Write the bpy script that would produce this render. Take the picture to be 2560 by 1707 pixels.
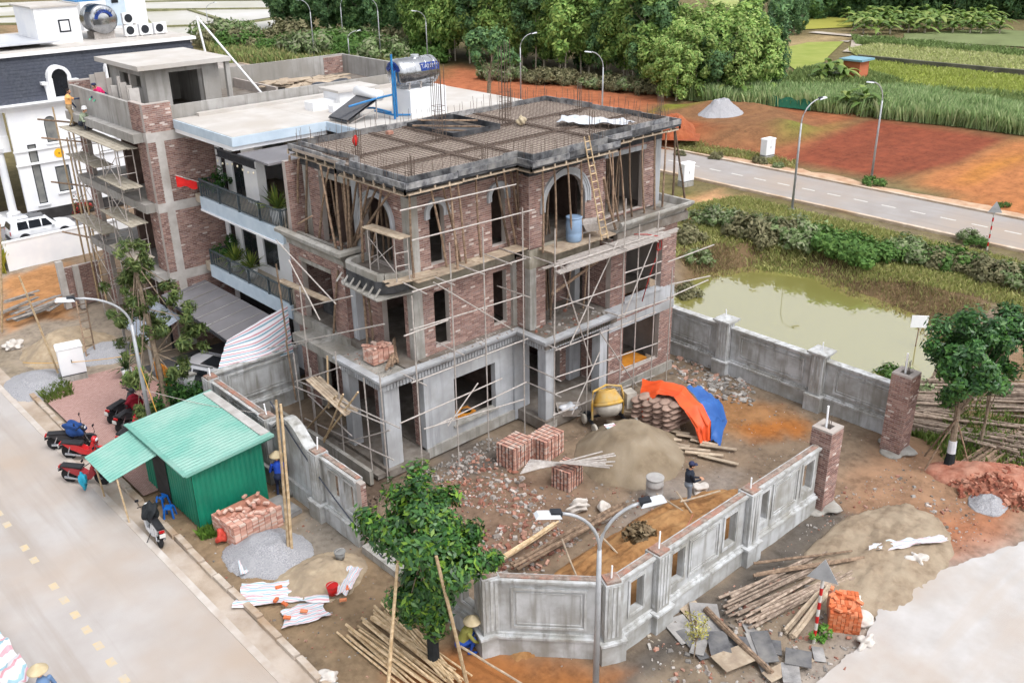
import bpy, math, random
import numpy as np
from mathutils import Vector, Matrix
for o in list(bpy.data.objects): bpy.data.objects.remove(o)
SC = bpy.context.scene
COL = SC.collection
R = math.radians
# ------------------------------------------------------------------ camera
FOC, YAW, PIT, ROL, HC = 2388.95, R(47.8052), R(24.2338), R(-.9326), 18.2
_F = Vector((math.cos(YAW)*math.cos(PIT), math.sin(YAW)*math.cos(PIT), -math.sin(PIT)))
_r = Vector((math.sin(YAW), -math.cos(YAW), 0)); _u = _r.cross(_F)
_R = math.cos(ROL)*_r + math.sin(ROL)*_u; _U = -math.sin(ROL)*_r + math.cos(ROL)*_u
cam = bpy.data.cameras.new('camera'); cam.lens = FOC/2560*36; cam.sensor_width = 36; cam.clip_start = .5; cam.clip_end = 3000
CAM = bpy.data.objects.new('camera', cam); COL.objects.link(CAM)
CAM.matrix_world = Matrix(((_R.x, _U.x, -_F.x, 0), (_R.y, _U.y, -_F.y, 0), (_R.z, _U.z, -_F.z, HC), (0, 0, 0, 1)))
SC.camera = CAM
# ------------------------------------------------------------------ sky, sun, exposure (bright overcast)
SUN_EL, SUN_AZ = R(60), R(275)      # azimuth: direction the light comes from, counter-clockwise from +X
W = bpy.data.worlds.new('World'); SC.world = W; W.use_nodes = True
nt = W.node_tree; nt.nodes.clear()
sky = nt.nodes.new('ShaderNodeTexSky'); sky.sky_type = 'NISHITA'; sky.sun_disc = False
sky.sun_elevation = SUN_EL; sky.sun_rotation = R(90) - SUN_AZ; sky.air_density = 1.0; sky.dust_density = 3.0; sky.ozone_density = 1.0
hs = nt.nodes.new('ShaderNodeHueSaturation'); hs.inputs['Saturation'].default_value = .16
bg = nt.nodes.new('ShaderNodeBackground'); bg.inputs[1].default_value = .15
wo = nt.nodes.new('ShaderNodeOutputWorld')
nt.links.new(sky.outputs[0], hs.inputs['Color']); nt.links.new(hs.outputs[0], bg.inputs[0]); nt.links.new(bg.outputs[0], wo.inputs[0])
sl = bpy.data.lights.new('sun', 'SUN'); sl.energy = .8; sl.angle = R(24); sl.color = (1, .975, .95)
SUN = bpy.data.objects.new('sun', sl); COL.objects.link(SUN)
_d = Vector((math.cos(SUN_AZ)*math.cos(SUN_EL), math.sin(SUN_AZ)*math.cos(SUN_EL), math.sin(SUN_EL)))
SUN.rotation_euler = _d.to_track_quat('Z', 'Y').to_euler()
SC.view_settings.view_transform = 'Standard'; SC.view_settings.look = 'None'; SC.view_settings.gamma = 1
SC.view_settings.exposure = .98
SC.view_settings.use_curve_mapping = False
SC.cycles.max_bounces = 5; SC.cycles.diffuse_bounces = 3; SC.cycles.glossy_bounces = 2; SC.cycles.transparent_max_bounces = 4
SC.cycles.use_adaptive_sampling = True; SC.cycles.adaptive_threshold = .03
SC.cycles.use_denoising = True
# ------------------------------------------------------------------ where a point of the photograph lies in the place
def ray(u, v): return _R*((u-1280)/FOC) + _U*(-(v-853.5)/FOC) + _F
def P(u, v, z=0.):
    d = ray(u, v); t = (z-HC)/d.z; return Vector((d.x*t, d.y*t, z))
def onX(u, v, x): d = ray(u, v); t = x/d.x; return Vector((x, d.y*t, HC+d.z*t))
def onY(u, v, y): d = ray(u, v); t = y/d.y; return Vector((d.x*t, y, HC+d.z*t))
rnd = random.Random(7)
U = rnd.uniform
# ------------------------------------------------------------------ colours and materials
def lin(c): return tuple((x/12.92 if x <= .04045 else ((x+.055)/1.055)**2.4) for x in (y/255 for y in c))
def C(r, g, b, k=1.3): return tuple(min(.85, x/k) for x in lin((r, g, b)))
MATS = {}
def mat(name, a, b=None, s=2., sts=(3.5, 3.5, .35), rough=.85, bump=0., bs=20., metal=0., spec=.3, detail=6., st=None, attr=False, rnd_amt=0., coords='POS', trans=0., ramp=(.35, .65), a2=None, s2=.3, alpha=None):
    """base colour a, mottled towards b by noise of scale s; a2: large soft stains of scale s2; st: vertical streaks; attr: multiply by the mesh's own piece colour"""
    if name in MATS: return MATS[name]
    m = bpy.data.materials.new(name); MATS[name] = m; m.use_nodes = True
    n = m.node_tree.nodes; l = m.node_tree.links; pr = n['Principled BSDF']
    pr.inputs['Roughness'].default_value = rough; pr.inputs['Metallic'].default_value = metal
    pr.inputs['Specular IOR Level'].default_value = spec
    if coords == 'POS': co = n.new('ShaderNodeNewGeometry').outputs['Position']
    else: co = n.new('ShaderNodeTexCoord').outputs['Object']
    def noise(scale, det, vec=co, ro=.55):
        x = n.new('ShaderNodeTexNoise'); x.inputs['Scale'].default_value = scale; x.inputs['Detail'].default_value = det; x.inputs['Roughness'].default_value = ro
        l.new(vec, x.inputs['Vector']); return x.outputs['Fac']
    def mix(fac, c1, c2, mode='MIX'):
        x = n.new('ShaderNodeMix'); x.data_type = 'RGBA'; x.blend_type = mode
        for sock, val in ((x.inputs['Factor'], fac), (x.inputs['A'], c1), (x.inputs['B'], c2)):
            if isinstance(val, (int, float)): sock.default_value = val
            elif isinstance(val, tuple): sock.default_value = (*val, 1) if len(val) == 3 else val
            else: l.new(val, sock)
        return x.outputs['Result']
    def rampf(fac, lo, hi):
        x = n.new('ShaderNodeMapRange'); x.inputs['From Min'].default_value = lo; x.inputs['From Max'].default_value = hi
        l.new(fac, x.inputs['Value']); return x.outputs['Result']
    out = a
    if b is not None: out = mix(rampf(noise(s, detail), *ramp), a, b)
    if a2 is not None: out = mix(rampf(noise(s2, 4., ro=.6), .42, .68), out, a2)
    if st is not None:
        mp = n.new('ShaderNodeMapping'); mp.inputs['Scale'].default_value = sts; l.new(co, mp.inputs['Vector'])
        out = mix(rampf(noise(1.2, 5., mp.outputs[0]), .5, .75), out, st)
    if attr:
        at = n.new('ShaderNodeAttribute'); at.attribute_name = 'col'; out = mix(1., out, at.outputs['Color'], 'MULTIPLY')
    if rnd_amt:
        oi = n.new('ShaderNodeObjectInfo'); mr = n.new('ShaderNodeMapRange'); mr.inputs['To Min'].default_value = 1-rnd_amt; mr.inputs['To Max'].default_value = 1+rnd_amt
        l.new(oi.outputs['Random'], mr.inputs['Value']); hv = n.new('ShaderNodeHueSaturation'); l.new(mr.outputs[0], hv.inputs['Value'])
        if isinstance(out, tuple): hv.inputs['Color'].default_value = (*out, 1)
        else: l.new(out, hv.inputs['Color'])
        out = hv.outputs[0]
    if isinstance(out, tuple): pr.inputs['Base Color'].default_value = (*out, 1)
    else: l.new(out, pr.inputs['Base Color'])
    if trans:
        tr = n.new('ShaderNodeBsdfTranslucent'); ms = n.new('ShaderNodeMixShader'); ms.inputs[0].default_value = trans
        if isinstance(out, tuple): tr.inputs[0].default_value = (*out, 1)
        else: l.new(out, tr.inputs[0])
        l.new(pr.outputs[0], ms.inputs[1]); l.new(tr.outputs[0], ms.inputs[2]); l.new(ms.outputs[0], n['Material Output'].inputs[0])
    if bump:
        bp = n.new('ShaderNodeBump'); bp.inputs['Strength'].default_value = min(1, bump); bp.inputs['Distance'].default_value = .03*max(1, bump)
        l.new(noise(bs, 6., ro=.65), bp.inputs['Height']); l.new(bp.outputs[0], pr.inputs['Normal'])
    return m
# ------------------------------------------------------------------ mesh collector
class MB:
    def __init__(s): s.v = []; s.f = []; s.c = []
    def add(s, vs, fs, col=None):
        k = len(s.v); s.v.extend([tuple(p) for p in vs]); s.f.extend([tuple(i+k for i in q) for q in fs]); s.c.extend([col]*len(fs)); return s
    def box(s, x0, x1, y0, y1, z0, z1, col=None, skip=''):
        fs = dict(b=(0, 3, 2, 1), t=(4, 5, 6, 7), f=(0, 1, 5, 4), r=(1, 2, 6, 5), k=(2, 3, 7, 6), l=(3, 0, 4, 7))
        return s.add([(x0, y0, z0), (x1, y0, z0), (x1, y1, z0), (x0, y1, z0), (x0, y0, z1), (x1, y0, z1), (x1, y1, z1), (x0, y1, z1)], [fs[q] for q in fs if q not in skip], col)
    def obox(s, c, sx, sy, sz, M=None, col=None, tp=1.):
        c = Vector(c); vs = []
        for dz in (-.5, .5):
            k = tp if dz > 0 else 1.
            for dx, dy in ((-.5, -.5), (.5, -.5), (.5, .5), (-.5, .5)):
                p = Vector((dx*sx*k, dy*sy*k, dz*sz)); p = (M @ p) if M is not None else p; vs.append(c+p)
        return s.add(vs, [(0, 3, 2, 1), (4, 5, 6, 7), (0, 1, 5, 4), (1, 2, 6, 5), (2, 3, 7, 6), (3, 0, 4, 7)], col)
    def beam(s, a, b, w, h, col=None, up=(0, 0, 1)):
        a = Vector(a); b = Vector(b); d = b-a; L = d.length
        if L < 1e-6: return s
        d /= L; upv = Vector(up); sd = upv.cross(d)
        if sd.length < 1e-3: sd = Vector((1, 0, 0)).cross(d)
        sd.normalize(); u2 = d.cross(sd)
        M = Matrix((d, sd, u2)).transposed()
        return s.obox((a+b)/2, L, w, h, M, col)
    def cyl(s, a, b, r0, r1=None, n=8, caps=True, col=None):
        a = Vector(a); b = Vector(b); r1 = r0 if r1 is None else r1; d = (b-a)
        if d.length < 1e-6: return s
        d.normalize(); q = Vector((0, 0, 1)) if abs(d.z) < .9 else Vector((1, 0, 0)); e = d.cross(q).normalized(); g = d.cross(e)
        vs = []
        for p, r in ((a, r0), (b, r1)):
            for i in range(n):
                t = 2*math.pi*i/n; vs.append(p+e*(r*math.cos(t))+g*(r*math.sin(t)))
        fs = [(i, n+i, n+(i+1) % n, (i+1) % n) for i in range(n)]
        if caps: fs += [tuple(range(n)), tuple(range(2*n-1, n-1, -1))]
        return s.add(vs, fs, col)
    def tube(s, pts, r, n=6, col=None):
        pts = [Vector(p) for p in pts]; vs = []; m = len(pts)
        for i, p in enumerate(pts):
            d = (pts[min(i+1, m-1)]-pts[max(i-1, 0)]).normalized(); q = Vector((0, 0, 1)) if abs(d.z) < .9 else Vector((1, 0, 0)); e = d.cross(q).normalized(); g = d.cross(e)
            rr = r[i] if isinstance(r, (list, tuple)) else r
            for k in range(n):
                t = 2*math.pi*k/n; vs.append(p+e*(rr*math.cos(t))+g*(rr*math.sin(t)))
        fs = [(i*n+k, (i+1)*n+k, (i+1)*n+(k+1) % n, i*n+(k+1) % n) for i in range(m-1) for k in range(n)]
        fs += [tuple(range(n)), tuple(range((m-1)*n+n-1, (m-1)*n-1, -1))]
        return s.add(vs, fs, col)
    def lathe(s, prof, c=(0, 0, 0), n=16, M=None, col=None):
        vs = []; c = Vector(c)
        for r, z in prof:
            for k in range(n):
                p = Vector((r*math.cos(2*math.pi*k/n), r*math.sin(2*math.pi*k/n), z)); vs.append(c+((M @ p) if M is not None else p))
        m = len(prof)
        fs = [(i*n+k, i*n+(k+1) % n, (i+1)*n+(k+1) % n, (i+1)*n+k) for i in range(m-1) for k in range(n)]
        if prof[0][0] > 1e-4: fs.append(tuple(range(n-1, -1, -1)))
        if prof[-1][0] > 1e-4: fs.append(tuple((m-1)*n+k for k in range(n)))
        return s.add(vs, fs, col)
    def prism(s, poly, f, t0, t1, col=None):
        """poly: list of (a,b); f(a,b,t)->xyz; extruded from t0 to t1"""
        n = len(poly); vs = [f(a, b, t0) for a, b in poly]+[f(a, b, t1) for a, b in poly]
        fs = [tuple(range(n-1, -1, -1)), tuple(range(n, 2*n))]+[(i, (i+1) % n, n+(i+1) % n, n+i) for i in range(n)]
        return s.add(vs, fs, col)
    def flat(s, poly, z, col=None):
        return s.add([(p[0], p[1], z) for p in poly], [tuple(range(len(poly)))], col)
    def grid(s, fn, nu, nv, col=None, close=False):
        vs = [fn(i/nu, j/nv) for j in range(nv+1) for i in range(nu+1)]
        fs = [(j*(nu+1)+i, j*(nu+1)+i+1, (j+1)*(nu+1)+i+1, (j+1)*(nu+1)+i) for j in range(nv) for i in range(nu)]
        return s.add(vs, fs, col)
    def blob(s, c, rx, ry, rz, seed=0, nz=.12, sub=2, col=None, M=None):
        vs, fs = ICO[sub]; rr = random.Random(seed); out = []
        ph = [(rr.uniform(0, 6.3), rr.uniform(1.5, 4), Vector((rr.uniform(-1, 1), rr.uniform(-1, 1), rr.uniform(-1, 1)))) for _ in range(4)]
        for v in vs:
            k = 1+nz*sum(math.sin(a+b*2*v.dot(d)) for a, b, d in ph)/2
            p = Vector((v.x*rx*k, v.y*ry*k, v.z*rz*k)); out.append(Vector(c)+((M @ p) if M is not None else p))
        return s.add(out, fs, col)
    def build(s, name, m, parent=None, smooth=False, world=True):
        if not s.v: return None
        me = bpy.data.meshes.new(name); off = Vector((0, 0, 0))
        if parent is not None and world:
            off = worldloc(parent)
        vs = np.array(s.v, dtype=np.float32)-np.array(off, dtype=np.float32)
        me.from_pydata(vs.tolist(), [], s.f)
        if any(c is not None for c in s.c):
            at = me.color_attributes.new('col', 'FLOAT_COLOR', 'CORNER')
            cc = []
            for q, c in zip(s.f, s.c):
                c = (1, 1, 1) if c is None else c
                cc.extend([c[0], c[1], c[2], 1.]*len(q))
            at.data.foreach_set('color', cc)
        if smooth: me.polygons.foreach_set('use_smooth', [True]*len(me.polygons))
        me.materials.append(MATS[m] if isinstance(m, str) else m)
        o = bpy.data.objects.new(name, me); COL.objects.link(o)
        if parent is not None: o.parent = parent
        return o
def worldloc(o):
    p = Vector(o.location)
    while o.parent is not None: o = o.parent; p += Vector(o.location)
    return p
def _ico():
    t = (1+5**.5)/2
    v = [Vector(p).normalized() for p in ((-1, t, 0), (1, t, 0), (-1, -t, 0), (1, -t, 0), (0, -1, t), (0, 1, t), (0, -1, -t), (0, 1, -t), (t, 0, -1), (t, 0, 1), (-t, 0, -1), (-t, 0, 1))]
    f = [(0, 11, 5), (0, 5, 1), (0, 1, 7), (0, 7, 10), (0, 10, 11), (1, 5, 9), (5, 11, 4), (11, 10, 2), (10, 7, 6), (7, 1, 8), (3, 9, 4), (3, 4, 2), (3, 2, 6), (3, 6, 8), (3, 8, 9), (4, 9, 5), (2, 4, 11), (6, 2, 10), (8, 6, 7), (9, 8, 1)]
    out = [(list(v), list(f))]
    for _ in range(3):
        v = list(v); cache = {}; g = []
        def mid(a, b):
            k = (min(a, b), max(a, b))
            if k not in cache: cache[k] = len(v); v.append(((v[a]+v[b])/2).normalized())
            return cache[k]
        for a, b, c in f:
            x, y, z = mid(a, b), mid(b, c), mid(c, a); g += [(a, x, z), (b, y, x), (c, z, y), (x, y, z)]
        f = g; out.append((list(v), list(f)))
    return out
ICO = _ico()
def tag(o, label=None, cat=None, group=None, kind=None):
    if label: o['label'] = label
    if cat: o['category'] = cat
    if group: o['group'] = group
    if kind: o['kind'] = kind
    return o
def thing(name, label, cat, loc=(0, 0, 0), rz=0., group=None):
    o = bpy.data.objects.new(name, None); COL.objects.link(o); o.location = loc; o.rotation_euler = (0, 0, rz); o.empty_display_size = .2
    return tag(o, label, cat, group)
def struct(name, mb, m, parent=None, **k):
    o = mb.build(name, m, parent, **k)
    if parent is None: o['kind'] = 'structure'
    return o
def one(name, mb, m, label, cat, group=None, smooth=False):
    """a thing of one mesh, origin at its base"""
    vs = np.array(mb.v); c = vs.mean(0); c[2] = vs[:, 2].min()
    o = mb.build(name, m, None, smooth)
    o.data.transform(Matrix.Translation(-Vector(c))); o.location = c
    return tag(o, label, cat, group)
def dup(root, loc, rz=0., label=None, group=None, scale=None):
    def cp(o, par):
        c = o.copy(); COL.objects.link(c); c.parent = par
        for ch in o.children: cp(ch, c)
        return c
    r = cp(root, None); r.location = loc; r.rotation_euler = (0, 0, rz)
    if scale is not None: r.scale = (scale,)*3 if isinstance(scale, (int, float)) else scale
    if label: r['label'] = label
    if group: r['group'] = group
    return r
ORD = 'first second third fourth fifth sixth seventh eighth ninth tenth eleventh twelfth thirteenth fourteenth fifteenth sixteenth seventeenth eighteenth nineteenth twentieth twenty-first twenty-second twenty-third twenty-fourth twenty-fifth twenty-sixth twenty-seventh twenty-eighth twenty-ninth thirtieth thirty-first thirty-second thirty-third thirty-fourth thirty-fifth thirty-sixth thirty-seventh thirty-eighth thirty-ninth fortieth forty-first forty-second forty-third forty-fourth forty-fifth forty-sixth forty-seventh forty-eighth forty-ninth fiftieth'.split()
def vnoise(x, y, seed=0):
    """smooth value noise, vectorised"""
    x = np.asarray(x, float); y = np.asarray(y, float); xi = np.floor(x).astype(int); yi = np.floor(y).astype(int); fx = x-xi; fy = y-yi
    fx = fx*fx*(3-2*fx); fy = fy*fy*(3-2*fy)
    def h(a, b):
        n = (a*374761393+b*668265263+seed*1442695041) & 0x7fffffff; n = ((n ^ (n >> 13))*1274126177) & 0x7fffffff
        return ((n ^ (n >> 16)) & 0xffff)/65535.
    return (h(xi, yi)*(1-fx)+h(xi+1, yi)*fx)*(1-fy)+(h(xi, yi+1)*(1-fx)+h(xi+1, yi+1)*fx)*fy
def fbm(x, y, seed=0, oct=4):
    s = 0; a = .5
    for k in range(oct): s = s+a*vnoise(np.asarray(x)*2**k, np.asarray(y)*2**k, seed+k); a *= .5
    return s
def _h(a, b, seed):
    n = (a*374761393+b*668265263+seed*1442695041) & 0x7fffffff; n = ((n ^ (n >> 13))*1274126177) & 0x7fffffff
    return ((n ^ (n >> 16)) & 0xffff)/65535.
def fbs(x, y, seed=0, oct=4):
    """the same noise for one point"""
    s = 0.; a = .5
    for k in range(oct):
        xi, yi = math.floor(x), math.floor(y); fx, fy = x-xi, y-yi; fx = fx*fx*(3-2*fx); fy = fy*fy*(3-2*fy); sd = seed+k
        s += a*((_h(xi, yi, sd)*(1-fx)+_h(xi+1, yi, sd)*fx)*(1-fy)+(_h(xi, yi+1, sd)*(1-fx)+_h(xi+1, yi+1, sd)*fx)*fy); a *= .5; x *= 2; y *= 2
    return s
# ================================================================== THE SETTING
mat('paint_white', C(225, 222, 218), C(205, 200, 192), s=6, rough=.8)
mat('ground_mat', (.9, .89, .88), (.6, .58, .56), s=5.5, detail=12, rough=.95, bump=.9, bs=9., attr=True, spec=.15, a2=(1.06, 1.03, .99), s2=.9)
def wpoly(px, z=0.): return [P(u, v, z) for u, v in px]
def inside(poly, X, Y):
    r = np.zeros(X.shape, bool); n = len(poly)
    for i in range(n):
        x0, y0 = poly[i][0], poly[i][1]; x1, y1 = poly[(i+1) % n][0], poly[(i+1) % n][1]
        c = ((y0 > Y) != (y1 > Y)); xx = (x1-x0)*(Y-y0)/((y1-y0) if abs(y1-y0) > 1e-9 else 1e-9)+x0
        r ^= c & (X < xx)
    return r
def dist(poly, X, Y, closed=True):
    d = np.full(X.shape, 1e9); n = len(poly)
    for i in range(n if closed else n-1):
        ax, ay = poly[i][0], poly[i][1]; bx, by = poly[(i+1) % n][0], poly[(i+1) % n][1]
        L = (bx-ax)**2+(by-ay)**2+1e-9; t = np.clip(((X-ax)*(bx-ax)+(Y-ay)*(by-ay))/L, 0, 1)
        d = np.minimum(d, np.hypot(X-ax-t*(bx-ax), Y-ay-t*(by-ay)))
    return d
POND = wpoly([(1700, 738), (1750, 703), (1800, 686), (1900, 672), (1985, 682), (2060, 705), (2130, 735), (2210, 765), (2290, 800), (2330, 832), (2345, 875), (2310, 925), (2270, 965)], -.9)
POND = [(34., 31.)]+[(p.x, p.y) for p in POND]+[(34., 13.6)]
def sstep(t): t = np.clip(t, 0, 1); return t*t*(3-2*t)
MOUND = wpoly([(1590, 275), (1750, 262), (1900, 268), (2090, 330), (2010, 360), (1880, 372), (1700, 372), (1560, 365)])
MOUND = [(p.x, p.y) for p in MOUND]
def gheight(X, Y):
    h = -.075+.06*(fbm(X*.7, Y*.7, 3)-.5)+.075*(fbm(X*2.6, Y*2.6, 9)-.5)
    dp = dist(POND, X, Y); ins = inside(POND, X, Y)
    h = np.where(ins, -.9-.5*sstep(dp/1.5), np.where(X > 32.2, h-.88*(1-sstep(dp/2.2)), h))
    dm = dist(MOUND, X, Y); im = inside(MOUND, X, Y)
    h = h+np.where(im, sstep(dm/3.)*(1.1+.9*(fbm(X*.25, Y*.25, 31)-.45)), 0)
    # flat under the carriageways
    for m in ((X < 8.9) & (Y < 160), (X > 56.2) & (X < 63.2), (Y < 7.6)): h = np.where(m, -.06, h)
    return h
def coords(lo, hi, n0, n1, step, g=1.16):
    c = list(np.arange(n0, n1+1e-6, step)); d = step
    while c[-1] < hi: d *= g; c.append(c[-1]+d)
    d = step
    while c[0] > lo: d *= g; c.insert(0, c[0]-d)
    return np.array(c)
xs = coords(-150, 1500, 6., 48., .17); ys = coords(-150, 1500, 5., 60., .17)
GX, GY = np.meshgrid(xs, ys); GZ = gheight(GX, GY)
col = np.zeros(GX.shape+(3,))
col[:] = C(128, 118, 84)
wx = GX+1.4*(fbm(GX*.6, GY*.6, 5)-.5)+.5*(fbm(GX*2.5, GY*2.5, 6)-.5); wy = GY+1.4*(fbm(GX*.6+40, GY*.6, 7)-.5)+.5*(fbm(GX*2.5+9, GY*2.5, 8)-.5)
def zone(poly, c, soft=.8, amt=1., warp=True):
    X, Y = (wx, wy) if warp else (GX, GY)
    bx = [p[0] for p in poly]; by = [p[1] for p in poly]
    if soft > 0:
        d = dist(poly, X, Y); w = np.where(inside(poly, X, Y), .5+.5*d/soft, .5-.5*d/soft)
    else: w = inside(poly, X, Y).astype(float)
    w = (sstep(w)*amt)[..., None]; col[:] = col*(1-w)+np.array(c)*w
zone([(-20, -20), (8.9, -20), (8.9, 200), (-20, 200)], C(190, 178, 168), .4)
zone([(8.5, 8), (56, 8), (56, 33), (8.5, 33)], C(146, 131, 115), 1.)                 # bare site soil
zone([(8.9, 12), (13.2, 12), (13.2, 33), (8.9, 33)], C(160, 138, 112), .8)
zone([(8.9, 33), (16, 33), (16, 70), (8.9, 70)], C(178, 165, 150), 1.)
zone(wpoly([(0, 700), (150, 655), (262, 612), (285, 690), (165, 745), (180, 790), (90, 800), (0, 840)]), C(206, 152, 103), .6)
zone([(16, 33), (40, 33), (40, 70), (16, 70)], C(150, 130, 110), 1.)
zone([(14.2, 13.5), (25, 13.5), (30.8, 13.5), (30.8, 23), (14.2, 23)], C(146, 128, 110), 1.2)
zone(wpoly([(1760, 985), (1960, 1010), (2040, 1075), (1850, 1095), (1740, 1075)]), C(176, 132, 92), .7)
zone(wpoly([(1850, 1060), (2020, 1055), (2000, 1090), (1880, 1100)]), C(184, 118, 62), .5)
zone(wpoly([(1000, 1180), (1300, 1180), (1500, 1240), (1350, 1400), (1120, 1360)]), C(148, 124, 106), .9)
zone(wpoly([(1620, 1210), (1840, 1180), (1790, 1260), (1560, 1330)]), C(160, 150, 142), .7)
zone([(25, 8), (60, 8), (60, 13), (31.7, 14), (25, 12.6)], C(172, 138, 112), .9)
zone(wpoly([(2260, 1290), (2560, 1250), (2560, 1420), (2330, 1430)]), C(178, 122, 92), 1.)
zone(wpoly([(1890, 1230), (2200, 1340), (2330, 1420), (2150, 1480), (1900, 1420)]), C(158, 140, 122), 1.)
zone([(15, 8.2), (25.5, 8.2), (25.5, 12.7), (15, 12.7)], C(152, 137, 120), .9)
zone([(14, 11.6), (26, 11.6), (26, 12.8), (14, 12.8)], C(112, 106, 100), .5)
zone(wpoly([(1000, 1690), (1160, 1620), (1330, 1640), (1560, 1680), (1500, 1760), (1050, 1760)]), C(176, 118, 72), .7)
zone(wpoly([(640, 1380), (830, 1240), (950, 1330), (820, 1420)]), C(150, 142, 132), .8)
zone(wpoly([(1050, 1120), (1300, 1090), (1280, 1150), (1150, 1200)]), C(122, 114, 108), .6)
zone([(13.3, 23.4), (16., 23.4), (16., 33), (13.3, 33)], C(112, 96, 84), .4)           # dark soil along the house
zone(wpoly([(1680, 470), (1860, 492), (2100, 545), (2560, 655), (2560, 800), (2440, 720), (2350, 700), (2200, 655), (2080, 640), (1900, 560), (1800, 555), (1730, 640), (1690, 640)]), C(122, 118, 68), 1.)
zone(wpoly([(1690, 500), (1790, 470), (1860, 500), (1760, 540), (1700, 560)]), C(214, 168, 126), .8)
zone(wpoly([(1690, 500), (1900, 510), (2200, 590), (2560, 680), (2560, 720), (2200, 640), (1900, 560)]), C(150, 148, 92), 1.)
zone(wpoly([(1690, 740), (1700, 640), (1800, 610), (1950, 620), (2080, 650), (2260, 690), (2360, 720), (2470, 760), (2420, 850), (2350, 880)], -.4), C(126, 106, 80), .7)
zone([(31.8, 8), (56, 8), (56, 12.5), (31.8, 14)], C(140, 118, 92), 1.)
zone(wpoly([(1030, 200), (1110, 172), (1290, 178), (1500, 208), (1690, 230), (1660, 256), (1560, 300), (1400, 300), (1200, 262), (1060, 240)]), C(190, 118, 84), 1.2)
zone(wpoly([(1530, 300), (1620, 270), (1800, 250), (1960, 262), (2160, 285), (2120, 330), (1980, 410), (1800, 400), (1540, 370)]), C(168, 106, 74), 1.5)
zone(MOUND, C(150, 110, 78), 2.)
zone(wpoly([(1560, 318), (1620, 310), (1740, 340), (1780, 362), (1680, 368), (1550, 362)]), C(166, 84, 48), 1.)
zone(wpoly([(1930, 408), (2000, 370), (2190, 292), (2400, 318), (2520, 350), (2420, 400), (2270, 445), (2150, 440)]), C(150, 82, 60), 1.)
zone(wpoly([(2270, 445), (2420, 400), (2520, 352), (2700, 360), (2700, 600), (2400, 500)]), C(196, 130, 84), 1.)
zone(wpoly([(2400, 430), (2560, 370), (2560, 400), (2430, 460)]), C(205, 140, 72), 1.)
zone(wpoly([(1645, 285), (1700, 268), (1770, 264), (1740, 285), (1680, 295)]), C(132, 142, 50), 1., .9)
zone(wpoly([(1925, 348), (1990, 325), (2070, 318), (2050, 340), (1960, 358)]), C(128, 138, 62), 1.5, .8)
zone(wpoly([(1700, 395), (1900, 425), (2100, 465), (2100, 440), (1930, 410), (1760, 380)]), C(140, 124, 86), 1., .8)
zone(wpoly([(0, 62), (150, 55), (160, 98), (0, 104)]), C(176, 148, 118), 1.5)
zone(wpoly([(500, 105), (700, 80), (1080, 120), (1060, 190), (800, 160), (560, 155)]), C(112, 118, 70), 3.)
zone(wpoly([(490, 95), (720, 80), (740, 92), (500, 112)]), C(172, 140, 112), 1.5)
zone(wpoly([(1760, 150), (1850, 110), (2000, 90), (2130, 90), (2110, 110), (1960, 130), (1870, 180)]), C(176, 156, 118), 1.5)
SRD = [(p.x, p.y) for p in wpoly([(1900, 1790), (2080, 1665), (2170, 1590), (2200, 1500), (2260, 1452), (2330, 1430), (2430, 1400), (2560, 1350), (2640, 1325)])]+[(60, 7.2), (60, -9), (10, -9)]
zone(SRD, C(204, 196, 190), 1.5)
col *= ((.82+.36*fbm(GX*4, GY*4, 15))*(.84+.32*fbm(GX*.45, GY*.45, 16)))[..., None]
nx, ny = len(xs), len(ys)
me = bpy.data.meshes.new('ground'); V = np.stack([GX, GY, GZ], -1).reshape(-1, 3)
I = np.arange(nx*ny).reshape(ny, nx); Q = np.stack([I[:-1, :-1], I[:-1, 1:], I[1:, 1:], I[1:, :-1]], -1).reshape(-1, 4)
me.vertices.add(len(V)); me.vertices.foreach_set('co', V.ravel()); me.loops.add(Q.size); me.loops.foreach_set('vertex_index', Q.ravel().astype(np.int32))
me.polygons.add(len(Q)); me.polygons.foreach_set('loop_start', np.arange(0, Q.size, 4, dtype=np.int32)); me.polygons.foreach_set('use_smooth', np.ones(len(Q), bool))
at = me.color_attributes.new('col', 'FLOAT_COLOR', 'POINT'); at.data.foreach_set('color', np.concatenate([col.reshape(-1, 3), np.ones((nx*ny, 1))], 1).ravel())
me.update(); me.materials.append(MATS['ground_mat']); g = bpy.data.objects.new('ground', me); COL.objects.link(g); g['kind'] = 'structure'
def gz(x, y):
    i = min(max(int(np.searchsorted(xs, x))-1, 0), nx-2); j = min(max(int(np.searchsorted(ys, y))-1, 0), ny-2); a = (x-xs[i])/(xs[i+1]-xs[i]); b = (y-ys[j])/(ys[j+1]-ys[j])
    return float((GZ[j, i]*(1-a)+GZ[j, i+1]*a)*(1-b)+(GZ[j+1, i]*(1-a)+GZ[j+1, i+1]*a)*b)
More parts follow.
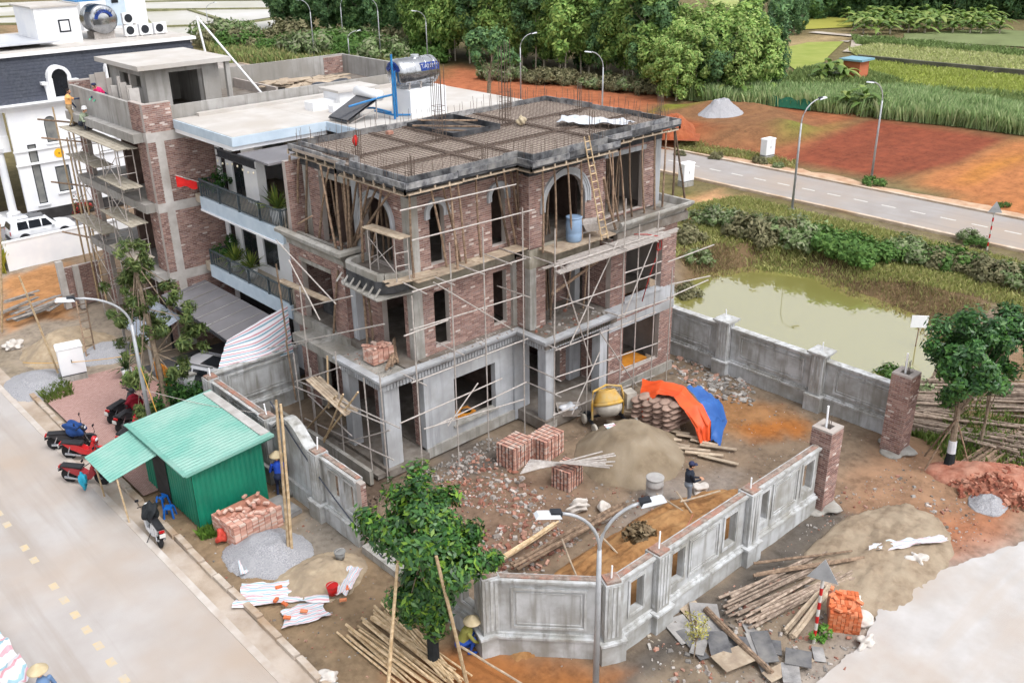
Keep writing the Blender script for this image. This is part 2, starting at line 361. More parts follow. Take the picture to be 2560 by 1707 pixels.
# ---- carriageways
mat('street_mat', C(197, 192, 190), C(184, 177, 173), s=.5, rough=.92, bump=.3, bs=40, a2=C(188, 172, 158), s2=.16, detail=12, st=C(176, 166, 158), sts=(1.3, .09, 1))
mat('farroad_mat', C(174, 169, 167), C(164, 157, 153), s=.6, rough=.92, bump=.2, bs=30, a2=C(180, 164, 150), s2=.12, detail=10, st=C(166, 156, 150), sts=(1.3, .06, 1))
mat('sideroad_mat', C(206, 203, 202), C(190, 185, 182), s=.9, rough=.9, bump=.3, bs=30, a2=C(190, 178, 168), s2=.35, detail=12, st=C(196, 186, 178), sts=(.12, 1.5, 1))
mat('kerb_mat', C(214, 202, 190), C(186, 172, 158), s=3., rough=.9, bump=.4, bs=14, a2=C(176, 150, 124), s2=.8)
mat('gutter_mat', C(196, 180, 164), C(168, 150, 132), s=1.2, rough=.9, bump=.4, bs=10, a2=C(206, 194, 184), s2=.5)
mat('yellow_paint', C(216, 194, 156), C(202, 192, 178), s=5., rough=.85)
def ribbon(x0, x1, y0, y1, z, jit0=0., jit1=0., seed=0, step=1.):
    m = MB(); n = int((y1-y0)/step); a = []
    for i in range(n+1):
        y = y0+(y1-y0)*i/n
        a += [(x0+jit0*((fbs(y*.7, seed, 2))-.5)*2, y, z), (x1+jit1*((fbs(y*.7, seed+5, 4))-.5)*2, y, z)]
    return m.add(a, [(2*i, 2*i+1, 2*i+3, 2*i+2) for i in range(n)])
street = struct('street', ribbon(-7, 8.2, -30, 130, 0.), 'street_mat')
for i in range(40):
    y = 12.+i*.872+.3
    if rnd.random() < .93:
        q = MB().add([(5.2, y, .005), (5.42, y, .005), (5.42, y+.36, .005), (5.2, y+.36, .005)], [(0, 1, 2, 3)]); q.build('lane_dash', 'yellow_paint', street)
for y in (15.6, 16.9):
    MB().add([(6.6+(y-15.6)*.35, y, .005), (7.15+(y-15.6)*.35, y, .005), (7.15+(y-15.6)*.35, y+1.0, .005), (6.6+(y-15.6)*.35, y+1.0, .005)], [(0, 1, 2, 3)]).build('crossing_bar', 'paint_white', street)
struct('gutter', ribbon(8.42, 8.95, -30, 130, -.012), 'gutter_mat')
edge = struct('road_edge', MB().box(8.2, 8.42, -30, 130, -.1, .018), mat('edge_mat', C(216, 209, 203), C(202, 192, 184), s=2., rough=.9, a2=C(190, 174, 160), s2=.5))
kerb = thing('kerb', None, None); kerb['kind'] = 'structure'
y = 15.6
while y < 41:
    L = U(.8, 1.15)
    if not (27.2 < y < 28.0 or 17.9 < y < 18.5):
        b = MB().obox((0, 0, .02), .2, L-.04, .2, tp=.97).build('kerb_stone', 'kerb_mat', kerb)
        b.location = (9.05+U(-.03, .03), y+L/2, U(-.02, .02)); b.rotation_euler = (0, U(-.04, .04), U(-.03, .03))
    y += L
struct('far_road', ribbon(56.75, 62.6, -40, 190, 0.), 'farroad_mat')
fr = bpy.data.objects['far_road']
for i in range(60):
    y = 8+i*2.
    MB().add([(59.6, y, .005), (59.78, y, .005), (59.78, y+1., .005), (59.6, y+1., .005)], [(0, 1, 2, 3)]).build('lane_dash', 'paint_white', fr)
mat('kerb_far', C(232, 214, 196), C(204, 184, 164), s=2., rough=.9, a2=C(190, 160, 130), s2=.4)
for x, nm in ((56.55, 'road_kerb'), (62.8, 'road_kerb')):
    k = thing(nm, None, None); k['kind'] = 'structure'
    y = 4.
    while y < 125:
        L = 2.9
        MB().box(x-.14, x+.14, y+.01, y+L, -.1, .11+U(-.01, .01)).build('kerb_stone', 'kerb_far', k); y += 2.92
# pale strip of settled dirt along the far kerb
struct('road_shoulder', ribbon(62.95, 64.3, -10, 90, .006, 0, .8, 3), mat('shoulder_mat', C(216, 184, 156), C(190, 150, 120), s=1.5, rough=.95))
# the concrete side road at the corner
ed = wpoly([(1960, 1760), (2080, 1665), (2170, 1590), (2200, 1500), (2260, 1452), (2330, 1430), (2430, 1400), (2500, 1375), (2560, 1350), (2640, 1325)], 0)
ed = [(p.x, p.y) for p in ed]; pe = []
for i in range(len(ed)-1):
    for t in np.linspace(0, 1, 14)[:-1]:
        x = ed[i][0]*(1-t)+ed[i+1][0]*t; y = ed[i][1]*(1-t)+ed[i+1][1]*t
        pe.append((x, y+.35*((fbs(x*1.6, y*1.6, 21))-.5)+.14*((fbs(x*6, y*6, 22))-.5)))
pe += [(56.6, 7.9)]
m = MB().flat([(p[0], p[1]) for p in pe]+[(56.6, -6.), (8., -6.)], .006)
struct('side_road', m, 'sideroad_mat')
# paved forecourt of the neighbour
mat('paver_mat', C(206, 168, 160), C(186, 146, 138), s=.5, rough=.9)
pm = MATS['paver_mat']; n = pm.node_tree.nodes; l = pm.node_tree.links
bt = n.new('ShaderNodeTexBrick'); bt.inputs['Scale'].default_value = 4.; bt.inputs['Mortar Size'].default_value = .03; bt.inputs['Color1'].default_value = (*C(210, 172, 164), 1); bt.inputs['Color2'].default_value = (*C(192, 150, 142), 1); bt.inputs['Mortar'].default_value = (*C(150, 126, 118), 1)
gn = n.new('ShaderNodeNewGeometry'); l.new(gn.outputs['Position'], bt.inputs['Vector']); l.new(bt.outputs['Color'], n['Principled BSDF'].inputs['Base Color'])
bp = n.new('ShaderNodeBump'); bp.inputs['Strength'].default_value = .5; bp.inputs['Distance'].default_value = .02; l.new(bt.outputs['Fac'], bp.inputs['Height']); bp.invert = True; l.new(bp.outputs[0], n['Principled BSDF'].inputs['Normal'])
pv = [(p.x, p.y) for p in wpoly([(118, 985), (175, 955), (262, 935), (335, 912), (440, 985), (500, 1035), (440, 1130), (300, 1190), (215, 1100)])]
struct('forecourt_paving', MB().flat([(9.3, 40.6), (9.3, 29.3), (13.1, 29.3), (13.3, 33.), (13.5, 40.)], .012), 'paver_mat')
struct('driveway', MB().flat([(13.6, 33.7), (18.6, 33.7), (18.6, 39.4), (13.6, 39.4)], .014), mat('drive_mat', C(92, 90, 92), C(70, 70, 72), s=1., rough=.8))
# ---- pond
wm = bpy.data.materials.new('pond_water'); wm.use_nodes = True; n = wm.node_tree.nodes; l = wm.node_tree.links
pr = n['Principled BSDF']; pr.inputs['Base Color'].default_value = (*C(146, 142, 76), 1); pr.inputs['Roughness'].default_value = .6; pr.inputs['Specular IOR Level'].default_value = .2
gl = n.new('ShaderNodeBsdfGlossy'); gl.inputs['Roughness'].default_value = .025; gl.inputs['Color'].default_value = (.98, .95, .93, 1)
lw = n.new('ShaderNodeFresnel'); lw.inputs['IOR'].default_value = 4.2
ns = n.new('ShaderNodeTexNoise'); ns.inputs['Scale'].default_value = 3.; ns.inputs['Detail'].default_value = 3; bp = n.new('ShaderNodeBump'); bp.inputs['Strength'].default_value = .04; bp.inputs['Distance'].default_value = .02
l.new(ns.outputs['Fac'], bp.inputs['Height']); l.new(bp.outputs[0], gl.inputs['Normal'])
mx = n.new('ShaderNodeMixShader'); l.new(lw.outputs[0], mx.inputs[0]); l.new(pr.outputs[0], mx.inputs[1]); l.new(gl.outputs[0], mx.inputs[2]); l.new(mx.outputs[0], n['Material Output'].inputs[0]); MATS['pond_water'] = wm
struct('pond_water', MB().flat([(33.4, 12.4), (44, 13), (47, 18), (48.5, 26), (47.5, 31), (41, 33), (33.4, 33.)], -.86), 'pond_water')
# ---- far fields
def field(name, px, m, z=.05): return struct(name, MB().flat([(p.x, p.y) for p in wpoly(px, z)], z), m)
mat('paddy_water', C(216, 212, 210), C(196, 192, 180), s=.05, rough=.35, spec=.6, detail=8, a2=C(170, 166, 140), s2=.03)
mat('rice_green', C(140, 154, 66), C(156, 164, 84), s=.5, rough=.95, bump=.5, bs=4., a2=C(176, 176, 96), s2=.05)
mat('rice_pale', C(172, 178, 110), C(150, 164, 88), s=.35, rough=.95, bump=.6, bs=3., a2=C(190, 186, 128), s2=.06)
mat('rice_yellow', C(168, 164, 72), C(152, 154, 70), s=.12, rough=.95, bump=.4, bs=3.)
mat('field_dull', C(128, 140, 92), C(112, 122, 78), s=.2, rough=.95, bump=.4, bs=2.)
mat('bund_mat', C(150, 148, 112), C(120, 122, 84), s=.6, rough=.95, bump=.4, bs=4)
mat('path_mat', C(206, 196, 184), C(178, 164, 148), s=.3, rough=.95)
for px in ([(-60, 22), (220, 8), (235, 30), (-60, 44)], [(-60, 48), (230, 34), (240, 56), (-60, 60)], [(330, 6), (700, 2), (700, 20), (340, 24)], [(345, 27), (470, 24), (560, 60), (380, 66)], [(480, 23), (740, 22), (700, 40), (580, 58)], [(375, 70), (560, 64), (640, 68), (560, 84), (390, 94)], [(590, 62), (705, 44), (720, 74), (660, 84)], [(230, -8), (760, -12), (750, -2), (330, 3)], [(-60, 10), (210, 0), (215, 6), (-60, 18)]):
    field('rice_paddy', px, 'paddy_water')
field('rice_field', [(2075, 170), (2150, 152), (2560, 196), (2620, 210), (2620, 245), (2300, 232), (2160, 205)], 'rice_green')
field('rice_field', [(2120, 128), (2200, 112), (2560, 142), (2620, 150), (2620, 188), (2560, 182), (2160, 148)], 'rice_pale')
field('rice_field', [(1968, 118), (2020, 106), (2110, 104), (2072, 140), (2048, 172), (1990, 176), (1968, 160)], 'rice_green')
field('rice_field', [(1880, 40), (2000, 36), (2135, 48), (2130, 68), (2010, 74), (1930, 66)], 'rice_yellow')
field('rice_field', [(1760, -6), (1905, -8), (1900, 22), (1790, 18)], 'rice_pale')
field('meadow', [(2260, 84), (2480, 72), (2640, 84), (2640, 122), (2420, 110), (2260, 98)], 'field_dull')
def strip(px, w, z, m, name, h=None):
    pts = wpoly(px, z); mb = MB(); n = len(pts); a = []
    for i, p in enumerate(pts):
        d = (pts[min(i+1, n-1)]-pts[max(i-1, 0)]).normalized(); s = Vector((-d.y, d.x, 0))*w/2
        a += [p-s, p+s]
    mb.add(a, [(2*i, 2*i+1, 2*i+3, 2*i+2) for i in range(n-1)])
    return struct(name, mb, m)
strip([(2030, 80), (2120, 88), (2300, 106), (2440, 116), (2600, 130)], 2.2, .09, 'path_mat', 'field_path')
strip([(2110, 104), (2142, 100), (2140, 118), (2120, 130)], 1.5, .08, 'path_mat', 'field_path')
strip([(470, 105), (620, 92), (760, 84)], 3., .07, 'path_mat', 'dirt_path')
mb = MB(); q = wpoly([(2145, 152), (2300, 168), (2450, 182), (2600, 196)], 0)
for a, b in zip(q[:-1], q[1:]): mb.beam(a+Vector((0, 0, .35)), b+Vector((0, 0, .35)), .5, .8)
struct('irrigation_channel', mb, mat('channel_mat', C(120, 118, 104), C(92, 92, 80), s=.6, rough=.9))
mb = MB()
for px in ([(-60, 46), (240, 32), (480, 24)], [(330, 5), (345, 26), (380, 68), (400, 96)], [(340, 25), (720, 21)], [(470, 24), (585, 60), (660, 86)], [(375, 68), (590, 61), (720, 42)], [(-60, 61), (240, 58)], [(-60, 20), (225, 7), (760, -3)]):
    q = wpoly(px, .15)
    for a, b in zip(q[:-1], q[1:]): mb.beam(a, b, .9, .35)
struct('field_bund', mb, 'bund_mat')
# ================================================================== THE UNFINISHED HOUSE
K = 1.0
mat('mortar', C(180, 170, 165, K), C(158, 148, 142, K), s=2., rough=.95, a2=C(168, 160, 154, K), s2=.5)
mat('inner_brick_shade', C(112, 94, 87, K), C(92, 76, 70, K), s=3., rough=.95)  # brick colour darkened to deepen the shade inside the rooms
mat('brick', (1, 1, 1), (.78, .76, .75), s=9., rough=.92, attr=True, bump=.3, bs=40, a2=(1.1, 1.06, 1.04), s2=.6)
mat('plaster', C(186, 189, 194, K), C(164, 167, 172, K), s=1.1, rough=.9, a2=C(150, 150, 150, K), s2=.5, st=C(142, 143, 146, K))
mat('concrete', C(172, 170, 166, K), C(146, 143, 138, K), s=2.2, rough=.92, bump=.3, bs=18, a2=C(138, 133, 124, K), s2=.7, st=C(120, 118, 112, K))
mat('slab_edge', C(168, 162, 150, K), C(140, 134, 120, K), s=3., rough=.92, bump=.4, bs=12, a2=C(124, 118, 104, K), s2=.8, st=C(112, 106, 94, K))
mat('dusty', C(150, 143, 136), C(120, 112, 104), s=3., rough=.95, bump=.8, bs=14, a2=C(120, 110, 100), s2=1.)
mat('form_board', C(116, 117, 120, K), C(62, 62, 66, K), s=5., rough=.8, bump=.2, bs=20, rnd_amt=.5, a2=C(150, 148, 146, K), s2=1.6)
mat('form_dark', C(56, 58, 62, K), C(34, 34, 38, K), s=4., rough=.7, a2=C(92, 92, 94, K), s2=1.2)
mat('deck', C(190, 176, 164), C(172, 157, 145), s=4., rough=.9, a2=C(160, 147, 137), s2=.6)
mat('rebar', C(122, 108, 98), C(96, 80, 72), s=8., rough=.8)
mat('prop_wood', C(150, 128, 108, K), C(104, 86, 72, K), s=9., rough=.9, rnd_amt=.45, st=C(86, 70, 58, K))
mat('bamboo', C(204, 182, 150, K), C(168, 142, 108, K), s=7., rough=.75, rnd_amt=.25)
mat('plank', C(206, 190, 168), C(176, 156, 134), s=6., rough=.9, rnd_amt=.2, a2=C(168, 150, 132), s2=2.)
mat('steel_tube', C(196, 190, 186, K), C(158, 150, 144, K), s=9., rough=.5, metal=.25, spec=.5, a2=C(172, 164, 158, K), s2=4.)
mat('dark_in', C(70, 68, 68), C(54, 52, 52), s=2., rough=.95)  # near-black colour for sheets standing in for shaded openings; also the villa's dark base
BRK = [C(152, 122, 113, K), C(140, 110, 102, K), C(128, 99, 93, K), C(162, 134, 125, K), C(144, 120, 114, K)]
def brick_col(pale=.05):
    if rnd.random() < pale*.45: return C(196, 184, 178, K)
    a = BRK[rnd.randrange(5)]; k = U(.86, 1.1); return tuple(x*k for x in a)
H = thing('unfinished_house', 'three storey unfinished brick house with arched openings and formwork on its roof', 'house', (24, 28, 0))
def wf(axis, pos):
    return (lambda u, z, t: (u, pos+t, z)) if axis == 'x' else (lambda u, z, t: (pos+t, u, z))
def arch_z(u, op):
    a, b, z0, z1 = op[:4]; rise = op[4]; c = (a+b)/2; q = 1-((u-c)/((b-a)/2))**2
    return z1-rise+rise*math.sqrt(max(0, q))
def wall_mesh(axis, pos, u0, u1, z0, z1, ops=(), th=.22):
    f = wf(axis, pos); m = MB()
    us = sorted({u0, u1, *[x for o in ops for x in o[:2] if u0 < x < u1]}); zs = sorted({z0, z1, *[x for o in ops for x in o[2:4] if z0 < x < z1]})
    for i in range(len(us)-1):
        for j in range(len(zs)-1):
            c, d = (us[i]+us[i+1])/2, (zs[j]+zs[j+1])/2
            if any(o[0] < c < o[1] and o[2] < d < o[3] for o in ops): continue
            m.prism([(us[i], zs[j]), (us[i+1], zs[j]), (us[i+1], zs[j+1]), (us[i], zs[j+1])], f, 0, th)
    for o in ops:
        if len(o) > 4 and o[4] > 0:
            N = 12
            for k in range(N):
                a = o[0]+(o[1]-o[0])*k/N; b = o[0]+(o[1]-o[0])*(k+1)/N
                m.prism([(a, arch_z(a, o)), (b, arch_z(b, o)), (b, o[3]), (a, o[3])], f, 0, th)
    return m
def brick_layer(axis, pos, u0, u1, z0, z1, ops=(), pale=.05, L=.205, h=.062, ju=.014, jz=.016, proud=.009):
    f = wf(axis, pos); m = MB(); k = 0; z = z0+.008
    while z+h < z1+.002:
        u = u0-(L/2 if k % 2 else 0)
        while u < u1:
            segs = [(max(u, u0+.004), min(u+L, u1-.004))]
            for o in ops:
                zt = o[3]
                if not (z+h > o[2]+.003 and z < zt-.003): continue
                if len(o) > 4 and o[4] > 0 and z+h/2 > o[3]-o[4]:
                    q = max(0, 1-((z+h-(o[3]-o[4]))/o[4])**2); c = (o[0]+o[1])/2; hw = (o[1]-o[0])/2*math.sqrt(q)
                    if hw <= 0: continue
                    oa, ob = c-hw, c+hw
                else: oa, ob = o[0], o[1]
                ns = []
                for a, b in segs:
                    if b <= oa or a >= ob: ns.append((a, b)); continue
                    if a < oa: ns.append((a, oa))
                    if b > ob: ns.append((ob, b))
                segs = ns
            for a, b in segs:
                if b-a > .03:
                    t = -proud*U(.55, 1.3); v = [f(a, z, 0), f(b, z, 0), f(b, z+h, 0), f(a, z+h, 0), f(a, z, t), f(b, z, t), f(b, z+h, t), f(a, z+h, t)]
                    m.add(v, [(4, 5, 6, 7), (0, 1, 5, 4), (1, 2, 6, 5), (2, 3, 7, 6), (3, 0, 4, 7)], brick_col(pale))
            u += L+ju
        z += h+jz; k += 1
    return m
def brick_wall(axis, pos, u0, u1, z0, z1, ops=(), parent=None, pale=.05, th=.22, name='brick_wall'):
    w = wall_mesh(axis, pos, u0, u1, z0, z1, ops, th).build(name, 'mortar', parent or H)
    b = brick_layer(axis, pos, u0, u1, z0, z1, ops, pale).build('brickwork', 'brick', w); b['kind'] = 'stuff'
    return w
def part(name, m, *boxes, parent=None, smooth=False):
    mb = MB()
    for b in boxes: mb.box(*b)
    return mb.build(name, m, parent or H)
# floors
part('ground_floor', 'dusty', (17.9, 30.2, 24.5, 31.2, 0, .38)); part('porch_floor', 'dusty', (16.1, 17.9, 24.3, 28.2, 0, .3)); part('portico_floor', 'dusty', (22.35, 26.3, 22.85, 24.5, 0, .42))
part('floor_slab', 'dusty', (17.26, 30.24, 24.5, 31.4, 3.45, 3.86)); part('floor_slab', 'dusty', (17.26, 30.2, 24.75, 31.4, 6.66, 7.03))
part('terrace_slab', 'dusty', (26.3, 30.6, 22.95, 24.5, 6.66, 6.98)); part('balcony_slab', 'dusty', (22.35, 26.25, 22.8, 24.5, 3.44, 3.84))
# ---- ground storey
w = wall_mesh('x', 24.47, 17.9, 22.6, .05, 3.36, [(19.3, 21.3, .85, 2.75)], .24).build('plastered_wall', 'plaster', H)
part('sill', 'concrete', (19.2, 21.4, 24.4, 24.72, .78, .86), parent=w)
part('wall_base', 'concrete', (17.88, 22.3, 24.38, 24.5, 0, .42))
part('pilaster', 'plaster', (17.88, 18.2, 24.4, 24.7, .42, 3.35)); part('pilaster', 'plaster', (22.2, 22.62, 24.36, 24.7, .0, 3.35)); part('pilaster', 'plaster', (22.62, 22.98, 24.36, 24.8, .42, 3.35))
part('column', 'plaster', (16.22, 16.86, 24.46, 24.8, .05, 3.36)); part('column', 'plaster', (16.22, 16.62, 26.62, 27.04, .05, 3.36))
for x in (22.47, 25.45):
    c = part('column', 'plaster', (x, x+.42, 22.94, 23.36, .3, 3.36)); part('column_base', 'concrete', (x-.1, x+.52, 22.84, 23.46, 0, .32), parent=c)
brick_wall('x', 24.9, 22.98, 23.35, .42, 3.36); brick_wall('x', 24.9, 25.2, 25.55, .42, 3.36)
part('pilaster', 'plaster', (25.56, 26.2, 24.7, 25.1, .42, 3.36))
brick_wall('x', 23.2, 26.25, 30.25, .32, 2.82, [(27.1, 29.4, .7, 2.82)]); part('lintel_band', 'plaster', (26.22, 30.28, 23.17, 23.45, 2.82, 3.2)); part('footing', 'concrete', (26.2, 30.3, 23.1, 23.5, -.1, .34))
brick_wall('y', 26.25, 23.44, 24.7, .32, 3.36)
brick_wall('y', 17.9, 24.74, 30.2, .38, 3.4, [(25.1, 26.5, .38, 2.9), (27.6, 29.5, .38, 2.9)])
brick_wall('y', 17.25, 30.5, 31.6, .1, 3.5); part('column', 'concrete', (17.3, 17.6, 30.15, 30.5, .1, 3.46)); brick_wall('x', 31.4, 17.3, 30.2, 0, 9.9)
for z0, z1 in ((.32, 3.4), (3.86, 6.6)): part('side_wall', 'mortar', (30.03, 30.25, 23.44, 31.4, z0, z1))
part('side_wall', 'mortar', (30.18, 30.4, 24.62, 31.4, 7.0, 9.75))
for z0, z1 in ((.38, 3.44), (3.86, 6.64), (7.03, 10.2)):      # partitions that close the rooms off
    for y, x0, x1 in ((29.4, 18.2, 22.4), (29.6, 23.4, 30)): part('partition', 'inner_brick_shade', (x0, x1, y, y+.12, z0, z1))
    part('partition', 'inner_brick_shade', (26.4, 26.52, 25.3, 31.2, z0, z1)); part('partition', 'inner_brick_shade', (22.7, 22.82, 24.95, 31.2, z0, z1))
# cornice with tooth course
def cornice(path, out, z, teeth=True, h=.5):
    """path: corner points in plan, in order; out: outward offset function per segment"""
    prof = [(0, -h), (.06, -h), (.06, -h+.2), (.12, -h+.22), (.2, -h+.3), (.24, -h+.34), (.24, -.08), (.3, -.06), (.3, 0), (0, 0)]
    mb = MB(); tb = MB(); n = len(path)
    for i in range(n-1):
        (ax, ay), (bx, by) = path[i], path[i+1]; dx, dy = bx-ax, by-ay; L = math.hypot(dx, dy); dx /= L; dy /= L; ox, oy = dy, -dx
        # mitre lengths: +1 convex corner, -1 concave corner, 0 free end
        m0, m1 = out[i], out[i+1]; vs = []; k = len(prof)
        for t, mm, s in ((0, m0, -1), (L, m1, 1)):
            for o, zz in prof: vs.append((ax+dx*(t+s*mm*o)+ox*o, ay+dy*(t+s*mm*o)+oy*o, z+zz))
        mb.add(vs, [tuple(range(k-1, -1, -1)), tuple(range(k, 2*k))]+[(q, (q+1) % k, k+(q+1) % k, k+q) for q in range(k)])
        if teeth:
            t = -.02 if m0 >= 0 else .1
            while t < L-.05:
                a = Vector((ax+dx*t, ay+dy*t, 0)); b = Vector((ax+dx*(t+.085), ay+dy*(t+.085), 0))
                if t > -.001: tb.add([(p.x+ox*o, p.y+oy*o, z+zz) for zz in (-h+.0, -h+.2) for p, o in ((a, .06), (b, .06), (b, .1), (a, .1))], [(0, 1, 2, 3), (4, 5, 6, 7), (2, 3, 7, 6), (0, 3, 7, 4), (1, 2, 6, 5)])
                t += .135
    c = mb.build('cornice', 'plaster', H)
    if teeth: q = tb.build('tooth_course', 'plaster', c); q['kind'] = 'stuff'
    return c
cornice([(16.2, 27.05), (16.2, 24.44), (22.42, 24.44), (22.42, 22.9), (25.92, 22.9), (25.92, 23.25)][::1], [0, 1, -1, 1, 1, 0], 3.88)
part('porch_slab', 'concrete', (16.2, 17.9, 24.44, 27.05, 3.37, 3.8)); part('porch_beam', 'concrete', (16.25, 16.55, 27.05, 30.4, 3.34, 3.66)); part('porch_slab', 'concrete', (16.3, 17.3, 27.05, 30.4, 3.5, 3.62))
part('ledge', 'dusty', (17.9, 22.42, 24.42, 24.72, 3.8, 3.9)); part('portico_slab', 'concrete', (22.42, 25.92, 22.9, 24.5, 3.37, 3.82)); part('beam', 'plaster', (25.9, 26.25, 22.98, 23.4, 3.2, 3.6))
part('low_wall', 'concrete', (15.35, 15.5, 24.4, 31.2, 0, .55)); part('porch_step', 'dusty', (15.75, 16.15, 24.5, 28, 0, .16))
# ---- first floor
FZ0, FZ1 = 3.86, 6.56
brick_wall('x', 24.7, 18.24, 22.5, FZ0, FZ1, [(18.75, 19.42, 4.1, 6.2), (21.5, 22.15, 4.1, 6.2)])
part('corner_column', 'concrete', (17.86, 18.24, 24.66, 25.04, 3.86, 6.6)); part('edge_beam', 'slab_edge', (17.84, 22.5, 24.6, 24.94, 6.5, 7.02))
part('column', 'concrete', (22.36, 22.62, 24.56, 24.9, 3.86, 6.5)); brick_wall('y', 22.55, 24.1, 24.56, FZ0, 6.6); part('column', 'concrete', (22.53, 22.85, 23.82, 24.1, 3.86, 6.5))
brick_wall('x', 23.85, 22.86, 23.35, FZ0, 6.3, pale=.06); part('edge_beam', 'slab_edge', (22.5, 26.3, 23.8, 24.1, 6.3, 7.0))
brick_wall('x', 25.2, 23.3, 26.35, FZ0, 6.5, [(23.6, 25.0, FZ0, 6.1)]); part('column', 'plaster', (25.72, 26., 24.6, 24.9, FZ0, 6.5))
brick_wall('x', 23.2, 26.25, 30.25, 3.2, 6.72, [(27.13, 29.35, 3.95, 6.2)], pale=.04); part('sill', 'plaster', (27.05, 29.45, 23.12, 23.46, 3.86, 3.96)); part('plaster_band', 'plaster', (26.24, 30.27, 23.18, 23.22, 3.3, 3.9))
brick_wall('y', 26.25, 23.44, 24.7, FZ0, 6.6)
brick_wall('y', 17.87, 25.04, 27.97, FZ0, 6.56, [(25.25, 26.6, FZ0, 6.2)]); part('column', 'concrete', (17.62, 17.87, 28.0, 28.02, FZ0, 6.5))
part('column', 'plaster', (17.45, 17.75, 27.62, 27.95, FZ0, 6.56)); part('edge_beam', 'slab_edge', (17.6, 17.88, 24.9, 27.9, 6.4, 6.66))
brick_wall('y', 17.25, 27.97, 31.7, FZ0, 6.78, [(28.81, 30.92, FZ0, 6.23)], pale=.03); brick_wall('x', 27.97, 17.26, 17.86, FZ0, 6.78)
part('wing_sill', 'concrete', (17.1, 17.3, 27.9, 31.7, 3.5, 3.9)); part('wing_beam', 'concrete', (17.22, 17.5, 28.8, 31., 6.2, 6.36)); part('trough', 'form_dark', (18.0, 18.1, 28.9, 30.9, 3.9, 4.5))
# ---- second floor
SZ0, SZ1 = 7.03, 9.76
A1, A2 = (18.72, 19.37, 7.2, 9.33, .325), (21.5, 22.16, 7.2, 9.36, .33)
brick_wall('x', 24.7, 18.24, 22.55, SZ0, SZ1, [A1, A2], pale=.1); part('corner_column', 'concrete', (17.86, 18.24, 24.66, 25.04, 7.0, 9.74)); part('top_beam', 'form_dark', (17.83, 22.6, 24.63, 24.98, 9.74, 10.3))
A3 = (23.3, 25.42, 7.03, 9.5, 1.06)
brick_wall('y', 22.55, 23.86, 24.7, SZ0, SZ1, pale=.12); brick_wall('x', 23.85, 22.56, 26.4, SZ0, SZ1, [A3], pale=.12); part('top_beam', 'form_dark', (22.5, 26.45, 23.78, 24.1, 9.74, 10.3))
brick_wall('x', 24.4, 26.42, 30.2, SZ0, SZ1, [(27.15, 29.4, 7.1, 9.5)], pale=.06); part('corner_column', 'plaster', (30.1, 30.42, 24.36, 24.7, 7.0, 9.8)); part('top_beam', 'form_dark', (26.4, 30.42, 24.33, 24.66, 9.76, 10.3)); part('lintel', 'plaster', (27.05, 29.5, 24.37, 24.6, 9.48, 9.66))
A4 = (25.68, 27.34, 7.05, 9.43, .83)
brick_wall('y', 17.87, 25.04, 27.5, SZ0, SZ1, [A4], pale=.08); part('column', 'plaster', (17.82, 18.15, 27.5, 27.88, 7.0, 9.78)); brick_wall('y', 17.87, 30.08, 30.8, SZ0, SZ1, pale=.06); part('column', 'concrete', (17.84, 18.14, 30.8, 31.12, 7., 9.78))
part('lintel', 'concrete', (17.9, 18.1, 27.88, 30.1, 9.5, 9.76)); part('top_beam', 'form_dark', (17.83, 18.16, 24.98, 31.2, 9.76, 10.3))
def archivolt(axis, pos, o, w=.2):
    f = wf(axis, pos); mb = MB(); N = 20; c = (o[0]+o[1])/2; a = (o[1]-o[0])/2; zs = o[3]-o[4]
    for r0, r1, t in ((-.02, w*.42, -.045), (w*.42, w*.72, -.075), (w*.72, w, -.105)):
        for k in range(-2, N+2):
            def pt(kk, r):
                if kk < 0: return (c-a-r, zs+kk*.08)
                if kk > N: return (c+a+r, zs-(kk-N)*.08)
                th = math.pi*(1-kk/N); return (c+(a+r)*math.cos(th), zs+(o[4]+r)*math.sin(th))
            mb.prism([pt(k, r0), pt(k+1, r0), pt(k+1, r1), pt(k, r1)], f, .01, t)
    return mb.build('archivolt', 'plaster', H)
archivolt('x', 24.7, A1); archivolt('x', 24.7, A2); archivolt('x', 23.85, A3, .24); archivolt('y', 17.87, A4, .24)
# parapets at second floor level
def parapet(pts, prof, name, m, closed=False):
    mb = MB(); k = len(prof)
    for i in range(len(pts)-1):
        (ax, ay, m0), (bx, by, m1) = pts[i], pts[i+1]; dx, dy = bx-ax, by-ay; L = math.hypot(dx, dy); dx /= L; dy /= L; ox, oy = dy, -dx; vs = []
        for t, mm, s in ((0, m0, -1), (L, m1, 1)):
            for o, zz in prof: vs.append((ax+dx*(t+s*mm*o)+ox*o, ay+dy*(t+s*mm*o)+oy*o, zz))
        mb.add(vs, [tuple(range(k-1, -1, -1)), tuple(range(k, 2*k))]+[(q, (q+1) % k, k+(q+1) % k, k+q) for q in range(k)])
    return mb.build(name, m, H)
pp = [(-.1, 6.7), (.02, 6.7), (.06, 6.86), (.16, 6.98), (.2, 7.1), (.36, 7.2), (.46, 7.34), (.46, 7.42), (.32, 7.42), (.26, 7.14), (-.1, 7.0)]
parapet([(26.3, 23.2, 0), (30.25, 23.2, 1), (30.25, 26.8, 0)], pp, 'parapet', 'concrete')
pp = [(-.6, 6.72), (.02, 6.72), (.05, 6.9), (.15, 7.0), (.34, 7.2), (.5, 7.28), (.5, 7.4), (.36, 7.44), (.22, 7.42), (.1, 7.12), (-.2, 7.1), (-.2, 7.2), (-.35, 7.2), (-.35, 7.0), (-.6, 7.0)]
parapet([(17.25, 31.8, 0), (17.25, 27.9, 1), (17.75, 27.9, 0)], pp, 'parapet', 'concrete')
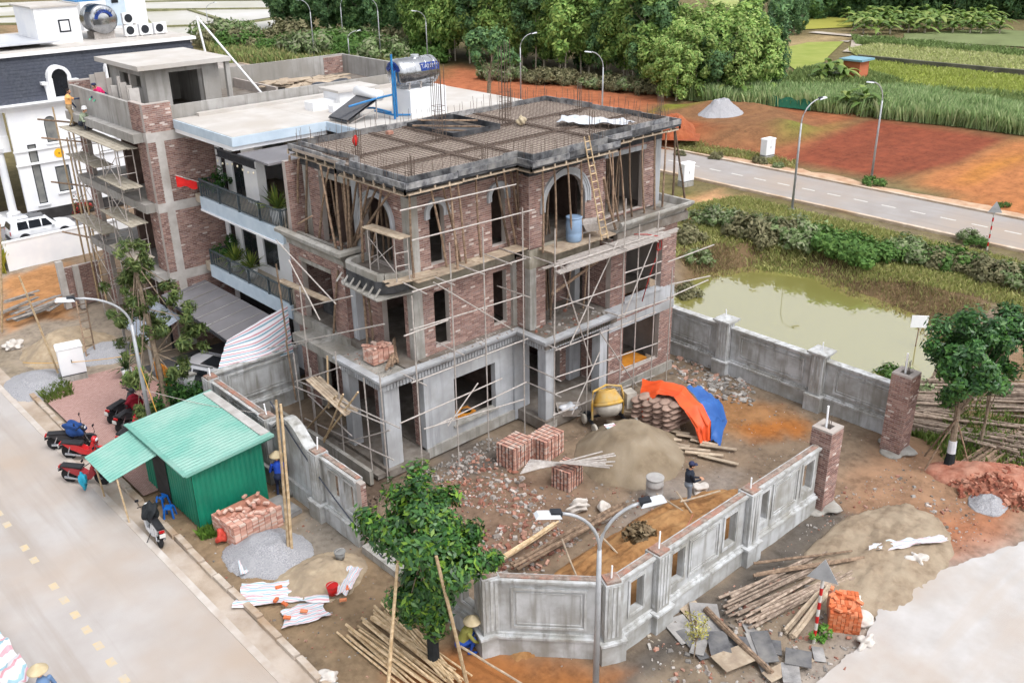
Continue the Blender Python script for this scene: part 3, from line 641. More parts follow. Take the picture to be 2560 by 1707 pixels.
# curved balcony still in its mould
mb = MB(); mo = MB(); so = MB(); N = 8; ring = []
for k in range(N+1): t = math.pi/2*k/N; ring.append((17.3-.5*math.sin(t), 26.75+.45*math.cos(t)))
ring = [(17.85, 27.2)]+ring+[(16.8-.0*k, 26.4-.25*k) for k in range(6)]+[(16.95, 24.95), (17.3, 24.75), (17.85, 24.72)]
for (ax, ay), (bx, by) in zip(ring[:-1], ring[1:]):
    mb.beam((ax, ay, 7.08), (bx, by, 7.08), .2, .36); mo.beam((ax-.13, ay-.03, 6.82), (bx-.13, by-.03, 6.82), .03, .42)
mb.build('balcony_rim', 'concrete', H); mo.build('balcony_mould', 'form_dark', H)
so.prism([(x-.3, y+.1) for x, y in ring[:9]]+[(16.4, 24.7), (17.85, 24.5)], lambda a, b, t: (a, b, t), 6.5, 6.55); so.build('soffit_board', 'concrete', H); part('balcony_slab', 'dusty', (16.9, 17.9, 24.85, 27.1, 6.9, 7.0))
for k in range(7): y = 24.9+k*.38; MB().beam((16.45, y, 6.56), (16.68, y-.05, 6.85), .05, .05).build('mould_strut', 'concrete', H)
# ---- roof: formwork, deck, reinforcement
OL = [(17.6, 31.55), (17.6, 27.75), (17.2, 27.75), (17.2, 23.8), (21.95, 23.8), (21.95, 23.05), (26.4, 23.05), (26.4, 23.85), (30.95, 23.85), (30.95, 31.55), (17.6, 31.55)]
def inset(poly, d):
    q = poly[:-1]; n = len(q); out = []
    for i in range(n):
        (ax, ay), (bx, by), (cx, cy) = q[i-1], q[i], q[(i+1) % n]
        n1 = Vector((-(by-ay), bx-ax)).normalized(); n2 = Vector((-(cy-by), cx-bx)).normalized(); out.append((bx+(n1.x+n2.x)*d, by+(n1.y+n2.y)*d))
    return out+[out[0]]
IL = inset(OL, .34)
D = MB(); D.prism(OL[:-1], lambda a, b, t: (a, b, t), 10.24, 10.3); D.build('eave_soffit', 'form_dark', H)
mb = MB()
for (x0, x1, y0, y1) in ((17.55, 22.3, 24.14, 31.2), (22.3, 26.1, 23.4, 28.05), (26.1, 30.6, 24.2, 31.2), (22.3, 22.62, 28.05, 31.2), (24.95, 26.1, 28.05, 31.2)): mb.box(x0, x1, y0, y1, 10.3, 10.4)
mb.build('roof_deck', 'deck', H)
def boards(path, z0, z1, th, name, m, lmin=1.1, lmax=2.4):
    for (ax, ay), (bx, by) in zip(path[:-1], path[1:]):
        L = math.hypot(bx-ax, by-ay); t = 0
        while t < L-.05:
            l = min(U(lmin, lmax), L-t); l = L-t if L-t-l < .4 else l; a = t/L; b = (t+l-.012)/L; dz = U(-.03, .03)
            mm = MB().beam((ax+(bx-ax)*a, ay+(by-ay)*a, (z0+z1)/2+dz), (ax+(bx-ax)*b, ay+(by-ay)*b, (z0+z1)/2+dz), th+U(0, .012), z1-z0)
            mm.build(name, m, H); t += l
boards(OL, 10.31, 10.5, .045, 'formwork_board', 'form_board'); boards(IL, 10.34, 10.62, .04, 'formwork_board', 'form_board')
lo = inset(OL, .1); boards(lo, 10.09, 10.13, .2, 'soffit_plank', 'plank', 1.6, 3.)
mb = MB()
for (ax, ay), (bx, by) in zip(OL[:-2], OL[1:-1]):
    L = math.hypot(bx-ax, by-ay); n = max(1, int(L/.55))
    for k in range(n+1): t = k/n; mb.box(ax+(bx-ax)*t-.03, ax+(bx-ax)*t+.03, ay+(by-ay)*t+.02, ay+(by-ay)*t+.07, 10.12, 10.3)
mb.build('spacer_block', 'plank', H)['kind'] = 'stuff'
def in_deck(x, y): return (17.6 < x < 30.5 and 24.2 < y < 31.1 or 22.4 < x < 26 and 23.5 < y < 25) and not (22.55 < x < 25. and y > 28.0)
mb = MB()
for y in np.arange(23.6, 31.1, .2):
    xs_ = [x for x in np.arange(17.65, 30.5, .05) if in_deck(x, y)]
    if not xs_: continue
    s0 = xs_[0]; pv = s0
    for x in xs_[1:]+[1e3]:
        if x-pv > .08: mb.beam((s0, y, 10.435), (pv, y, 10.435), .012, .012); s0 = x
        pv = x
for x in np.arange(17.7, 30.5, .2):
    ys_ = [y for y in np.arange(23.55, 31.1, .05) if in_deck(x, y)]
    if not ys_: continue
    s0 = ys_[0]; pv = s0
    for y in ys_[1:]+[1e3]:
        if y-pv > .08: mb.beam((x, s0, 10.45), (x, pv, 10.45), .012, .012); s0 = y
        pv = y
mb.build('reinforcement_mesh', 'rebar', H)['kind'] = 'stuff'
for a, b in (((17.7, 26.1), (30.4, 26.1)), ((17.7, 28.15), (22.4, 28.15)), ((25.1, 28.4), (30.4, 28.4)), ((20.9, 24.3), (20.9, 31)), ((22.5, 24.2), (22.5, 31)), ((26.2, 24.3), (26.2, 31)), ((28.6, 24.3), (28.6, 28.4))):
    m = MB(); v = Vector((b[0]-a[0], b[1]-a[1], 0)); L = v.length; v /= L; s = Vector((-v.y, v.x, 0))
    for o in (-.09, .09): m.beam(Vector((*a, 10.47))+s*o, Vector((*b, 10.47))+s*o, .035, .04)
    t = 0
    while t < L: p = Vector((*a, 10.48))+v*t; m.beam(p-s*.1, p+s*.1, .03, .03); t += .15
    m.build('beam_cage', 'rebar', H)
# stair opening
for a, b in (((22.6, 28.05), (24.98, 28.05)), ((24.98, 28.05), (24.98, 30.9)), ((24.98, 30.9), (22.6, 30.9)), ((22.6, 30.9), (22.6, 28.05))):
    MB().beam((*a, 10.25), (*b, 10.25), .04, .75).build('shaft_board', 'form_dark', H)
for a, b in (((22.4, 30.3), (24.2, 28.3)), ((23.2, 31.), (24.9, 29.3)), ((22.6, 29.), (23.3, 28.1))): MB().beam((*a, 10.62), (*b, 10.6), .09, .05).build('shaft_batten', 'prop_wood', H)
# starter bars along the edges
mb = MB()
def barq(x, y, z0, h, r=.009, tilt=.05):
    a, b = U(-tilt, tilt), U(-tilt, tilt); mb.cyl((x, y, z0), (x+a, y+b, z0+h), r, r, 3, False)
for (ax, ay), (bx, by) in zip(IL[:-1], IL[1:]):
    L = math.hypot(bx-ax, by-ay); n = int(L/.2)
    for k in range(n+1):
        if rnd.random() < .9: t = k/max(1, n); barq(ax+(bx-ax)*t+U(-.1, .1), ay+(by-ay)*t+U(0, .2), 10.4, U(.45, .75))
mb.build('starter_bar', 'rebar', H)['kind'] = 'stuff'
def cage(x, y, z0, h, w=.26, name='column_cage', n=8):
    c = MB(); per = [(-1, -1), (0, -1), (1, -1), (1, 0), (1, 1), (0, 1), (-1, 1), (-1, 0)][:n]
    for dx, dy in per: c.cyl((x+dx*w/2, y+dy*w/2, z0), (x+dx*w/2+U(-.04, .04), y+dy*w/2+U(-.04, .04), z0+h*U(.93, 1.02)), .014, .014, 4)
    t = z0+.05
    while t < z0+h*.45:
        for k in range(4):
            q = [(-1, -1), (1, -1), (1, 1), (-1, 1)]; a, b = q[k], q[(k+1) % 4]; c.cyl((x+a[0]*w/2, y+a[1]*w/2, t), (x+b[0]*w/2, y+b[1]*w/2, t), .008, .008, 3, False)
        t += .18
    return c.build(name, 'rebar', H)
cage(22.0, 28.1, 10.4, 2.95, .36); cage(25.6, 28.42, 10.4, 3.25, .32)
for x, y, h in ((29.5, 28.2, 1.3), (30.3, 24.5, 1.1), (18.3, 28.1, 1.0), (26.3, 24.5, 1.0), (28., 30.9, .9), (20.9, 24.4, .7), (17.8, 24.4, .8)): cage(x, y, 10.4, h, .24, n=5)
# odds and ends on the deck
def cloth(name, m, label, cat, c, sx, sy, rz, z, seed=0, amp=.12, nu=26, nv=16, bend=None, parent=None):
    M = Matrix.Rotation(rz, 3, 'Z')
    def fn(a, b):
        x, y = (a-.5)*sx, (b-.5)*sy; w = (fbs(a*6+seed, b*4, seed+50)); e = (fbs(a*3, b*3+seed, seed+60))-.5
        zz = z+amp*w+(bend(a, b) if bend else 0); p = M @ Vector((x*(1+.25*e), y*(1+.45*e), 0)); return Vector((c[0]+p.x, c[1]+p.y, zz))
    mb = MB().grid(fn, nu, nv)
    return one(name, mb, m, label, cat, smooth=True)
mat('white_sheet', C(226, 226, 230), C(206, 210, 218), s=3., rough=.6, a2=C(196, 206, 216), s2=1.5)
cloth('plastic_sheet', 'white_sheet', 'crumpled white plastic sheet lying on the roof reinforcement', 'sheet', (27.9, 25.7), 2.9, 1.0, R(-62), 10.48, 3, .35)
one('cloth_rag', MB().blob((18.35, 28.2, 11.0), .08, .1, .2, 4, .4), mat('red_cloth', C(214, 48, 44, K), C(170, 30, 34, K), s=8), 'red cloth hung on a starter bar at the roof corner', 'cloth', smooth=True)
MB().cyl((18.35, 28.2, 10.4), (18.35, 28.2, 11.15), .012, n=4).build('starter_bar', 'rebar', H)
one('cement_sack', MB().blob((26.0, 27.9, 10.62), .2, .16, .2, 8, .25), mat('sack_tan', C(212, 196, 168), C(180, 164, 138), s=6), 'tan sack on the roof beside the tall bar cage', 'sack', smooth=True)
one('roof_brick', MB().obox((21.3, 30.3, 10.52), .24, .2, .12), mat('red_brick_one', C(196, 150, 132), C(170, 120, 104), s=8), 'red brick lying by the shaft formwork on the roof', 'brick')
# ================================================================== NEIGHBOURING HOUSES
mat('white_wall', C(240, 240, 243, K), C(230, 231, 235, K), s=.8, rough=.8, a2=C(220, 222, 227, K), s2=.4)
mat('white_roof', C(214, 210, 206), C(200, 195, 190), s=.8, rough=.85, a2=C(196, 188, 180), s2=.5, st=None)
mat('blue_fascia', C(190, 204, 216, K), C(176, 192, 206, K), s=2., rough=.8)
mat('dark_glass', C(44, 48, 54), C(26, 28, 32), s=.7, rough=.12, spec=.6)
mat('dark_frame', C(48, 52, 60), C(38, 40, 46), s=4., rough=.5)
mat('grey_rail', C(92, 104, 110), C(74, 84, 90), s=5., rough=.5)
mat('terrace_tile', C(208, 196, 178), C(190, 176, 158), s=1., rough=.7)
mat('shade_canopy', C(128, 126, 130), C(112, 110, 114), s=.5, rough=.75, a2=C(146, 144, 148), s2=.5)
mat('stainless', C(206, 208, 212), C(170, 172, 176), s=2., rough=.18, metal=.9)
mat('grey_wall', C(172, 170, 168, K), C(150, 147, 144, K), s=1.2, rough=.92, bump=.2, bs=10, a2=C(140, 136, 130, K), s2=.35, st=C(128, 125, 120, K))
mat('beam_conc', C(196, 192, 188, K), C(176, 170, 166, K), s=2., rough=.92, a2=C(160, 154, 148, K), s2=.8)
mat('blue_pipe', C(52, 142, 206), C(40, 120, 186), s=5., rough=.4)
mat('blue_print', C(28, 66, 150), C(24, 56, 132), s=5., rough=.4)
mat('slate', C(84, 88, 98, K), C(64, 68, 78, K), s=6., rough=.75, bump=.5, bs=14, a2=C(74, 78, 90, K), s2=.6)
N = thing('white_townhouse', 'white townhouse with railed balconies and a flat pale roof behind the building site', 'house', (20, 36.5, 0))
def npart(name, m, *boxes, parent=None): return part(name, m, *boxes, parent=parent or N)
npart('roof_slab', 'white_roof', (17.0, 21.3, 34.75, 39.9, 10.16, 10.36)); npart('roof_slab', 'white_roof', (21.3, 30.2, 32.3, 39.9, 10.16, 10.364))
npart('roof_fascia', 'blue_fascia', (16.94, 17.0, 34.69, 39.9, 9.98, 10.34), (17.0, 21.3, 34.69, 34.75, 9.98, 10.34), (21.24, 21.3, 32.24, 34.69, 9.98, 10.34))
npart('roof_edge', 'white_wall', (16.98, 17.3, 34.8, 39.9, 9.8, 9.98), (17.3, 21.3, 34.8, 35., 9.8, 9.98))
npart('roof_kerb', 'white_roof', (18., 30, 39.6, 39.9, 10.36, 10.5))
DO3 = [(37.4, 38.4, 7.06, 9.2), (39.0, 39.5, 7.06, 9.2)]; DO2 = [(36.99, 38.33, 4.0, 5.52), (38.94, 39.5, 4.3, 5.52), (35.2, 36.45, 4.3, 5.5)]
for (z0, z1, ops) in ((7.05, 9.8, DO3), (3.9, 6.6, DO2)):
    w = wall_mesh('y', 18.6, 32.3 if z0 < 5 else 36.9, 39.85, z0, z1, ops, .2).build('front_wall', 'white_wall', N)
    for o in ops:
        d = npart('door', 'dark_frame', (18.66, 18.7, o[0]+.02, o[1]-.02, o[2], o[3]-.02), parent=w)
        nP = 2 if o[1]-o[0] > .8 else 1
        for k in range(nP):
            a = o[0]+.06+(o[1]-o[0]-.1)*k/nP; b = o[0]+.04+(o[1]-o[0]-.1)*(k+1)/nP-.02; npart('pane', 'dark_glass', (18.645, 18.658, a, b, o[2]+.08, o[3]-.1), parent=w)
w = npart('front_wall', 'white_wall', (18.6, 18.8, 34.05, 39.85, .0, 3.5)); npart('garage_shade_panel', 'dark_in', (18.57, 18.6, 34.6, 39.3, .02, 2.4), parent=w)  # dark sheet on the closed wall paints the shade of a garage opening
npart('pillar', 'white_wall', (18.4, 18.8, 35.83, 36.9, 7.05, 9.8)); npart('recess_wall', 'terrace_tile', (20.4, 20.6, 32.3, 36.9, 7.05, 9.8)); npart('recess_shade_panel', 'dark_glass', (20.37, 20.39, 34.2, 35.3, 7.07, 9.4))  # flat dark sheet on the recess wall stands in for a shaded opening
npart('side_wall', 'white_wall', (18.8, 30, 32.3, 32.5, 0, 7.0), (21.3, 30, 32.4, 32.6, 0, 10.16)); npart('back_wall', 'white_wall', (29.8, 30, 32.6, 39.85, 0, 10.16)); npart('party_wall', 'white_wall', (18.8, 30, 39.7, 39.86, 0, 10.16))
npart('floor_slab', 'terrace_tile', (17.4, 21.3, 32.3, 39.85, 6.7, 7.05)); npart('floor_slab', 'terrace_tile', (17.4, 21.3, 32.3, 39.85, 3.5, 3.92))
npart('balcony_fascia', 'blue_fascia', (17.3, 17.42, 32.2, 39.2, 6.52, 7.08)); npart('balcony_lip', 'white_wall', (17.26, 17.45, 32.2, 39.2, 6.44, 6.52)); npart('balcony_fascia', 'blue_fascia', (17.3, 17.42, 32.2, 39.2, 3.36, 3.94))
for z, h in ((7.08, .72), (3.94, .66)):
    rl = MB().box(17.32, 17.4, 32.3, 39.1, z+h, z+h+.05).build('balcony_railing', 'grey_rail', N)
    for p in (32.3, 34.0, 35.7, 37.4, 39.1): MB().box(17.32, 17.4, p-.04, p+.04, z, z+h+.08).build('railing_post', 'grey_rail', rl)
    MB().box(17.34, 17.38, 32.3, 39.1, z+.06, z+.1).build('bottom_rail', 'grey_rail', rl)
    b = MB(); y = 32.4
    while y < 39.05: b.box(17.35, 17.37, y, y+.035, z+.1, z+h); y += .12
    b.build('baluster', 'grey_rail', rl)['kind'] = 'stuff'
    b = MB().box(17.36, 18.6, 39.08, 39.12, z+h, z+h+.05); x = 17.45
    while x < 18.6: b.box(x, x+.03, 39.09, 39.11, z, z+h); x += .12
    b.build('end_railing', 'grey_rail', N)
    b = MB().box(17.36, 18.4, 32.28, 32.32, z+h, z+h+.05); x = 17.45
    while x < 18.4: b.box(x, x+.03, 32.29, 32.31, z, z+h); x += .13
    b.build('end_railing', 'grey_rail', N)
npart('canopy', 'shade_canopy', (17.1, 21.2, 32.3, 34.7, 9.62, 9.7)); npart('canopy_rim', 'blue_fascia', (19.2, 21.3, 33.1, 33.3, 9.7, 9.9))
mb = MB(); y = 33.35
while y < 36.4: mb.box(17.05, 17.08, y, y+.04, 9.35, 9.66); y += .09
mb.box(17.04, 17.09, 33.3, 36.5, 9.62, 9.68).box(17.04, 17.09, 33.3, 36.5, 9.33, 9.37); mb.build('lattice', 'dark_frame', N)['kind'] = 'stuff'
for k in range(8):
    MB().blob((17.02, 33.4+k*.42, 9.18-.06*math.sin(k*1.3)), .035, .035, .05, k, 0, 1).build('string_bulb', mat('bulb', C(250, 240, 214), rough=.3), N)
# carport
CP = thing('carport', 'grey polycarbonate carport roof in front of the white townhouse', 'carport', (16.3, 37, 0))
mb = MB(); mb.add([(15.1, 33.72, 2.62), (17.3, 33.72, 2.95), (17.3, 40.4, 2.95), (15.35, 40.4, 2.62), (15.1, 33.72, 2.66), (17.3, 33.72, 2.99), (17.3, 40.4, 2.99), (15.35, 40.4, 2.66)], [(0, 1, 2, 3), (7, 6, 5, 4), (0, 1, 5, 4), (1, 2, 6, 5), (2, 3, 7, 6), (3, 0, 4, 7)])
mb.build('roof_sheet', 'shade_canopy', CP)
for k in range(6):
    y = 34.6+k*1.0; MB().beam((15.15, y, 2.68), (17.28, y, 3.0), .03, .02).build('roof_seam', 'grey_wall', CP)
MB().beam((15.1, 33.72, 2.56), (15.35, 40.4, 2.56), .08, .1).build('front_beam', 'dark_frame', CP)
for p in ((15.2, 33.9), (15.4, 40.2)): MB().box(p[0]-.05, p[0]+.05, p[1]-.05, p[1]+.05, 0, 2.6).build('post', 'dark_frame', CP)
for k in range(5):
    p = MB().box(18.0, 18.04, 34.7+k*.9, 35.5+k*.9, 0.05, 2.2)
    p.build('gate_panel', 'dark_frame', CP)
# things on the white roof
npart('roof_hatch', 'white_wall', (23.2, 25.1, 36.6, 37.9, 10.36, 11.05)); npart('roof_hatch_lid', 'white_roof', (23.05, 25.25, 36.45, 38.05, 11.05, 11.15)); npart('roof_upstand', 'white_wall', (22.0, 23.2, 36.9, 37.6, 10.36, 10.72)); npart('roof_upstand', 'white_wall', (22.4, 23.8, 35.9, 36.3, 10.36, 10.66)); npart('tank_plinth', 'white_wall', (24.0, 25.9, 32.5, 33.8, 10.36, 11.5))
T = thing('water_tank', 'shiny horizontal steel water tank with blue lettering on the white townhouse roof', 'water tank', (24.7, 33.1, 11.5))
M = Matrix.Rotation(R(90), 3, 'Y')
cz = 12.16; rr = .58
MB().lathe([(0.02, -1.12), (.3, -1.1), (.48, -1.02), (rr, -.9), (rr, .9), (.48, 1.02), (.3, 1.1), (.02, 1.12)], (24.7, 33.1, cz), 28, M).build('tank_shell', 'stainless', T, smooth=True)
for x in (-.75, -.3, .3, .75): MB().lathe([(rr+.004, -.02), (rr+.018, 0), (rr+.004, .02)], (24.7+x, 33.1, cz), 28, M).build('tank_rib', 'stainless', T, smooth=True)
MB().cyl((24.8, 33.1, cz+rr-.03), (24.8, 33.1, cz+rr+.08), .2, .18, 16).build('tank_lid', 'stainless', T)
for x in (24.1, 24.7, 25.3):
    for y in (32.65, 33.55): MB().beam((x, y, 11.5), (x+.1, 33.1+(y-33.1)*.9, 12.0), .05, .05).build('tank_leg', 'steel_tube', T)
def text(s, M4, size, m, parent, name='lettering', ext=.004, bend=None):
    cu = bpy.data.curves.new('lettering', 'FONT'); cu.body = s; cu.size = size; cu.align_x = 'CENTER'; cu.align_y = 'CENTER'; cu.extrude = ext
    o = bpy.data.objects.new('tmp_text', cu); COL.objects.link(o); dg = bpy.context.evaluated_depsgraph_get(); me = bpy.data.meshes.new_from_object(o.evaluated_get(dg)); bpy.data.objects.remove(o)
    if bend:
        for v in me.vertices: v.co = bend(v.co)
    me.transform(M4); off = worldloc(parent); me.transform(Matrix.Translation(-off)); me.materials.clear(); me.materials.append(MATS[m]); q = bpy.data.objects.new(name, me); COL.objects.link(q); q.parent = parent; return q
mat('white_print', C(236, 238, 242), rough=.5)
# name panel on the side of the tank facing the site (wrapped on the shell), and on its end
def onshell(rad, mid=R(22)):
    def f(co): a = mid+co.y/rad; return Vector((25.15+co.x, 33.1-rad*math.cos(a), cz+rad*math.sin(a)))
    return f
mb = MB().grid(lambda a, b: onshell(rr+.012)(Vector(((a-.5)*.95, (b-.5)*.34, 0))), 4, 6); mb.build('name_panel', 'blue_print', T)
text('TANMY', Matrix.Identity(4), .27, 'white_print', T, bend=lambda co: onshell(rr+.02)(co))
mb = MB(); n = 14
for k in range(n):
    a0, a1 = R(-28)+R(146)*k/n, R(-28)+R(146)*(k+1)/n; q = []
    for a, r in ((a0, .22), (a1, .22), (a1, .5), (a0, .5)): q.append((23.7-.12*(1-((r-.2)/.38)**2)-.012, 33.1+r*math.cos(math.pi/2+a-R(45)+R(0)), cz+r*math.sin(math.pi/2+a-R(45))))
    mb.add(q, [(0, 1, 2, 3)])
mb.build('end_panel', 'blue_print', T)
def endbend(co):
    a = math.pi/2+R(0)+co.x/.36; r = .36+co.y; return Vector((23.6-.02, 33.1+r*math.cos(a), cz+r*math.sin(a)))
text('TANMY', Matrix.Identity(4), .2, 'white_print', T, bend=endbend)
SH = thing('solar_heater', 'slanted solar water heater with a white drum on the pale flat roof', 'solar heater', (22.3, 33.9, 10.36))
MB().add([(21.4, 33.35, 10.5), (21.4, 34.75, 10.5), (22.9, 34.75, 11.2), (22.9, 33.35, 11.2), (21.4, 33.35, 10.46), (21.4, 34.75, 10.46), (22.9, 34.75, 11.16), (22.9, 33.35, 11.16)], [(0, 1, 2, 3), (7, 6, 5, 4), (0, 3, 7, 4), (1, 2, 6, 5), (0, 1, 5, 4), (2, 3, 7, 6)]).build('tube_bank', 'dark_glass', SH)
for k in range(14):
    y = 33.42+k*.097; MB().cyl((21.42, y, 10.535), (22.9, y, 11.235), .03, n=6).build('vacuum_tube', mat('tube_dark', C(60, 62, 70), rough=.15, spec=.6), SH)
MB().cyl((23.0, 33.2, 11.35), (23.0, 34.9, 11.35), .21, n=18).build('drum', 'white_wall', SH, smooth=True)
for y in (33.4, 34.7):
    for x, z in ((21.45, 10.5), (22.9, 11.15)): MB().beam((x, y, 10.36), (x, y, z), .04, .04).build('frame_leg', 'steel_tube', SH)
    MB().beam((21.45, y, 10.5), (22.95, y, 11.15), .04, .04).build('frame_rail', 'steel_tube', SH); MB().beam((21.6, y, 10.4), (22.9, y, 10.8), .03, .03).build('frame_brace', 'steel_tube', SH)
BP = thing('pipework', 'bright blue water pipes beside the steel tank on the white roof', 'pipes', (23.5, 33.3, 10.36))
for pts in ([(23.35, 32.75, 10.4), (23.35, 32.75, 13.0)], [(23.5, 32.8, 10.45), (23.5, 32.8, 12.3), (23.75, 32.95, 12.3)], [(23.4, 34.3, 10.55), (23.4, 32.9, 10.55), (23.9, 32.4, 10.55)], [(21.5, 33.3, 11.1), (22.8, 33.25, 11.25), (23.4, 32.8, 11.4)], [(22.6, 34.8, 10.7), (23.1, 33.9, 10.75), (23.5, 33.2, 10.6)]): MB().tube(pts, .045, 6).build('pipe', 'blue_pipe', BP)
FL = thing('red_flag', 'red flag hanging from a pole on the upper balcony corner', 'flag', (17.3, 39.1, 7.9))
MB().cyl((17.36, 39.1, 7.7), (16.5, 39.5, 8.1), .02, n=6).build('flag_pole', 'steel_tube', FL)
MB().grid(lambda a, b: Vector((16.5+.75*a, 39.5-.35*a, 8.08-.35*a-.45*b*(1-.3*a)+.05*math.sin(9*a+4*b))), 10, 6).build('flag_cloth', mat('flag_red', C(222, 44, 40, K), C(196, 30, 34, K), s=3), FL)
# lantern figure on the terrace
LN = thing('stone_lantern', 'dark stone lantern standing on the upper terrace of the white townhouse', 'lantern', (18.9, 35.4, 7.05))
mat('dark_stone', C(92, 78, 68), C(70, 60, 54), s=8, rough=.9)
MB().box(18.7, 19.1, 35.2, 35.6, 7.05, 7.5).build('base', 'dark_stone', LN); MB().lathe([(.34, 0), (.1, .3), (.06, .42), (.12, .5), (.02, .62)], (18.9, 35.4, 7.5), 10).build('cap', 'dark_stone', LN)
# ---------------- the brick townhouse next door
B = thing('brick_townhouse', 'tall bare brick townhouse under construction with a grey rooftop room', 'house', (20, 44, 0))
bp_ = lambda name, m, *bx, parent=None: part(name, m, *bx, parent=parent or B)
BX, BY = 15.75, 40.02
for z0, z1 in ((0.05, 3.3), (3.7, 6.45), (6.85, 9.5)):
    brick_wall('x', BY, 16.45, 30.5, z0, z1, parent=B, pale=.05); brick_wall('x', BY, BX, 16.1, z0, z1, parent=B, pale=.05)
    bp_('column', 'beam_conc', (16.1, 16.46, BY-.012, BY+.2, z0, z1))
    brick_wall('y', BX, BY+.24, 41.1, z0, z1, parent=B); brick_wall('y', BX, 47.4, 48.2, z0, z1, parent=B)
    bp_('inner_wall', 'inner_brick_shade', (19.4, 19.6, BY+.2, 48.2, z0, z1)); bp_('inner_pier', 'inner_brick_shade', (16.2, 17.4, 44.0, 44.2, z0, z1))
for z in (3.3, 6.45, 9.5): bp_('floor_band', 'beam_conc', (BX-.02, 30.5, BY-.015, BY+.3, z, z+.4)); bp_('floor_slab', 'grey_wall', (BX-.45, 30.5, BY+.3, 48.2, z, z+.38))
bp_('parapet', 'grey_wall', (BX-.05, BX+.12, 41.4, 48.2, 9.88, 11.05)); bp_('parapet', 'grey_wall', (17.0, 31.0, BY, BY+.15, 9.88, 10.9)); brick_wall('x', BY, BX, 17., 9.9, 11.1, parent=B, pale=.2)
brick_wall('y', BX, BY+.22, 41.4, 9.9, 11.1, parent=B)
bp_('parapet', 'grey_wall', (17.0, 31., 48.05, 48.2, 9.88, 10.95)); bp_('parapet', 'grey_wall', (30.85, 31., BY+.15, 48.05, 9.88, 10.93)); brick_wall('x', 48.04, 29.6, 30.85, 9.9, 10.9, parent=B); bp_('roof_slab', 'dusty', (BX, 31, BY+.15, 48.05, 9.8, 9.94)); bp_('roof_divider', 'mortar', (24.0, 24.12, 43.6, 48.0, 9.94, 10.4)); brick_wall('x', 48.2, BX, 17., 9.9, 11.2, parent=B)
# roof-top room
wall_mesh('x', 42.75, 17.2, 20.7, 9.9, 12.1, [(18.3, 19.9, 9.9, 11.85)], .18).build('room_wall', 'grey_wall', B); wall_mesh('y', 17.2, 42.93, 47., 9.9, 12.1, [(43.3, 45.6, 11.2, 11.75)], .18).build('room_wall', 'grey_wall', B)
bp_('room_wall', 'grey_wall', (17.2, 20.7, 46.8, 47., 9.9, 12.1)); bp_('room_wall', 'grey_wall', (20.5, 20.7, 44.6, 46.8, 9.9, 12.1)); bp_('room_roof', 'white_roof', (16.75, 21.15, 42.3, 47.2, 12.1, 12.3)); bp_('lintel', 'beam_conc', (17.15, 17.42, 44.3, 44.5, 11.2, 11.75)); bp_('room_post', 'grey_wall', (20.9, 21.1, 42.4, 42.6, 9.9, 12.1))
for k in range(9): bp_('upstand_stake', 'beam_conc', (16.15+U(0, .3), 16.25+U(.3, .4), 42.2+k*.6, 42.28+k*.6, 9.94, 11.3+U(0, .5)))
# offcuts on its roof
for k in range(26):
    x, y = U(24.5, 29), U(43.5, 46.5); o = MB().obox((0, 0, 0), U(.8, 2.2), U(.3, .9), .05, Matrix.Rotation(U(0, 3), 3, 'Z') @ Matrix.Rotation(U(-.2, .2), 3, 'X'))
    b = o.build('roof_offcut', 'plank', B, world=False); b.location = Vector((x, y, 10.0+U(0, .35)))-B.location
one('plastic_heap', MB().blob((26.8, 42.8, 10.1), 1.3, .5, .3, 9, .5, 3), mat('black_sheet', C(62, 66, 76), C(40, 42, 50), s=3, rough=.5), 'crumpled dark plastic heap on the brick townhouse roof', 'plastic', smooth=True)
TR = thing('tripod_hoist', 'two leaning white poles standing on the brick townhouse roof', 'poles', (23, 46, 9.94))
for a, b in (((22.2, 46.5, 9.94), (21.9, 46.8, 13.6)), ((23.8, 44.6, 9.94), (21.9, 46.8, 13.7))): MB().cyl(a, b, .06, .05, 8).build('pole', 'white_wall', TR)
# ---------------- mansard villa
Vv = thing('mansard_villa', 'white villa with a dark slate mansard roof and arched dormer windows', 'villa', (23, 70, 0))
vp = lambda name, m, *bx, parent=None: part(name, m, *bx, parent=parent or Vv)
VO = [(19.5, 20.3, 4.95, 6.6, .4), (19.6, 20.5, 1.65, 3.35), (18.2, 18.75, 1.1, 5.0)]
vw = wall_mesh('x', 66., 17.4, 31, 0, 7.2, VO, .25).build('wall', 'white_wall', Vv)
for o in VO:
    vp('window_frame', 'dark_frame', (o[0]+.01, o[1]-.01, 66.08, 66.12, o[2], o[3]-.01), parent=vw); vp('pane', mat('pane_grey', C(150, 150, 146), C(120, 122, 122), s=1.5, rough=.2), (o[0]+.07, o[1]-.07, 66.05, 66.079, o[2]+.07, o[3]-.1), parent=vw)
    vp('sill', 'white_wall', (o[0]-.12, o[1]+.12, 65.88, 66.02, o[2]-.1, o[2]-.02), parent=vw)
vp('wall', 'white_wall', (15.2, 15.4, 68, 80, 0, 7.2)); vp('string_course', 'white_wall', (17.3, 31, 65.9, 66.02, 4.6, 4.72)); vp('string_course', 'white_wall', (17.3, 31, 65.88, 66.02, 3.72, 3.84)); vp('base', 'dark_in', (17.35, 31, 65.92, 66.02, 0.02, .75))
for k, (o, z0, z1) in enumerate(((.12, 7.2, 7.32), (.22, 7.32, 7.42), (.36, 7.42, 7.52), (.46, 7.52, 7.6))): vp('cornice', 'white_wall', (17.2-o, 31+o, 66-o, 80, z0, z1))
vp('porch_roof', 'white_wall', (14.4, 17.4, 66.8, 72, 5.0, 7.2)); vp('portico_arch', 'white_wall', (14.3, 17.4, 66.7, 66.9, 4.6, 5.6))
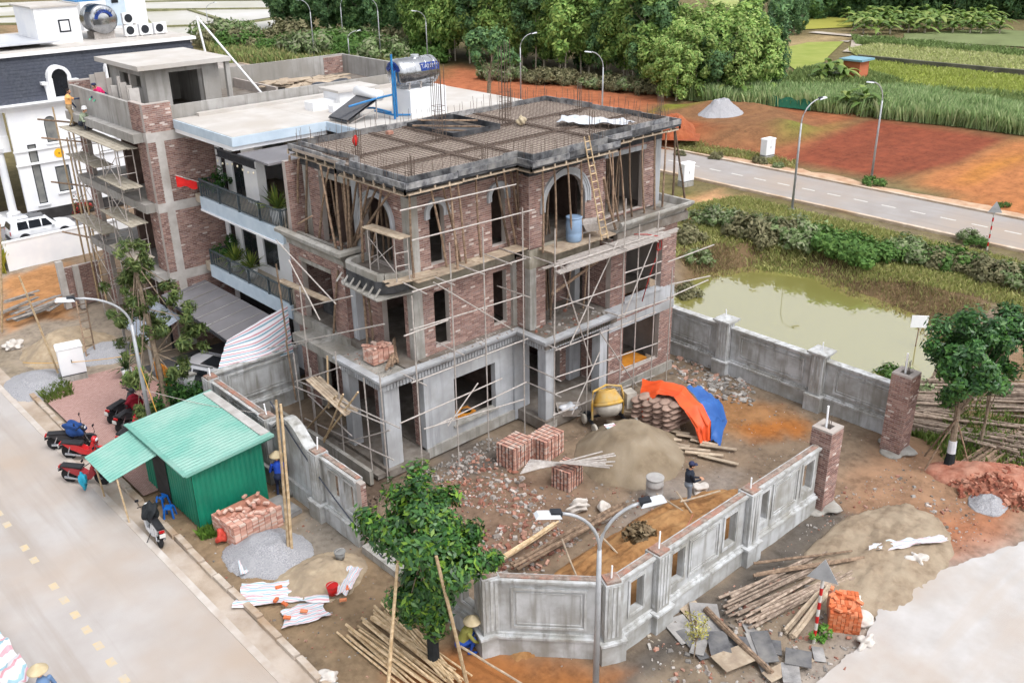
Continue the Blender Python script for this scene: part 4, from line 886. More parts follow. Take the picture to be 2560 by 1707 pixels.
for x in (15.6, 16.75): 
    c = MB().lathe([(.42, 0), (.42, .35), (.3, .4), (.26, .5), (.24, 4.2), (.34, 4.35), (.4, 4.6)], (x, 67.0, .3), 16).build('column', 'white_wall', Vv, smooth=False)
vp('plinth', 'white_wall', (15.0, 17.4, 66.5, 69, 0, .32))
mb = MB(); a, b, z0, z1 = .1, .85, 7.6, 10.35
q0 = [(17.2, 66.), (31, 66), (31, 79), (17.2, 79)]; q1 = [(17.6, 66.7), (30.4, 66.7), (30.4, 78.3), (17.6, 78.3)]
mb.add([(x, y, z0) for x, y in q0]+[(x, y, z1) for x, y in q1], [(0, 1, 5, 4), (1, 2, 6, 5), (2, 3, 7, 6), (3, 0, 4, 7)]); mr = mb.build('mansard_roof', 'slate', Vv)
vp('mansard_bay', 'slate', (14.6, 17.5, 66.9, 72, 7.6, 10.3))
for z in np.arange(7.75, 10.3, .2):     # slate courses
    t = (z-z0)/(z1-z0); vp('slate_course', 'slate', (17.2+.4*t-.02, 31-.6*t+.02, 66+.7*t-.018, 66+.7*t+.05, z, z+.16), parent=mr)
vp('roof_cornice', 'white_wall', (17.3, 30.8, 66.4, 78.6, 10.35, 10.55)); vp('roof_cornice', 'white_wall', (14.4, 17.3, 66.6, 72, 10.3, 10.5)); vp('flat_roof', 'white_roof', (17.5, 30.6, 66.6, 78.4, 10.55, 10.62))
for cx in (21.0, 24.7):
    d = wall_mesh('x', 65.95, cx-.95, cx+.95, 7.6, 8.7, (), .6).build('dormer', 'white_wall', Vv)
    mb = MB(); n = 14
    for k in range(n):
        a0, a1 = math.pi*k/n, math.pi*(k+1)/n; mb.prism([(cx+.5*math.cos(a0), 8.9+.55*math.sin(a0)), (cx+.72*math.cos(a0), 8.9+.75*math.sin(a0)), (cx+.72*math.cos(a1), 8.9+.75*math.sin(a1)), (cx+.5*math.cos(a1), 8.9+.55*math.sin(a1))], lambda a, b, t: (a, t, b), 65.85, 66.7)
    mb.build('dormer_arch', 'white_wall', d); vp('dormer_jamb', 'white_wall', (cx-.72, cx-.46, 65.85, 66.3, 7.6, 8.9), (cx+.46, cx+.72, 65.85, 66.3, 7.6, 8.9), parent=d)
    mb = MB(); pts = [(cx-.46, 7.75), (cx+.46, 7.75)]+[(cx+.46*math.cos(math.pi*k/10), 8.9+.5*math.sin(math.pi*k/10)) for k in range(11)]; mb.prism(pts, lambda a, b, t: (a, t, b), 65.9, 65.93); mb.build('dormer_window', 'dark_glass', d); [vp('dormer_bracket', 'white_wall', (cx+s-.15, cx+s+.15, 65.8, 66.3, 8.55, 8.72), parent=d) for s in (-1, 1)]
vp('stair_house', 'white_wall', (21.2, 24.0, 69.0, 73, 10.62, 12.9)); vp('stair_house_roof', 'white_roof', (21.0, 24.1, 68.9, 73.1, 12.9, 13.0)); vp('stair_window', 'dark_frame', (22.6, 23.35, 68.97, 69.0, 11.3, 12.1)); vp('stair_pane', 'white_wall', (22.7, 23.25, 68.95, 68.97, 11.4, 12.0))
vp('tower', 'white_wall', (26.5, 30.2, 75.5, 79, 10.6, 15.2)); vp('tower_cap', 'white_wall', (26.3, 30.4, 75.3, 79.2, 15.2, 15.5)); vp('tower_recess', 'blue_fascia', (28.4, 29.8, 75.46, 75.5, 10.8, 14.6)); vp('tower_window', 'dark_glass', (28.8, 29.3, 75.42, 75.46, 12.4, 13.6)); vp('tower_shoulder', 'white_wall', (30.2, 31.5, 75.8, 78.5, 10.6, 12.4))
vp('solar_sheet', mat('sheet_pale', C(214, 216, 222), C(196, 200, 208), s=.5, rough=.4), (15., 22, 67.4, 74, 10.9, 10.98)); vp('tank_shelter', 'blue_pipe', (24.0, 27.2, 69.2, 73, 13.1, 13.18))
VT = thing('steel_tank', 'round steel tank with a blue band on the villa roof', 'water tank', (25.6, 69.6, 10.62)); Mx = Matrix.Rotation(R(90), 3, 'X')
MB().lathe([(.02, -1.1), (.8, -1.), (.95, -.9), (.95, .9), (.8, 1.), (.02, 1.05)], (25.6, 69.9, 11.9), 24, Mx).build('tank_shell', 'stainless', VT, smooth=True)
mb = MB()
for k in range(14):
    a0, a1 = R(15)+R(160)*k/14, R(15)+R(160)*(k+1)/14; mb.add([(25.6+r*math.cos(a), 68.76+.3*(r/.9)**4, 11.9+r*math.sin(a)) for a, r in ((a0, .45), (a1, .45), (a1, .85), (a0, .85))], [(0, 1, 2, 3)])
mb.build('blue_band', 'blue_print', VT)
text('SON HA', Matrix.Identity(4), .34, 'white_print', VT, bend=lambda co: Vector((25.6+(.65+co.y)*math.cos(R(92)-co.x/.62), 68.73, 11.9+(.65+co.y)*math.sin(R(92)-co.x/.62))))
for y in (69.3, 70.5): MB().box(24.9, 26.3, y-.08, y+.08, 10.62, 11.1).build('tank_leg', 'steel_tube', VT)
for k, x in enumerate((27.3, 28.35, 29.4, 27.3)):
    z = 10.7 if k < 3 else 11.5
    A = thing('air_conditioner', ('left' if k == 0 else 'middle' if k == 1 else 'right' if k == 2 else 'single raised')+' white outdoor air conditioning unit on the villa roof', 'air conditioner', (x, 69., z), group='air conditioners on the villa roof')
    part('casing', 'white_wall', (x-.45, x+.45, 68.8, 69.15, z, z+.7), parent=A); mb = MB().lathe([(.02, 0), (.26, 0), (.28, .015), (.02, .02)], (x-.08, 68.79, z+.36), 16, Mx); mb.build('fan_grille', 'dark_frame', A)
    part('foot', 'steel_tube', (x-.4, x-.3, 68.8, 69.1, z-.1, z), parent=A); part('foot', 'steel_tube', (x+.3, x+.4, 68.8, 69.1, z-.1, z), parent=A)
OR = thing('wall_lamp', 'round orange emblem disc fixed to the villa side wall', 'emblem', (20.03, 65.95, 4.2)); MB().lathe([(.02, 0), (.3, 0), (.3, .04), (.02, .05)], (20.03, 65.97, 4.2), 20, Mx).build('disc', mat('orange_disc', C(244, 176, 40, K), rough=.5), OR); MB().lathe([(.02, 0), (.05, 0), (.02, .03)], (20.03, 65.91, 4.2), 8, Mx).build('hub', 'dark_frame', OR)
# courtyard wall of the villa
CW = thing('courtyard_wall', 'plain white courtyard wall below the white parked car', 'wall', (16.5, 57.4, 0))
part('wall', 'white_wall', (13.4, 20.6, 57.3, 57.5, -.1, 1.55), parent=CW); part('coping', 'white_wall', (13.35, 20.6, 57.27, 57.53, 1.55, 1.62), parent=CW); part('end_return', 'white_wall', (13.4, 13.6, 57.5, 62, -.1, 1.2), parent=CW)
struct('villa_courtyard', MB().flat([(13.6, 57.5), (21, 57.5), (21, 66), (13.6, 66)], .02), mat('court_mat', C(146, 144, 146), C(128, 126, 128), s=.6, rough=.9))
# stub walls beside the orange lot
S = thing('stub_wall', 'unfinished brick boundary wall with two grey concrete posts beside the orange lot', 'wall', (15, 48.8, 0))
brick_wall('x', 48.9, 13.9, 15.7, 0, 2.1, parent=S); part('post', 'beam_conc', (13.6, 13.9, 48.8, 49.1, 0, 2.5), parent=S); part('post', 'beam_conc', (14.2, 14.45, 48.3, 48.55, 0, 2.3), parent=S)
# ================================================================== SITE WALLS
mat('wall_plaster', C(184, 186, 188, K), C(162, 163, 164, K), s=1.6, rough=.92, bump=.2, bs=16, a2=C(142, 140, 134, K), s2=.8, st=C(132, 130, 124, K))
mat('wall_mould', C(192, 194, 196, K), C(170, 171, 172, K), s=2.4, rough=.92, a2=C(150, 148, 142, K), s2=1.2, st=C(120, 118, 112, K))
mat('rough_top', C(178, 164, 154), C(132, 116, 106), s=7., rough=.95, bump=1., bs=22, a2=C(186, 132, 112), s2=2.)
def site_wall(name, label, a, b, side, h=2.36, ops=(), panels=(), parent=None, th=.2, brick_top=True, plinth=.5):
    """wall from a to b in plan; side=+1 when the dressed face is to the right of a->b"""
    a = Vector((*a, 0)); b = Vector((*b, 0)); d = b-a; L = d.length; d /= L; nrm = Vector((d.y, -d.x, 0))*side
    W0 = thing(name, label, 'wall', (a+b)/2) if parent is None else parent
    f = lambda u, z, t: tuple(a+d*u-nrm*t+Vector((0, 0, z)))
    def bx(nm, m, u0, u1, z0, z1, t0, t1, par=None): return MB().prism([(u0, z0), (u1, z0), (u1, z1), (u0, z1)], f, t0, t1).build(nm, m, par or W0)
    mb = MB(); us = sorted({0, L, *[x for o in ops for x in o[:2]]}); zs = sorted({-.1, h-.12, *[x for o in ops for x in o[2:4]]})
    for i in range(len(us)-1):
        for j in range(len(zs)-1):
            c, e = (us[i]+us[i+1])/2, (zs[j]+zs[j+1])/2
            if not any(o[0] < c < o[1] and o[2] < e < o[3] for o in ops): mb.prism([(us[i], zs[j]), (us[i+1], zs[j]), (us[i+1], zs[j+1]), (us[i], zs[j+1])], f, 0, th)
    w = mb.build('wall_body', 'wall_plaster', W0)
    bx('plinth', 'wall_plaster', 0, L, -.1, plinth, -.12, -.002); bx('plinth_moulding', 'wall_mould', 0, L, plinth, plinth+.07, -.16, -.002); bx('plinth_moulding', 'wall_mould', 0, L, plinth+.07, plinth+.14, -.07, -.002)
    bx('coping', 'wall_mould', 0, L, h-.12, h-.05, -.05, th+.04); bx('coping', 'wall_mould', 0, L, h-.05, h+.01, -.09, th+.05)
    if brick_top: bx('raw_top', 'rough_top', 0, L, h+.01, h+.05, .02, th-.02)
    def frame(u0, u1, z0, z1, w_=.07, pr=.04):
        for q in ((u0, u1, z0, z0+w_), (u0, u1, z1-w_, z1), (u0, u0+w_, z0+w_, z1-w_), (u1-w_, u1, z0+w_, z1-w_)): bx('panel_moulding', 'wall_mould', q[0], q[1], q[2], q[3], -pr, .003)
    for o in ops: frame(o[0]-.1, o[1]+.1, o[2]-.1, o[3]+.1, .08, .035)
    for p in panels: frame(*p); frame(p[0]+.13, p[1]-.13, p[2]+.13, p[3]-.13, .03, .02)
    return W0
def pillar(W0, x, y, s=.52, h=2.42, ang=0., name='pillar', raw=True):
    M = Matrix.Rotation(ang, 3, 'Z'); c = Vector((x, y, 0))
    MB().obox(c+Vector((0, 0, h/2-.05)), s, s, h+.1, M).build(name, 'wall_plaster', W0); p = MB().obox(c+Vector((0, 0, .22)), s+.2, s+.2, .64, M).build('pillar_base', 'wall_plaster', W0); MB().obox(c+Vector((0, 0, .57)), s+.26, s+.26, .07, M).build('pillar_moulding', 'wall_mould', W0)
    for k in (-1, 0, 1):
        for q in (0, 1):
            off = Vector((k*.13, -(s/2+.008), 0)) if q == 0 else Vector((-(s/2+.008), k*.13, 0)); sx, sy = (.075, .016) if q == 0 else (.016, .075)
            MB().obox(c+M @ off+Vector((0, 0, (h+.66)/2)), sx, sy, h-.78, M).build('pillar_flute', 'wall_mould', W0)
    if raw: MB().obox(c+Vector((0, 0, h+.03)), s-.1, s-.1, .06, M).build('raw_top', 'rough_top', W0)
    MB().cyl(c+Vector((0, 0, h)), c+Vector((U(-.05, .05), U(-.05, .05), h+U(.35, .6))), .025, n=6).build('conduit', 'white_wall', W0)
YF = 13.05
FW = site_wall('front_wall', 'grey plastered front garden wall with narrow openings and fluted pillars', (15.3, YF), (16.85, YF), 1, ops=[(.62, 1.12, .98, 2.02)])
site_wall('', '', (17.35, YF), (21.1, YF), 1, ops=[(.3, .82, .98, 2.02), (2.75, 3.28, .98, 2.02)], panels=[(1.05, 2.5, .85, 2.12)], parent=FW)
site_wall('', '', (21.6, YF), (25.1, YF), 1, ops=[(.2, .68, .98, 2.02), (2.65, 3.2, .98, 2.02)], panels=[(.92, 2.4, .85, 2.12)], parent=FW)
pillar(FW, 17.1, YF+.05); pillar(FW, 21.35, YF+.05)
CWL = site_wall('corner_wall', 'grey chamfered corner wall with one large framed panel', (13.05, 15.42), (15.15, 13.15), 1, panels=[(.55, 2.55, .78, 2.1)])
pillar(CWL, 13.1, 15.55, .5, ang=R(-20)); pillar(CWL, 15.25, 13.15, .5, ang=R(-25))
SW = site_wall('street_wall', 'grey street side wall with a curved gable between fluted pillars', (13.2, 31.2), (13.2, 27.6), 1, ops=[(.62, 1.15, 1., 2.03), (3.05, 3.45, 1., 2.03)], panels=[(1.35, 2.85, .9, 2.1)])
for y in (31.5, 27.3, 24.05): pillar(SW, 13.25, y, .5)
mb = MB(); prof = [(26.98, 2.25)]+[(26.98-2.6*t, 2.25+.62*math.sin(math.pi*min(1, max(0, (t-.08)/.84)))**1.2) for t in np.linspace(0, 1, 25)]+[(24.38, 2.25)]
mb.prism([(24.38, -.1), (26.98, -.1)]+prof[1:-1], lambda a, b, t: (13.2+t, a, b), 0, .2); mb.build('gable_wall', 'wall_plaster', SW)
for dz, t0, wd in ((0, -.1, .09), (-.13, -.05, .05)):
    mb = MB(); pr2 = [(a, b+dz) for a, b in prof[1:-1]]
    for (a0, b0), (a1, b1) in zip(pr2[:-1], pr2[1:]): mb.prism([(a0, b0), (a1, b1), (a1, b1+wd), (a0, b0+wd)], lambda a, b, t: (13.2+t, a, b), t0, .3 if dz == 0 else .02)
    mb.build('gable_moulding', 'wall_mould', SW)
part('plinth', 'wall_plaster', (13.08, 13.2, 24.38, 26.98, -.1, .55), parent=SW)
for q in ((25.0, 25.06, .8, 2.25), (26.3, 26.36, .8, 2.25)): part('panel_moulding', 'wall_mould', (13.17, 13.203, q[0], q[1], q[2], q[3]), parent=SW)
site_wall('', '', (13.2, 23.75), (13.2, 21.8), 1, ops=[(.4, .92, 1., 2.02), (1.3, 1.75, 1., 2.02)], parent=SW)
brick_wall('x', 21.58, 13.2, 13.4, 0, 2.3, parent=SW, pale=.1); part('footing', 'concrete', (13.0, 13.6, 19.2, 21.5, -.1, .18), parent=SW)
site_wall('', '', (13.05, 18.2), (13.05, 15.8), 1, ops=[(1.65, 2.15, 1., 2.05)], parent=SW)
DW = site_wall('side_wall', 'dark grey panelled wall dividing the site from the white townhouse', (13.6, 31.95), (17.2, 31.95), 1, h=2.3, panels=[(.5, 3.2, .85, 2.05)], brick_top=False)
BW = site_wall('back_wall', 'long grey panelled wall between the site and the muddy pond', (31.6, 31), (31.6, 21.6), 1, h=2.1, panels=[(.6, 4.4, .8, 1.86), (5., 8.9, .8, 1.86)], brick_top=False)
site_wall('', '', (31.6, 21.05), (31.6, 17.1), 1, h=2.1, panels=[(.4, 3.5, .8, 1.86)], brick_top=False, parent=BW); site_wall('', '', (31.6, 16.6), (31.6, 13.4), 1, h=2.05, panels=[(.4, 2.8, .8, 1.82)], brick_top=False, parent=BW)
for y in (21.33, 16.85):
    pillar(BW, 31.55, y, .5, 2.3, raw=False); part('pillar_cap', 'wall_mould', (31.2, 31.9, y-.35, y+.35, 2.3, 2.38), parent=BW); part('pillar_cap', 'wall_mould', (31.14, 31.96, y-.41, y+.41, 2.38, 2.45), parent=BW)
for x, y, s, h, lab in ((25.55, 13.1, .72, 2.95, 'raw brick gate pillar at the end of the front garden wall'), (30.75, 13.1, .74, 3.1, 'raw brick gate pillar standing by the back wall near the pond')):
    G_ = thing('gate_pillar', lab, 'pillar', (x, y, 0), group='brick gate pillars')
    w = .2; q = s/2
    part('core', 'mortar', (x-q, x+q, y-q, y-q+w, 0, h), (x-q, x+q, y+q-w, y+q, 0, h), (x-q, x-q+w, y-q+w, y+q-w, 0, h), (x+q-w, x+q, y-q+w, y+q-w, 0, h), parent=G_)
    for ax, ps, c0 in (('x', y-q, x), ('y', x-q, y)): b = brick_layer(ax, ps, c0-q, c0+q, 0, h, pale=.12).build('brickwork', 'brick', G_); b['kind'] = 'stuff'
    for dx, dy in ((-.06, -.06), (.06, .06), (.06, -.06), (-.06, .06)): MB().cyl((x+dx, y+dy, h-.4), (x+dx+U(-.02, .02), y+dy, h+U(.3, .5)), .012, n=5).build('rebar', 'rebar', G_)
    MB().cyl((x-.1, y, h-.3), (x-.1, y+.03, h+.75), .035, n=8).build('conduit', 'white_wall', G_)
    MB().blob((x, y, 0), .62, .6, .14, 3, .3).build('mortar_spill', 'concrete', G_, smooth=True)
# ================================================================== GREEN SHED
mat('green_roof', C(112, 176, 162), C(124, 182, 168), s=1., rough=.45, spec=.5, a2=C(150, 190, 178), s2=.5)
mat('green_wall', C(18, 122, 96, K), C(16, 108, 86, K), s=1.5, rough=.5, spec=.5)
SD = thing('green_shed', 'green corrugated metal shed with a propped awning beside the street wall', 'shed', (11.1, 28, 0))
def corr(c00, c10, c01, c11, n, amp=.018, steps=None):
    """corrugated sheet; waves run across the first direction"""
    c00, c10, c01, c11 = map(Vector, (c00, c10, c01, c11)); nv = ((c10-c00).cross(c01-c00)).normalized()
    def fn(a, b): p = (c00*(1-a)+c10*a)*(1-b)+(c01*(1-a)+c11*a)*b; return p+nv*(amp if int(round(a*n*4)) % 4 in (0, 1) else -amp)
    return MB().grid(fn, n*4, 1)
corr((9.85, 30.1, 0), (9.85, 26.15, 0), (9.85, 30.1, 2.15), (9.85, 26.15, 2.15), 20, .012).build('wall_sheet', 'green_wall', SD); corr((9.85, 26.15, 0), (12.35, 26.15, 0), (9.85, 26.15, 2.12), (12.35, 26.15, 2.35), 14, .012).build('wall_sheet', 'green_wall', SD); part('wall_frame', 'green_wall', (12.3, 12.36, 26.2, 30.1, 0, 2.3), (9.9, 12.3, 30.04, 30.1, 0, 2.15), parent=SD)
rs = corr((9.6, 25.95, 2.2), (9.6, 30.55, 2.2), (12.75, 25.95, 2.44), (12.75, 30.55, 2.44), 26, .014); rs.build('roof_sheet', 'green_roof', SD)
mb = MB(); mb.beam((9.6, 25.93, 2.2), (9.6, 30.57, 2.2), .16, .05).beam((9.6, 25.95, 2.18), (12.75, 25.95, 2.42), .05, .1); mb.build('roof_trim', 'green_roof', SD)
mb = MB().beam((9.62, 26.05, 2.08), (12.7, 26.05, 2.3), .04, .08); mb.build('eave_trim', 'green_wall', SD)
part('roof_dust', mat('cement_dust', C(206, 204, 202), C(180, 176, 172), s=3., rough=.95), (12.4, 12.74, 26.2, 30.4, 2.425, 2.455), parent=SD)
corr((7.95, 28.05, 1.72), (7.95, 30.25, 1.72), (9.62, 28.05, 2.08), (9.62, 30.35, 2.08), 13, .014).build('awning_sheet', 'green_roof', SD)
for y in (28.1, 30.2): MB().cyl((8.3, y, 0), (8.2, y, 1.75), .03, n=6).build('awning_prop', 'bamboo', SD)
part('doorway_shade_panel', 'dark_in', (9.82, 9.836, 28.2, 29.3, .02, 1.95), parent=SD)  # dark panel over the wall sheet paints the shade of an open door
# ================================================================== SCAFFOLDING
SF = thing('front_scaffold', 'grey steel tube scaffold along the front of the unfinished house', 'scaffold', (24, 22.6, 0))
def tube(par, a, b, name='ledger', r=.026): return MB().cyl(a, b, r, r, 6).build(name, 'steel_tube', par)
def stand(u, v, yp, z0, z1, lean=0.):
    p = onY(u, v, yp); tube(SF, (p.x, yp, z0), (p.x+lean, yp, z1), 'standard')
    return p.x
STD = [(1049.6, 1066, 23.3, 0, 7.0), (1143.6, 1066, 23.3, 0, 8.4), (1216, 900, 23.3, 0, 8.6), (1310, 900, 23.3, 0, 8.9), (1386, 1000, 22.4, 0, 8.2), (1467, 960, 22.4, 0, 7.6), (1551, 900, 22.2, 0, 8.6), (1585, 900, 22.3, 0, 7.4), (1629, 900, 22.2, 0, 7.7), (1668, 900, 22.2, 0, 5.2)]
for s_ in STD: stand(*s_)
def led(u0, v0, u1, v1, yp, name='ledger', dy0=0, dy1=0):
    a, b = onY(u0, v0, yp+dy0), onY(u1, v1, yp+dy1); tube(SF, a, b, name)
for q in ((1000, 1058, 1255, 946, 23.26), (1080, 1068, 1316, 955, 23.26), (1060, 1072, 1310, 998, 23.24), (1028, 957, 1320, 846, 23.34), (1026, 825, 1310, 738, 23.34), (1030, 730, 1315, 646, 23.26), (1030, 601, 1336, 524, 23.34), (1000, 527, 1290, 461, 23.5), (1010, 840, 1120, 800, 23.26), (1388, 876, 1640, 780, 22.36), (1390, 943, 1643, 858, 22.36), (1388, 985, 1636, 891, 22.36), (1382, 1038, 1636, 938, 22.36), (1385, 668, 1660, 580, 22.3), (1385, 772, 1652, 681, 22.3), (1560, 683, 1655, 653, 22.26), (1545, 790, 1676, 746, 22.22), (1670, 655, 1785, 612, 22.24), (1668, 745, 1770, 700, 22.24), (1672, 712, 1775, 690, 22.28)): led(*q)
for q in ((1120, 1064, 1195, 957, 23.2), (1084, 706, 1275, 820, 23.2), (1400, 660, 1478, 910, 22.3), (1545, 600, 1425, 860, 22.28), (1636, 598, 1560, 790, 22.2), (1430, 1035, 1500, 878, 22.3), (1500, 830, 1592, 966, 22.3), (1385, 845, 1390, 662, 22.34)): led(*q, 'brace')
for (u, v, yp, l) in ((1050, 955, 23.3, 1.1), (1144, 880, 23.3, 1.2), (1050, 728, 23.3, 1.0), (1120, 706, 23.3, 1.2), (1195, 680, 23.3, 1.2), (1262, 655, 23.3, 1.2), (1310, 640, 23.3, 1.3), (1310, 738, 23.3, 1.4), (1385, 868, 22.4, 1.4), (1386, 945, 22.4, 1.6), (1467, 765, 22.3, 1.4), (1551, 618, 22.2, .95), (1629, 600, 22.2, .95), (1386, 985, 22.4, 1.5), (1551, 790, 22.2, .9), (1400, 665, 22.3, 1.4)):
    p = onY(u, v, yp); tube(SF, (p.x, yp-.35, p.z), (p.x+U(-.05, .05), yp+l, p.z+U(-.03, .03)), 'transom')
SS = thing('side_scaffold', 'steel and timber scaffold beside the columned porch facing the street', 'scaffold', (15.6, 27.5, 0))
def ledx(u0, v0, u1, v1, xp, name='ledger', dx=0, m='steel_tube', r=.026):
    a, b = onX(u0, v0, xp), onX(u1, v1, xp+dx); MB().cyl(a, b, r, r, 6).build(name, m, SS)
for u, v, xp, z1, z0 in ((961, 1090, 15.9, 4.3, 0), (920, 1050, 15.75, 3.9, 0), (843, 960, 15.6, 4.4, 0), (770, 900, 15.6, 6.3, 0), (783, 1000, 15.55, 3.2, 0), (745, 960, 15.4, 3.6, 0)):
    p = onX(u, v, xp); MB().cyl((xp, p.y, z0), (xp+U(-.05, .05), p.y, z1), .027, n=6).build('standard', 'steel_tube', SS)
for q in ((742, 950, 1000, 1070, 15.6), (762, 1045, 985, 1150, 15.5), (735, 965, 960, 1060, 15.4), (770, 985, 880, 1090, 15.5), (670, 870, 960, 810, 15.6), (738, 954, 850, 918, 15.6), (680, 880, 780, 850, 15.6), (690, 600, 840, 760, 15.9), (722, 650, 800, 800, 15.7), (730, 775, 880, 740, 15.8), (845, 1110, 975, 1075, 15.7)): ledx(*q)
for q in ((895, 980, 800, 1110, 15.4), (858, 985, 810, 1105, 15.35), (818, 890, 822, 1020, 15.8), (840, 990, 760, 1080, 15.45)): ledx(*q, 'timber_brace', m='bamboo', r=.035)
for q in ((690, 660, 718, 850, 15.3), (780, 540, 745, 560, 15.5), (715, 850, 740, 1000, 15.2)): ledx(*q, 'timber_post', m='prop_wood', r=.032)
def planks(label, a, b, w, n, z, th=.03, m='plank', axis='x', jit=.05, group=None, bow=0.):
    """a row of n boards laid from a to b, side by side"""
    a = Vector((*a, z)) if len(a) == 2 else Vector(a); b = Vector((*b, z)) if len(b) == 2 else Vector(b); d = (b-a).normalized(); s = Vector((-d.y, d.x, 0))
    for k in range(n):
        e0, e1 = U(-jit, jit)*3, U(-jit, jit)*3; o = s*((k-(n-1)/2)*(w+.015)); h = Vector((0, 0, U(0, .012)))
        one('scaffold_plank', MB().beam(a+o+d*e0+h, b+o+d*e1+h, w, th), m, label if n == 1 else (ORD[k]+' of the '+label), 'plank', group or label)
planks('weathered boards on the front ledge below the small arched windows', (17.7, 24.3), (20.4, 24.3), .22, 3, 7.05); planks('weathered boards along the ledge up to the great arch', (20.2, 24.25), (23.1, 24.25), .2, 3, 7.06)
planks('plank stubs leaning out over the curved balcony', (16.7, 24.55), (18.6, 24.3), .18, 3, 7.1)
one('scaffold_plank', MB().box(22.9, 26.2, 22.95, 23.75, 6.98, 7.04), 'plank', 'wide concrete stained plywood platform in front of the great arch', 'board')
planks('pale metal tubes laid out below the great arch', (22.6, 22.45), (28.6, 22.45), .13, 7, 6.7, .05, m='steel_tube', jit=.25)
planks('slanting boards of the side scaffold over the porch', onX(782, 945, 15.55), onX(875, 1030, 15.5), .1, 5, 0)
p0, p1 = onX(700, 700, 16.6), onX(822, 752, 16.6); one('scaffold_plank', MB().beam(p0, p1, .3, .05), 'plank', 'single long plank across the lower window of the side wing', 'plank')
# H frame with boards on the curved balcony
HF = thing('frame_trestle', 'small steel frame trestle with cross braces standing on the curved balcony corner', 'scaffold frame', (17.1, 25, 7.1))
fa = [Vector((16.95, 25.75, 7.1)), Vector((17.35, 25.85, 7.1)), Vector((17.05, 24.4, 7.1)), Vector((17.5, 24.3, 7.1))]
for p in fa: MB().cyl(p, p+Vector((0, 0, 1.55)), .022, n=6).build('frame_leg', 'steel_tube', HF)
for i, j in ((0, 1), (2, 3)):
    for z in (.55, 1.0, 1.55): MB().cyl(fa[i]+Vector((0, 0, z)), fa[j]+Vector((0, 0, z)), .018, n=6).build('frame_rung', 'steel_tube', HF)
for z0, z1 in ((.3, 1.3), (1.3, .3)): MB().cyl(fa[0]+Vector((0, 0, z0)), fa[2]+Vector((0, 0, z1)), .014, n=6).build('cross_brace', 'steel_tube', HF)
for k in range(2): one('scaffold_plank', MB().beam((17.0+k*.24, 26.0, 8.68), (17.1+k*.24, 24.05, 8.68), .23, .04), 'plank', ('inner' if k else 'outer')+' pale board on top of the balcony frame trestle', 'plank')
# timber props under the eaves
PR = []
for (u0, v0, u1, v1) in ((1023, 480, 1035, 700), (1076, 462, 1117, 668), (1106, 456, 1112, 640), (1124, 453, 1160, 680), (1143, 450, 1165, 660), (1189, 440, 1203, 645), (1237, 428, 1257, 612), (1260, 424, 1254, 600), (1275, 420, 1272, 600), (1293, 418, 1298, 605), (1316, 422, 1330, 612)):
    a = onY(u0, v0, 24.05); b = P(u1, v1, 7.05); b.y = max(b.y, 24.05); b.y = min(b.y, 24.6); PR.append((b, Vector((a.x, 24.05, 10.1))))
for (u0, u1) in ((1356, 1357), (1385, 1390), (1419, 1432), (1453, 1455)): a = onY(u0, 405, 23.3); b = onY(u1, 590, 23.35); PR.append((Vector((b.x, 23.35, 7.0)), Vector((a.x, 23.3, 10.1))))
for (u0, u1) in ((1530, 1530), (1575, 1578), (1607, 1608), (1637, 1633), (1548, 1560), (1520, 1545), (1665, 1652)): a = onY(u0, 345, 24.0); b = onY(u1, 540, 24.05); PR.append((Vector((b.x, 24.0, 7.0)), Vector((a.x, 24.0, 10.1))))
PR.sort(key=lambda q: q[1].x)
def pole(a, b, r0, r1, name, m, label, cat, group=None, bend=.04):
    a, b = Vector(a), Vector(b); n = 5; pts = []
    s = Vector((U(-1, 1), U(-1, 1), U(-.3, .3)))*bend
    for k in range(n+1): t = k/n; pts.append(a*(1-t)+b*t+s*math.sin(math.pi*t)+Vector((U(-1, 1), U(-1, 1), 0))*.008)
    return one(name, MB().tube(pts, [r0*(1-k/n)+r1*k/n for k in range(n+1)], 6), m, label, cat, group)
for k, (a, b) in enumerate(PR): pole(a, b, .045, .035, 'timber_prop', 'prop_wood', ORD[k]+' timber prop from the left under the front eave', 'prop', 'timber props under the front eave')
pl = []
for (u0, v0, u1, v1) in ((722, 377, 752, 565), (745, 382, 764, 570), (766, 395, 766, 590), (800, 405, 812, 640), (822, 425, 798, 600), (838, 432, 847, 640), (860, 440, 872, 630), (871, 445, 878, 640), (895, 455, 886, 620), (901, 450, 907, 655), (926, 465, 928, 620), (948, 470, 935, 610), (983, 478, 975, 600), (955, 468, 962, 640)):
    a = onX(u0, v0, 17.5); b = P(u1, v1, 7.08); b.x = min(max(b.x, 17.35), 17.8); pl.append((b, Vector((17.5, a.y, 10.1))))
pl.sort(key=lambda q: -q[1].y)
for k, (a, b) in enumerate(pl): pole(a, b, .05, .04, 'timber_prop', 'prop_wood', ORD[k]+' timber prop from the left under the street side eave', 'prop', 'timber props under the side eave')
for k in range(2): pole((30.75+k*.55, 23.9-k*.3, 7.0-k*.3), (30.7, 23.95, 10.15), .05, .04, 'timber_prop', 'prop_wood', ('straight' if k == 0 else 'splayed')+' timber prop at the far right corner of the roof', 'prop')
k = 0
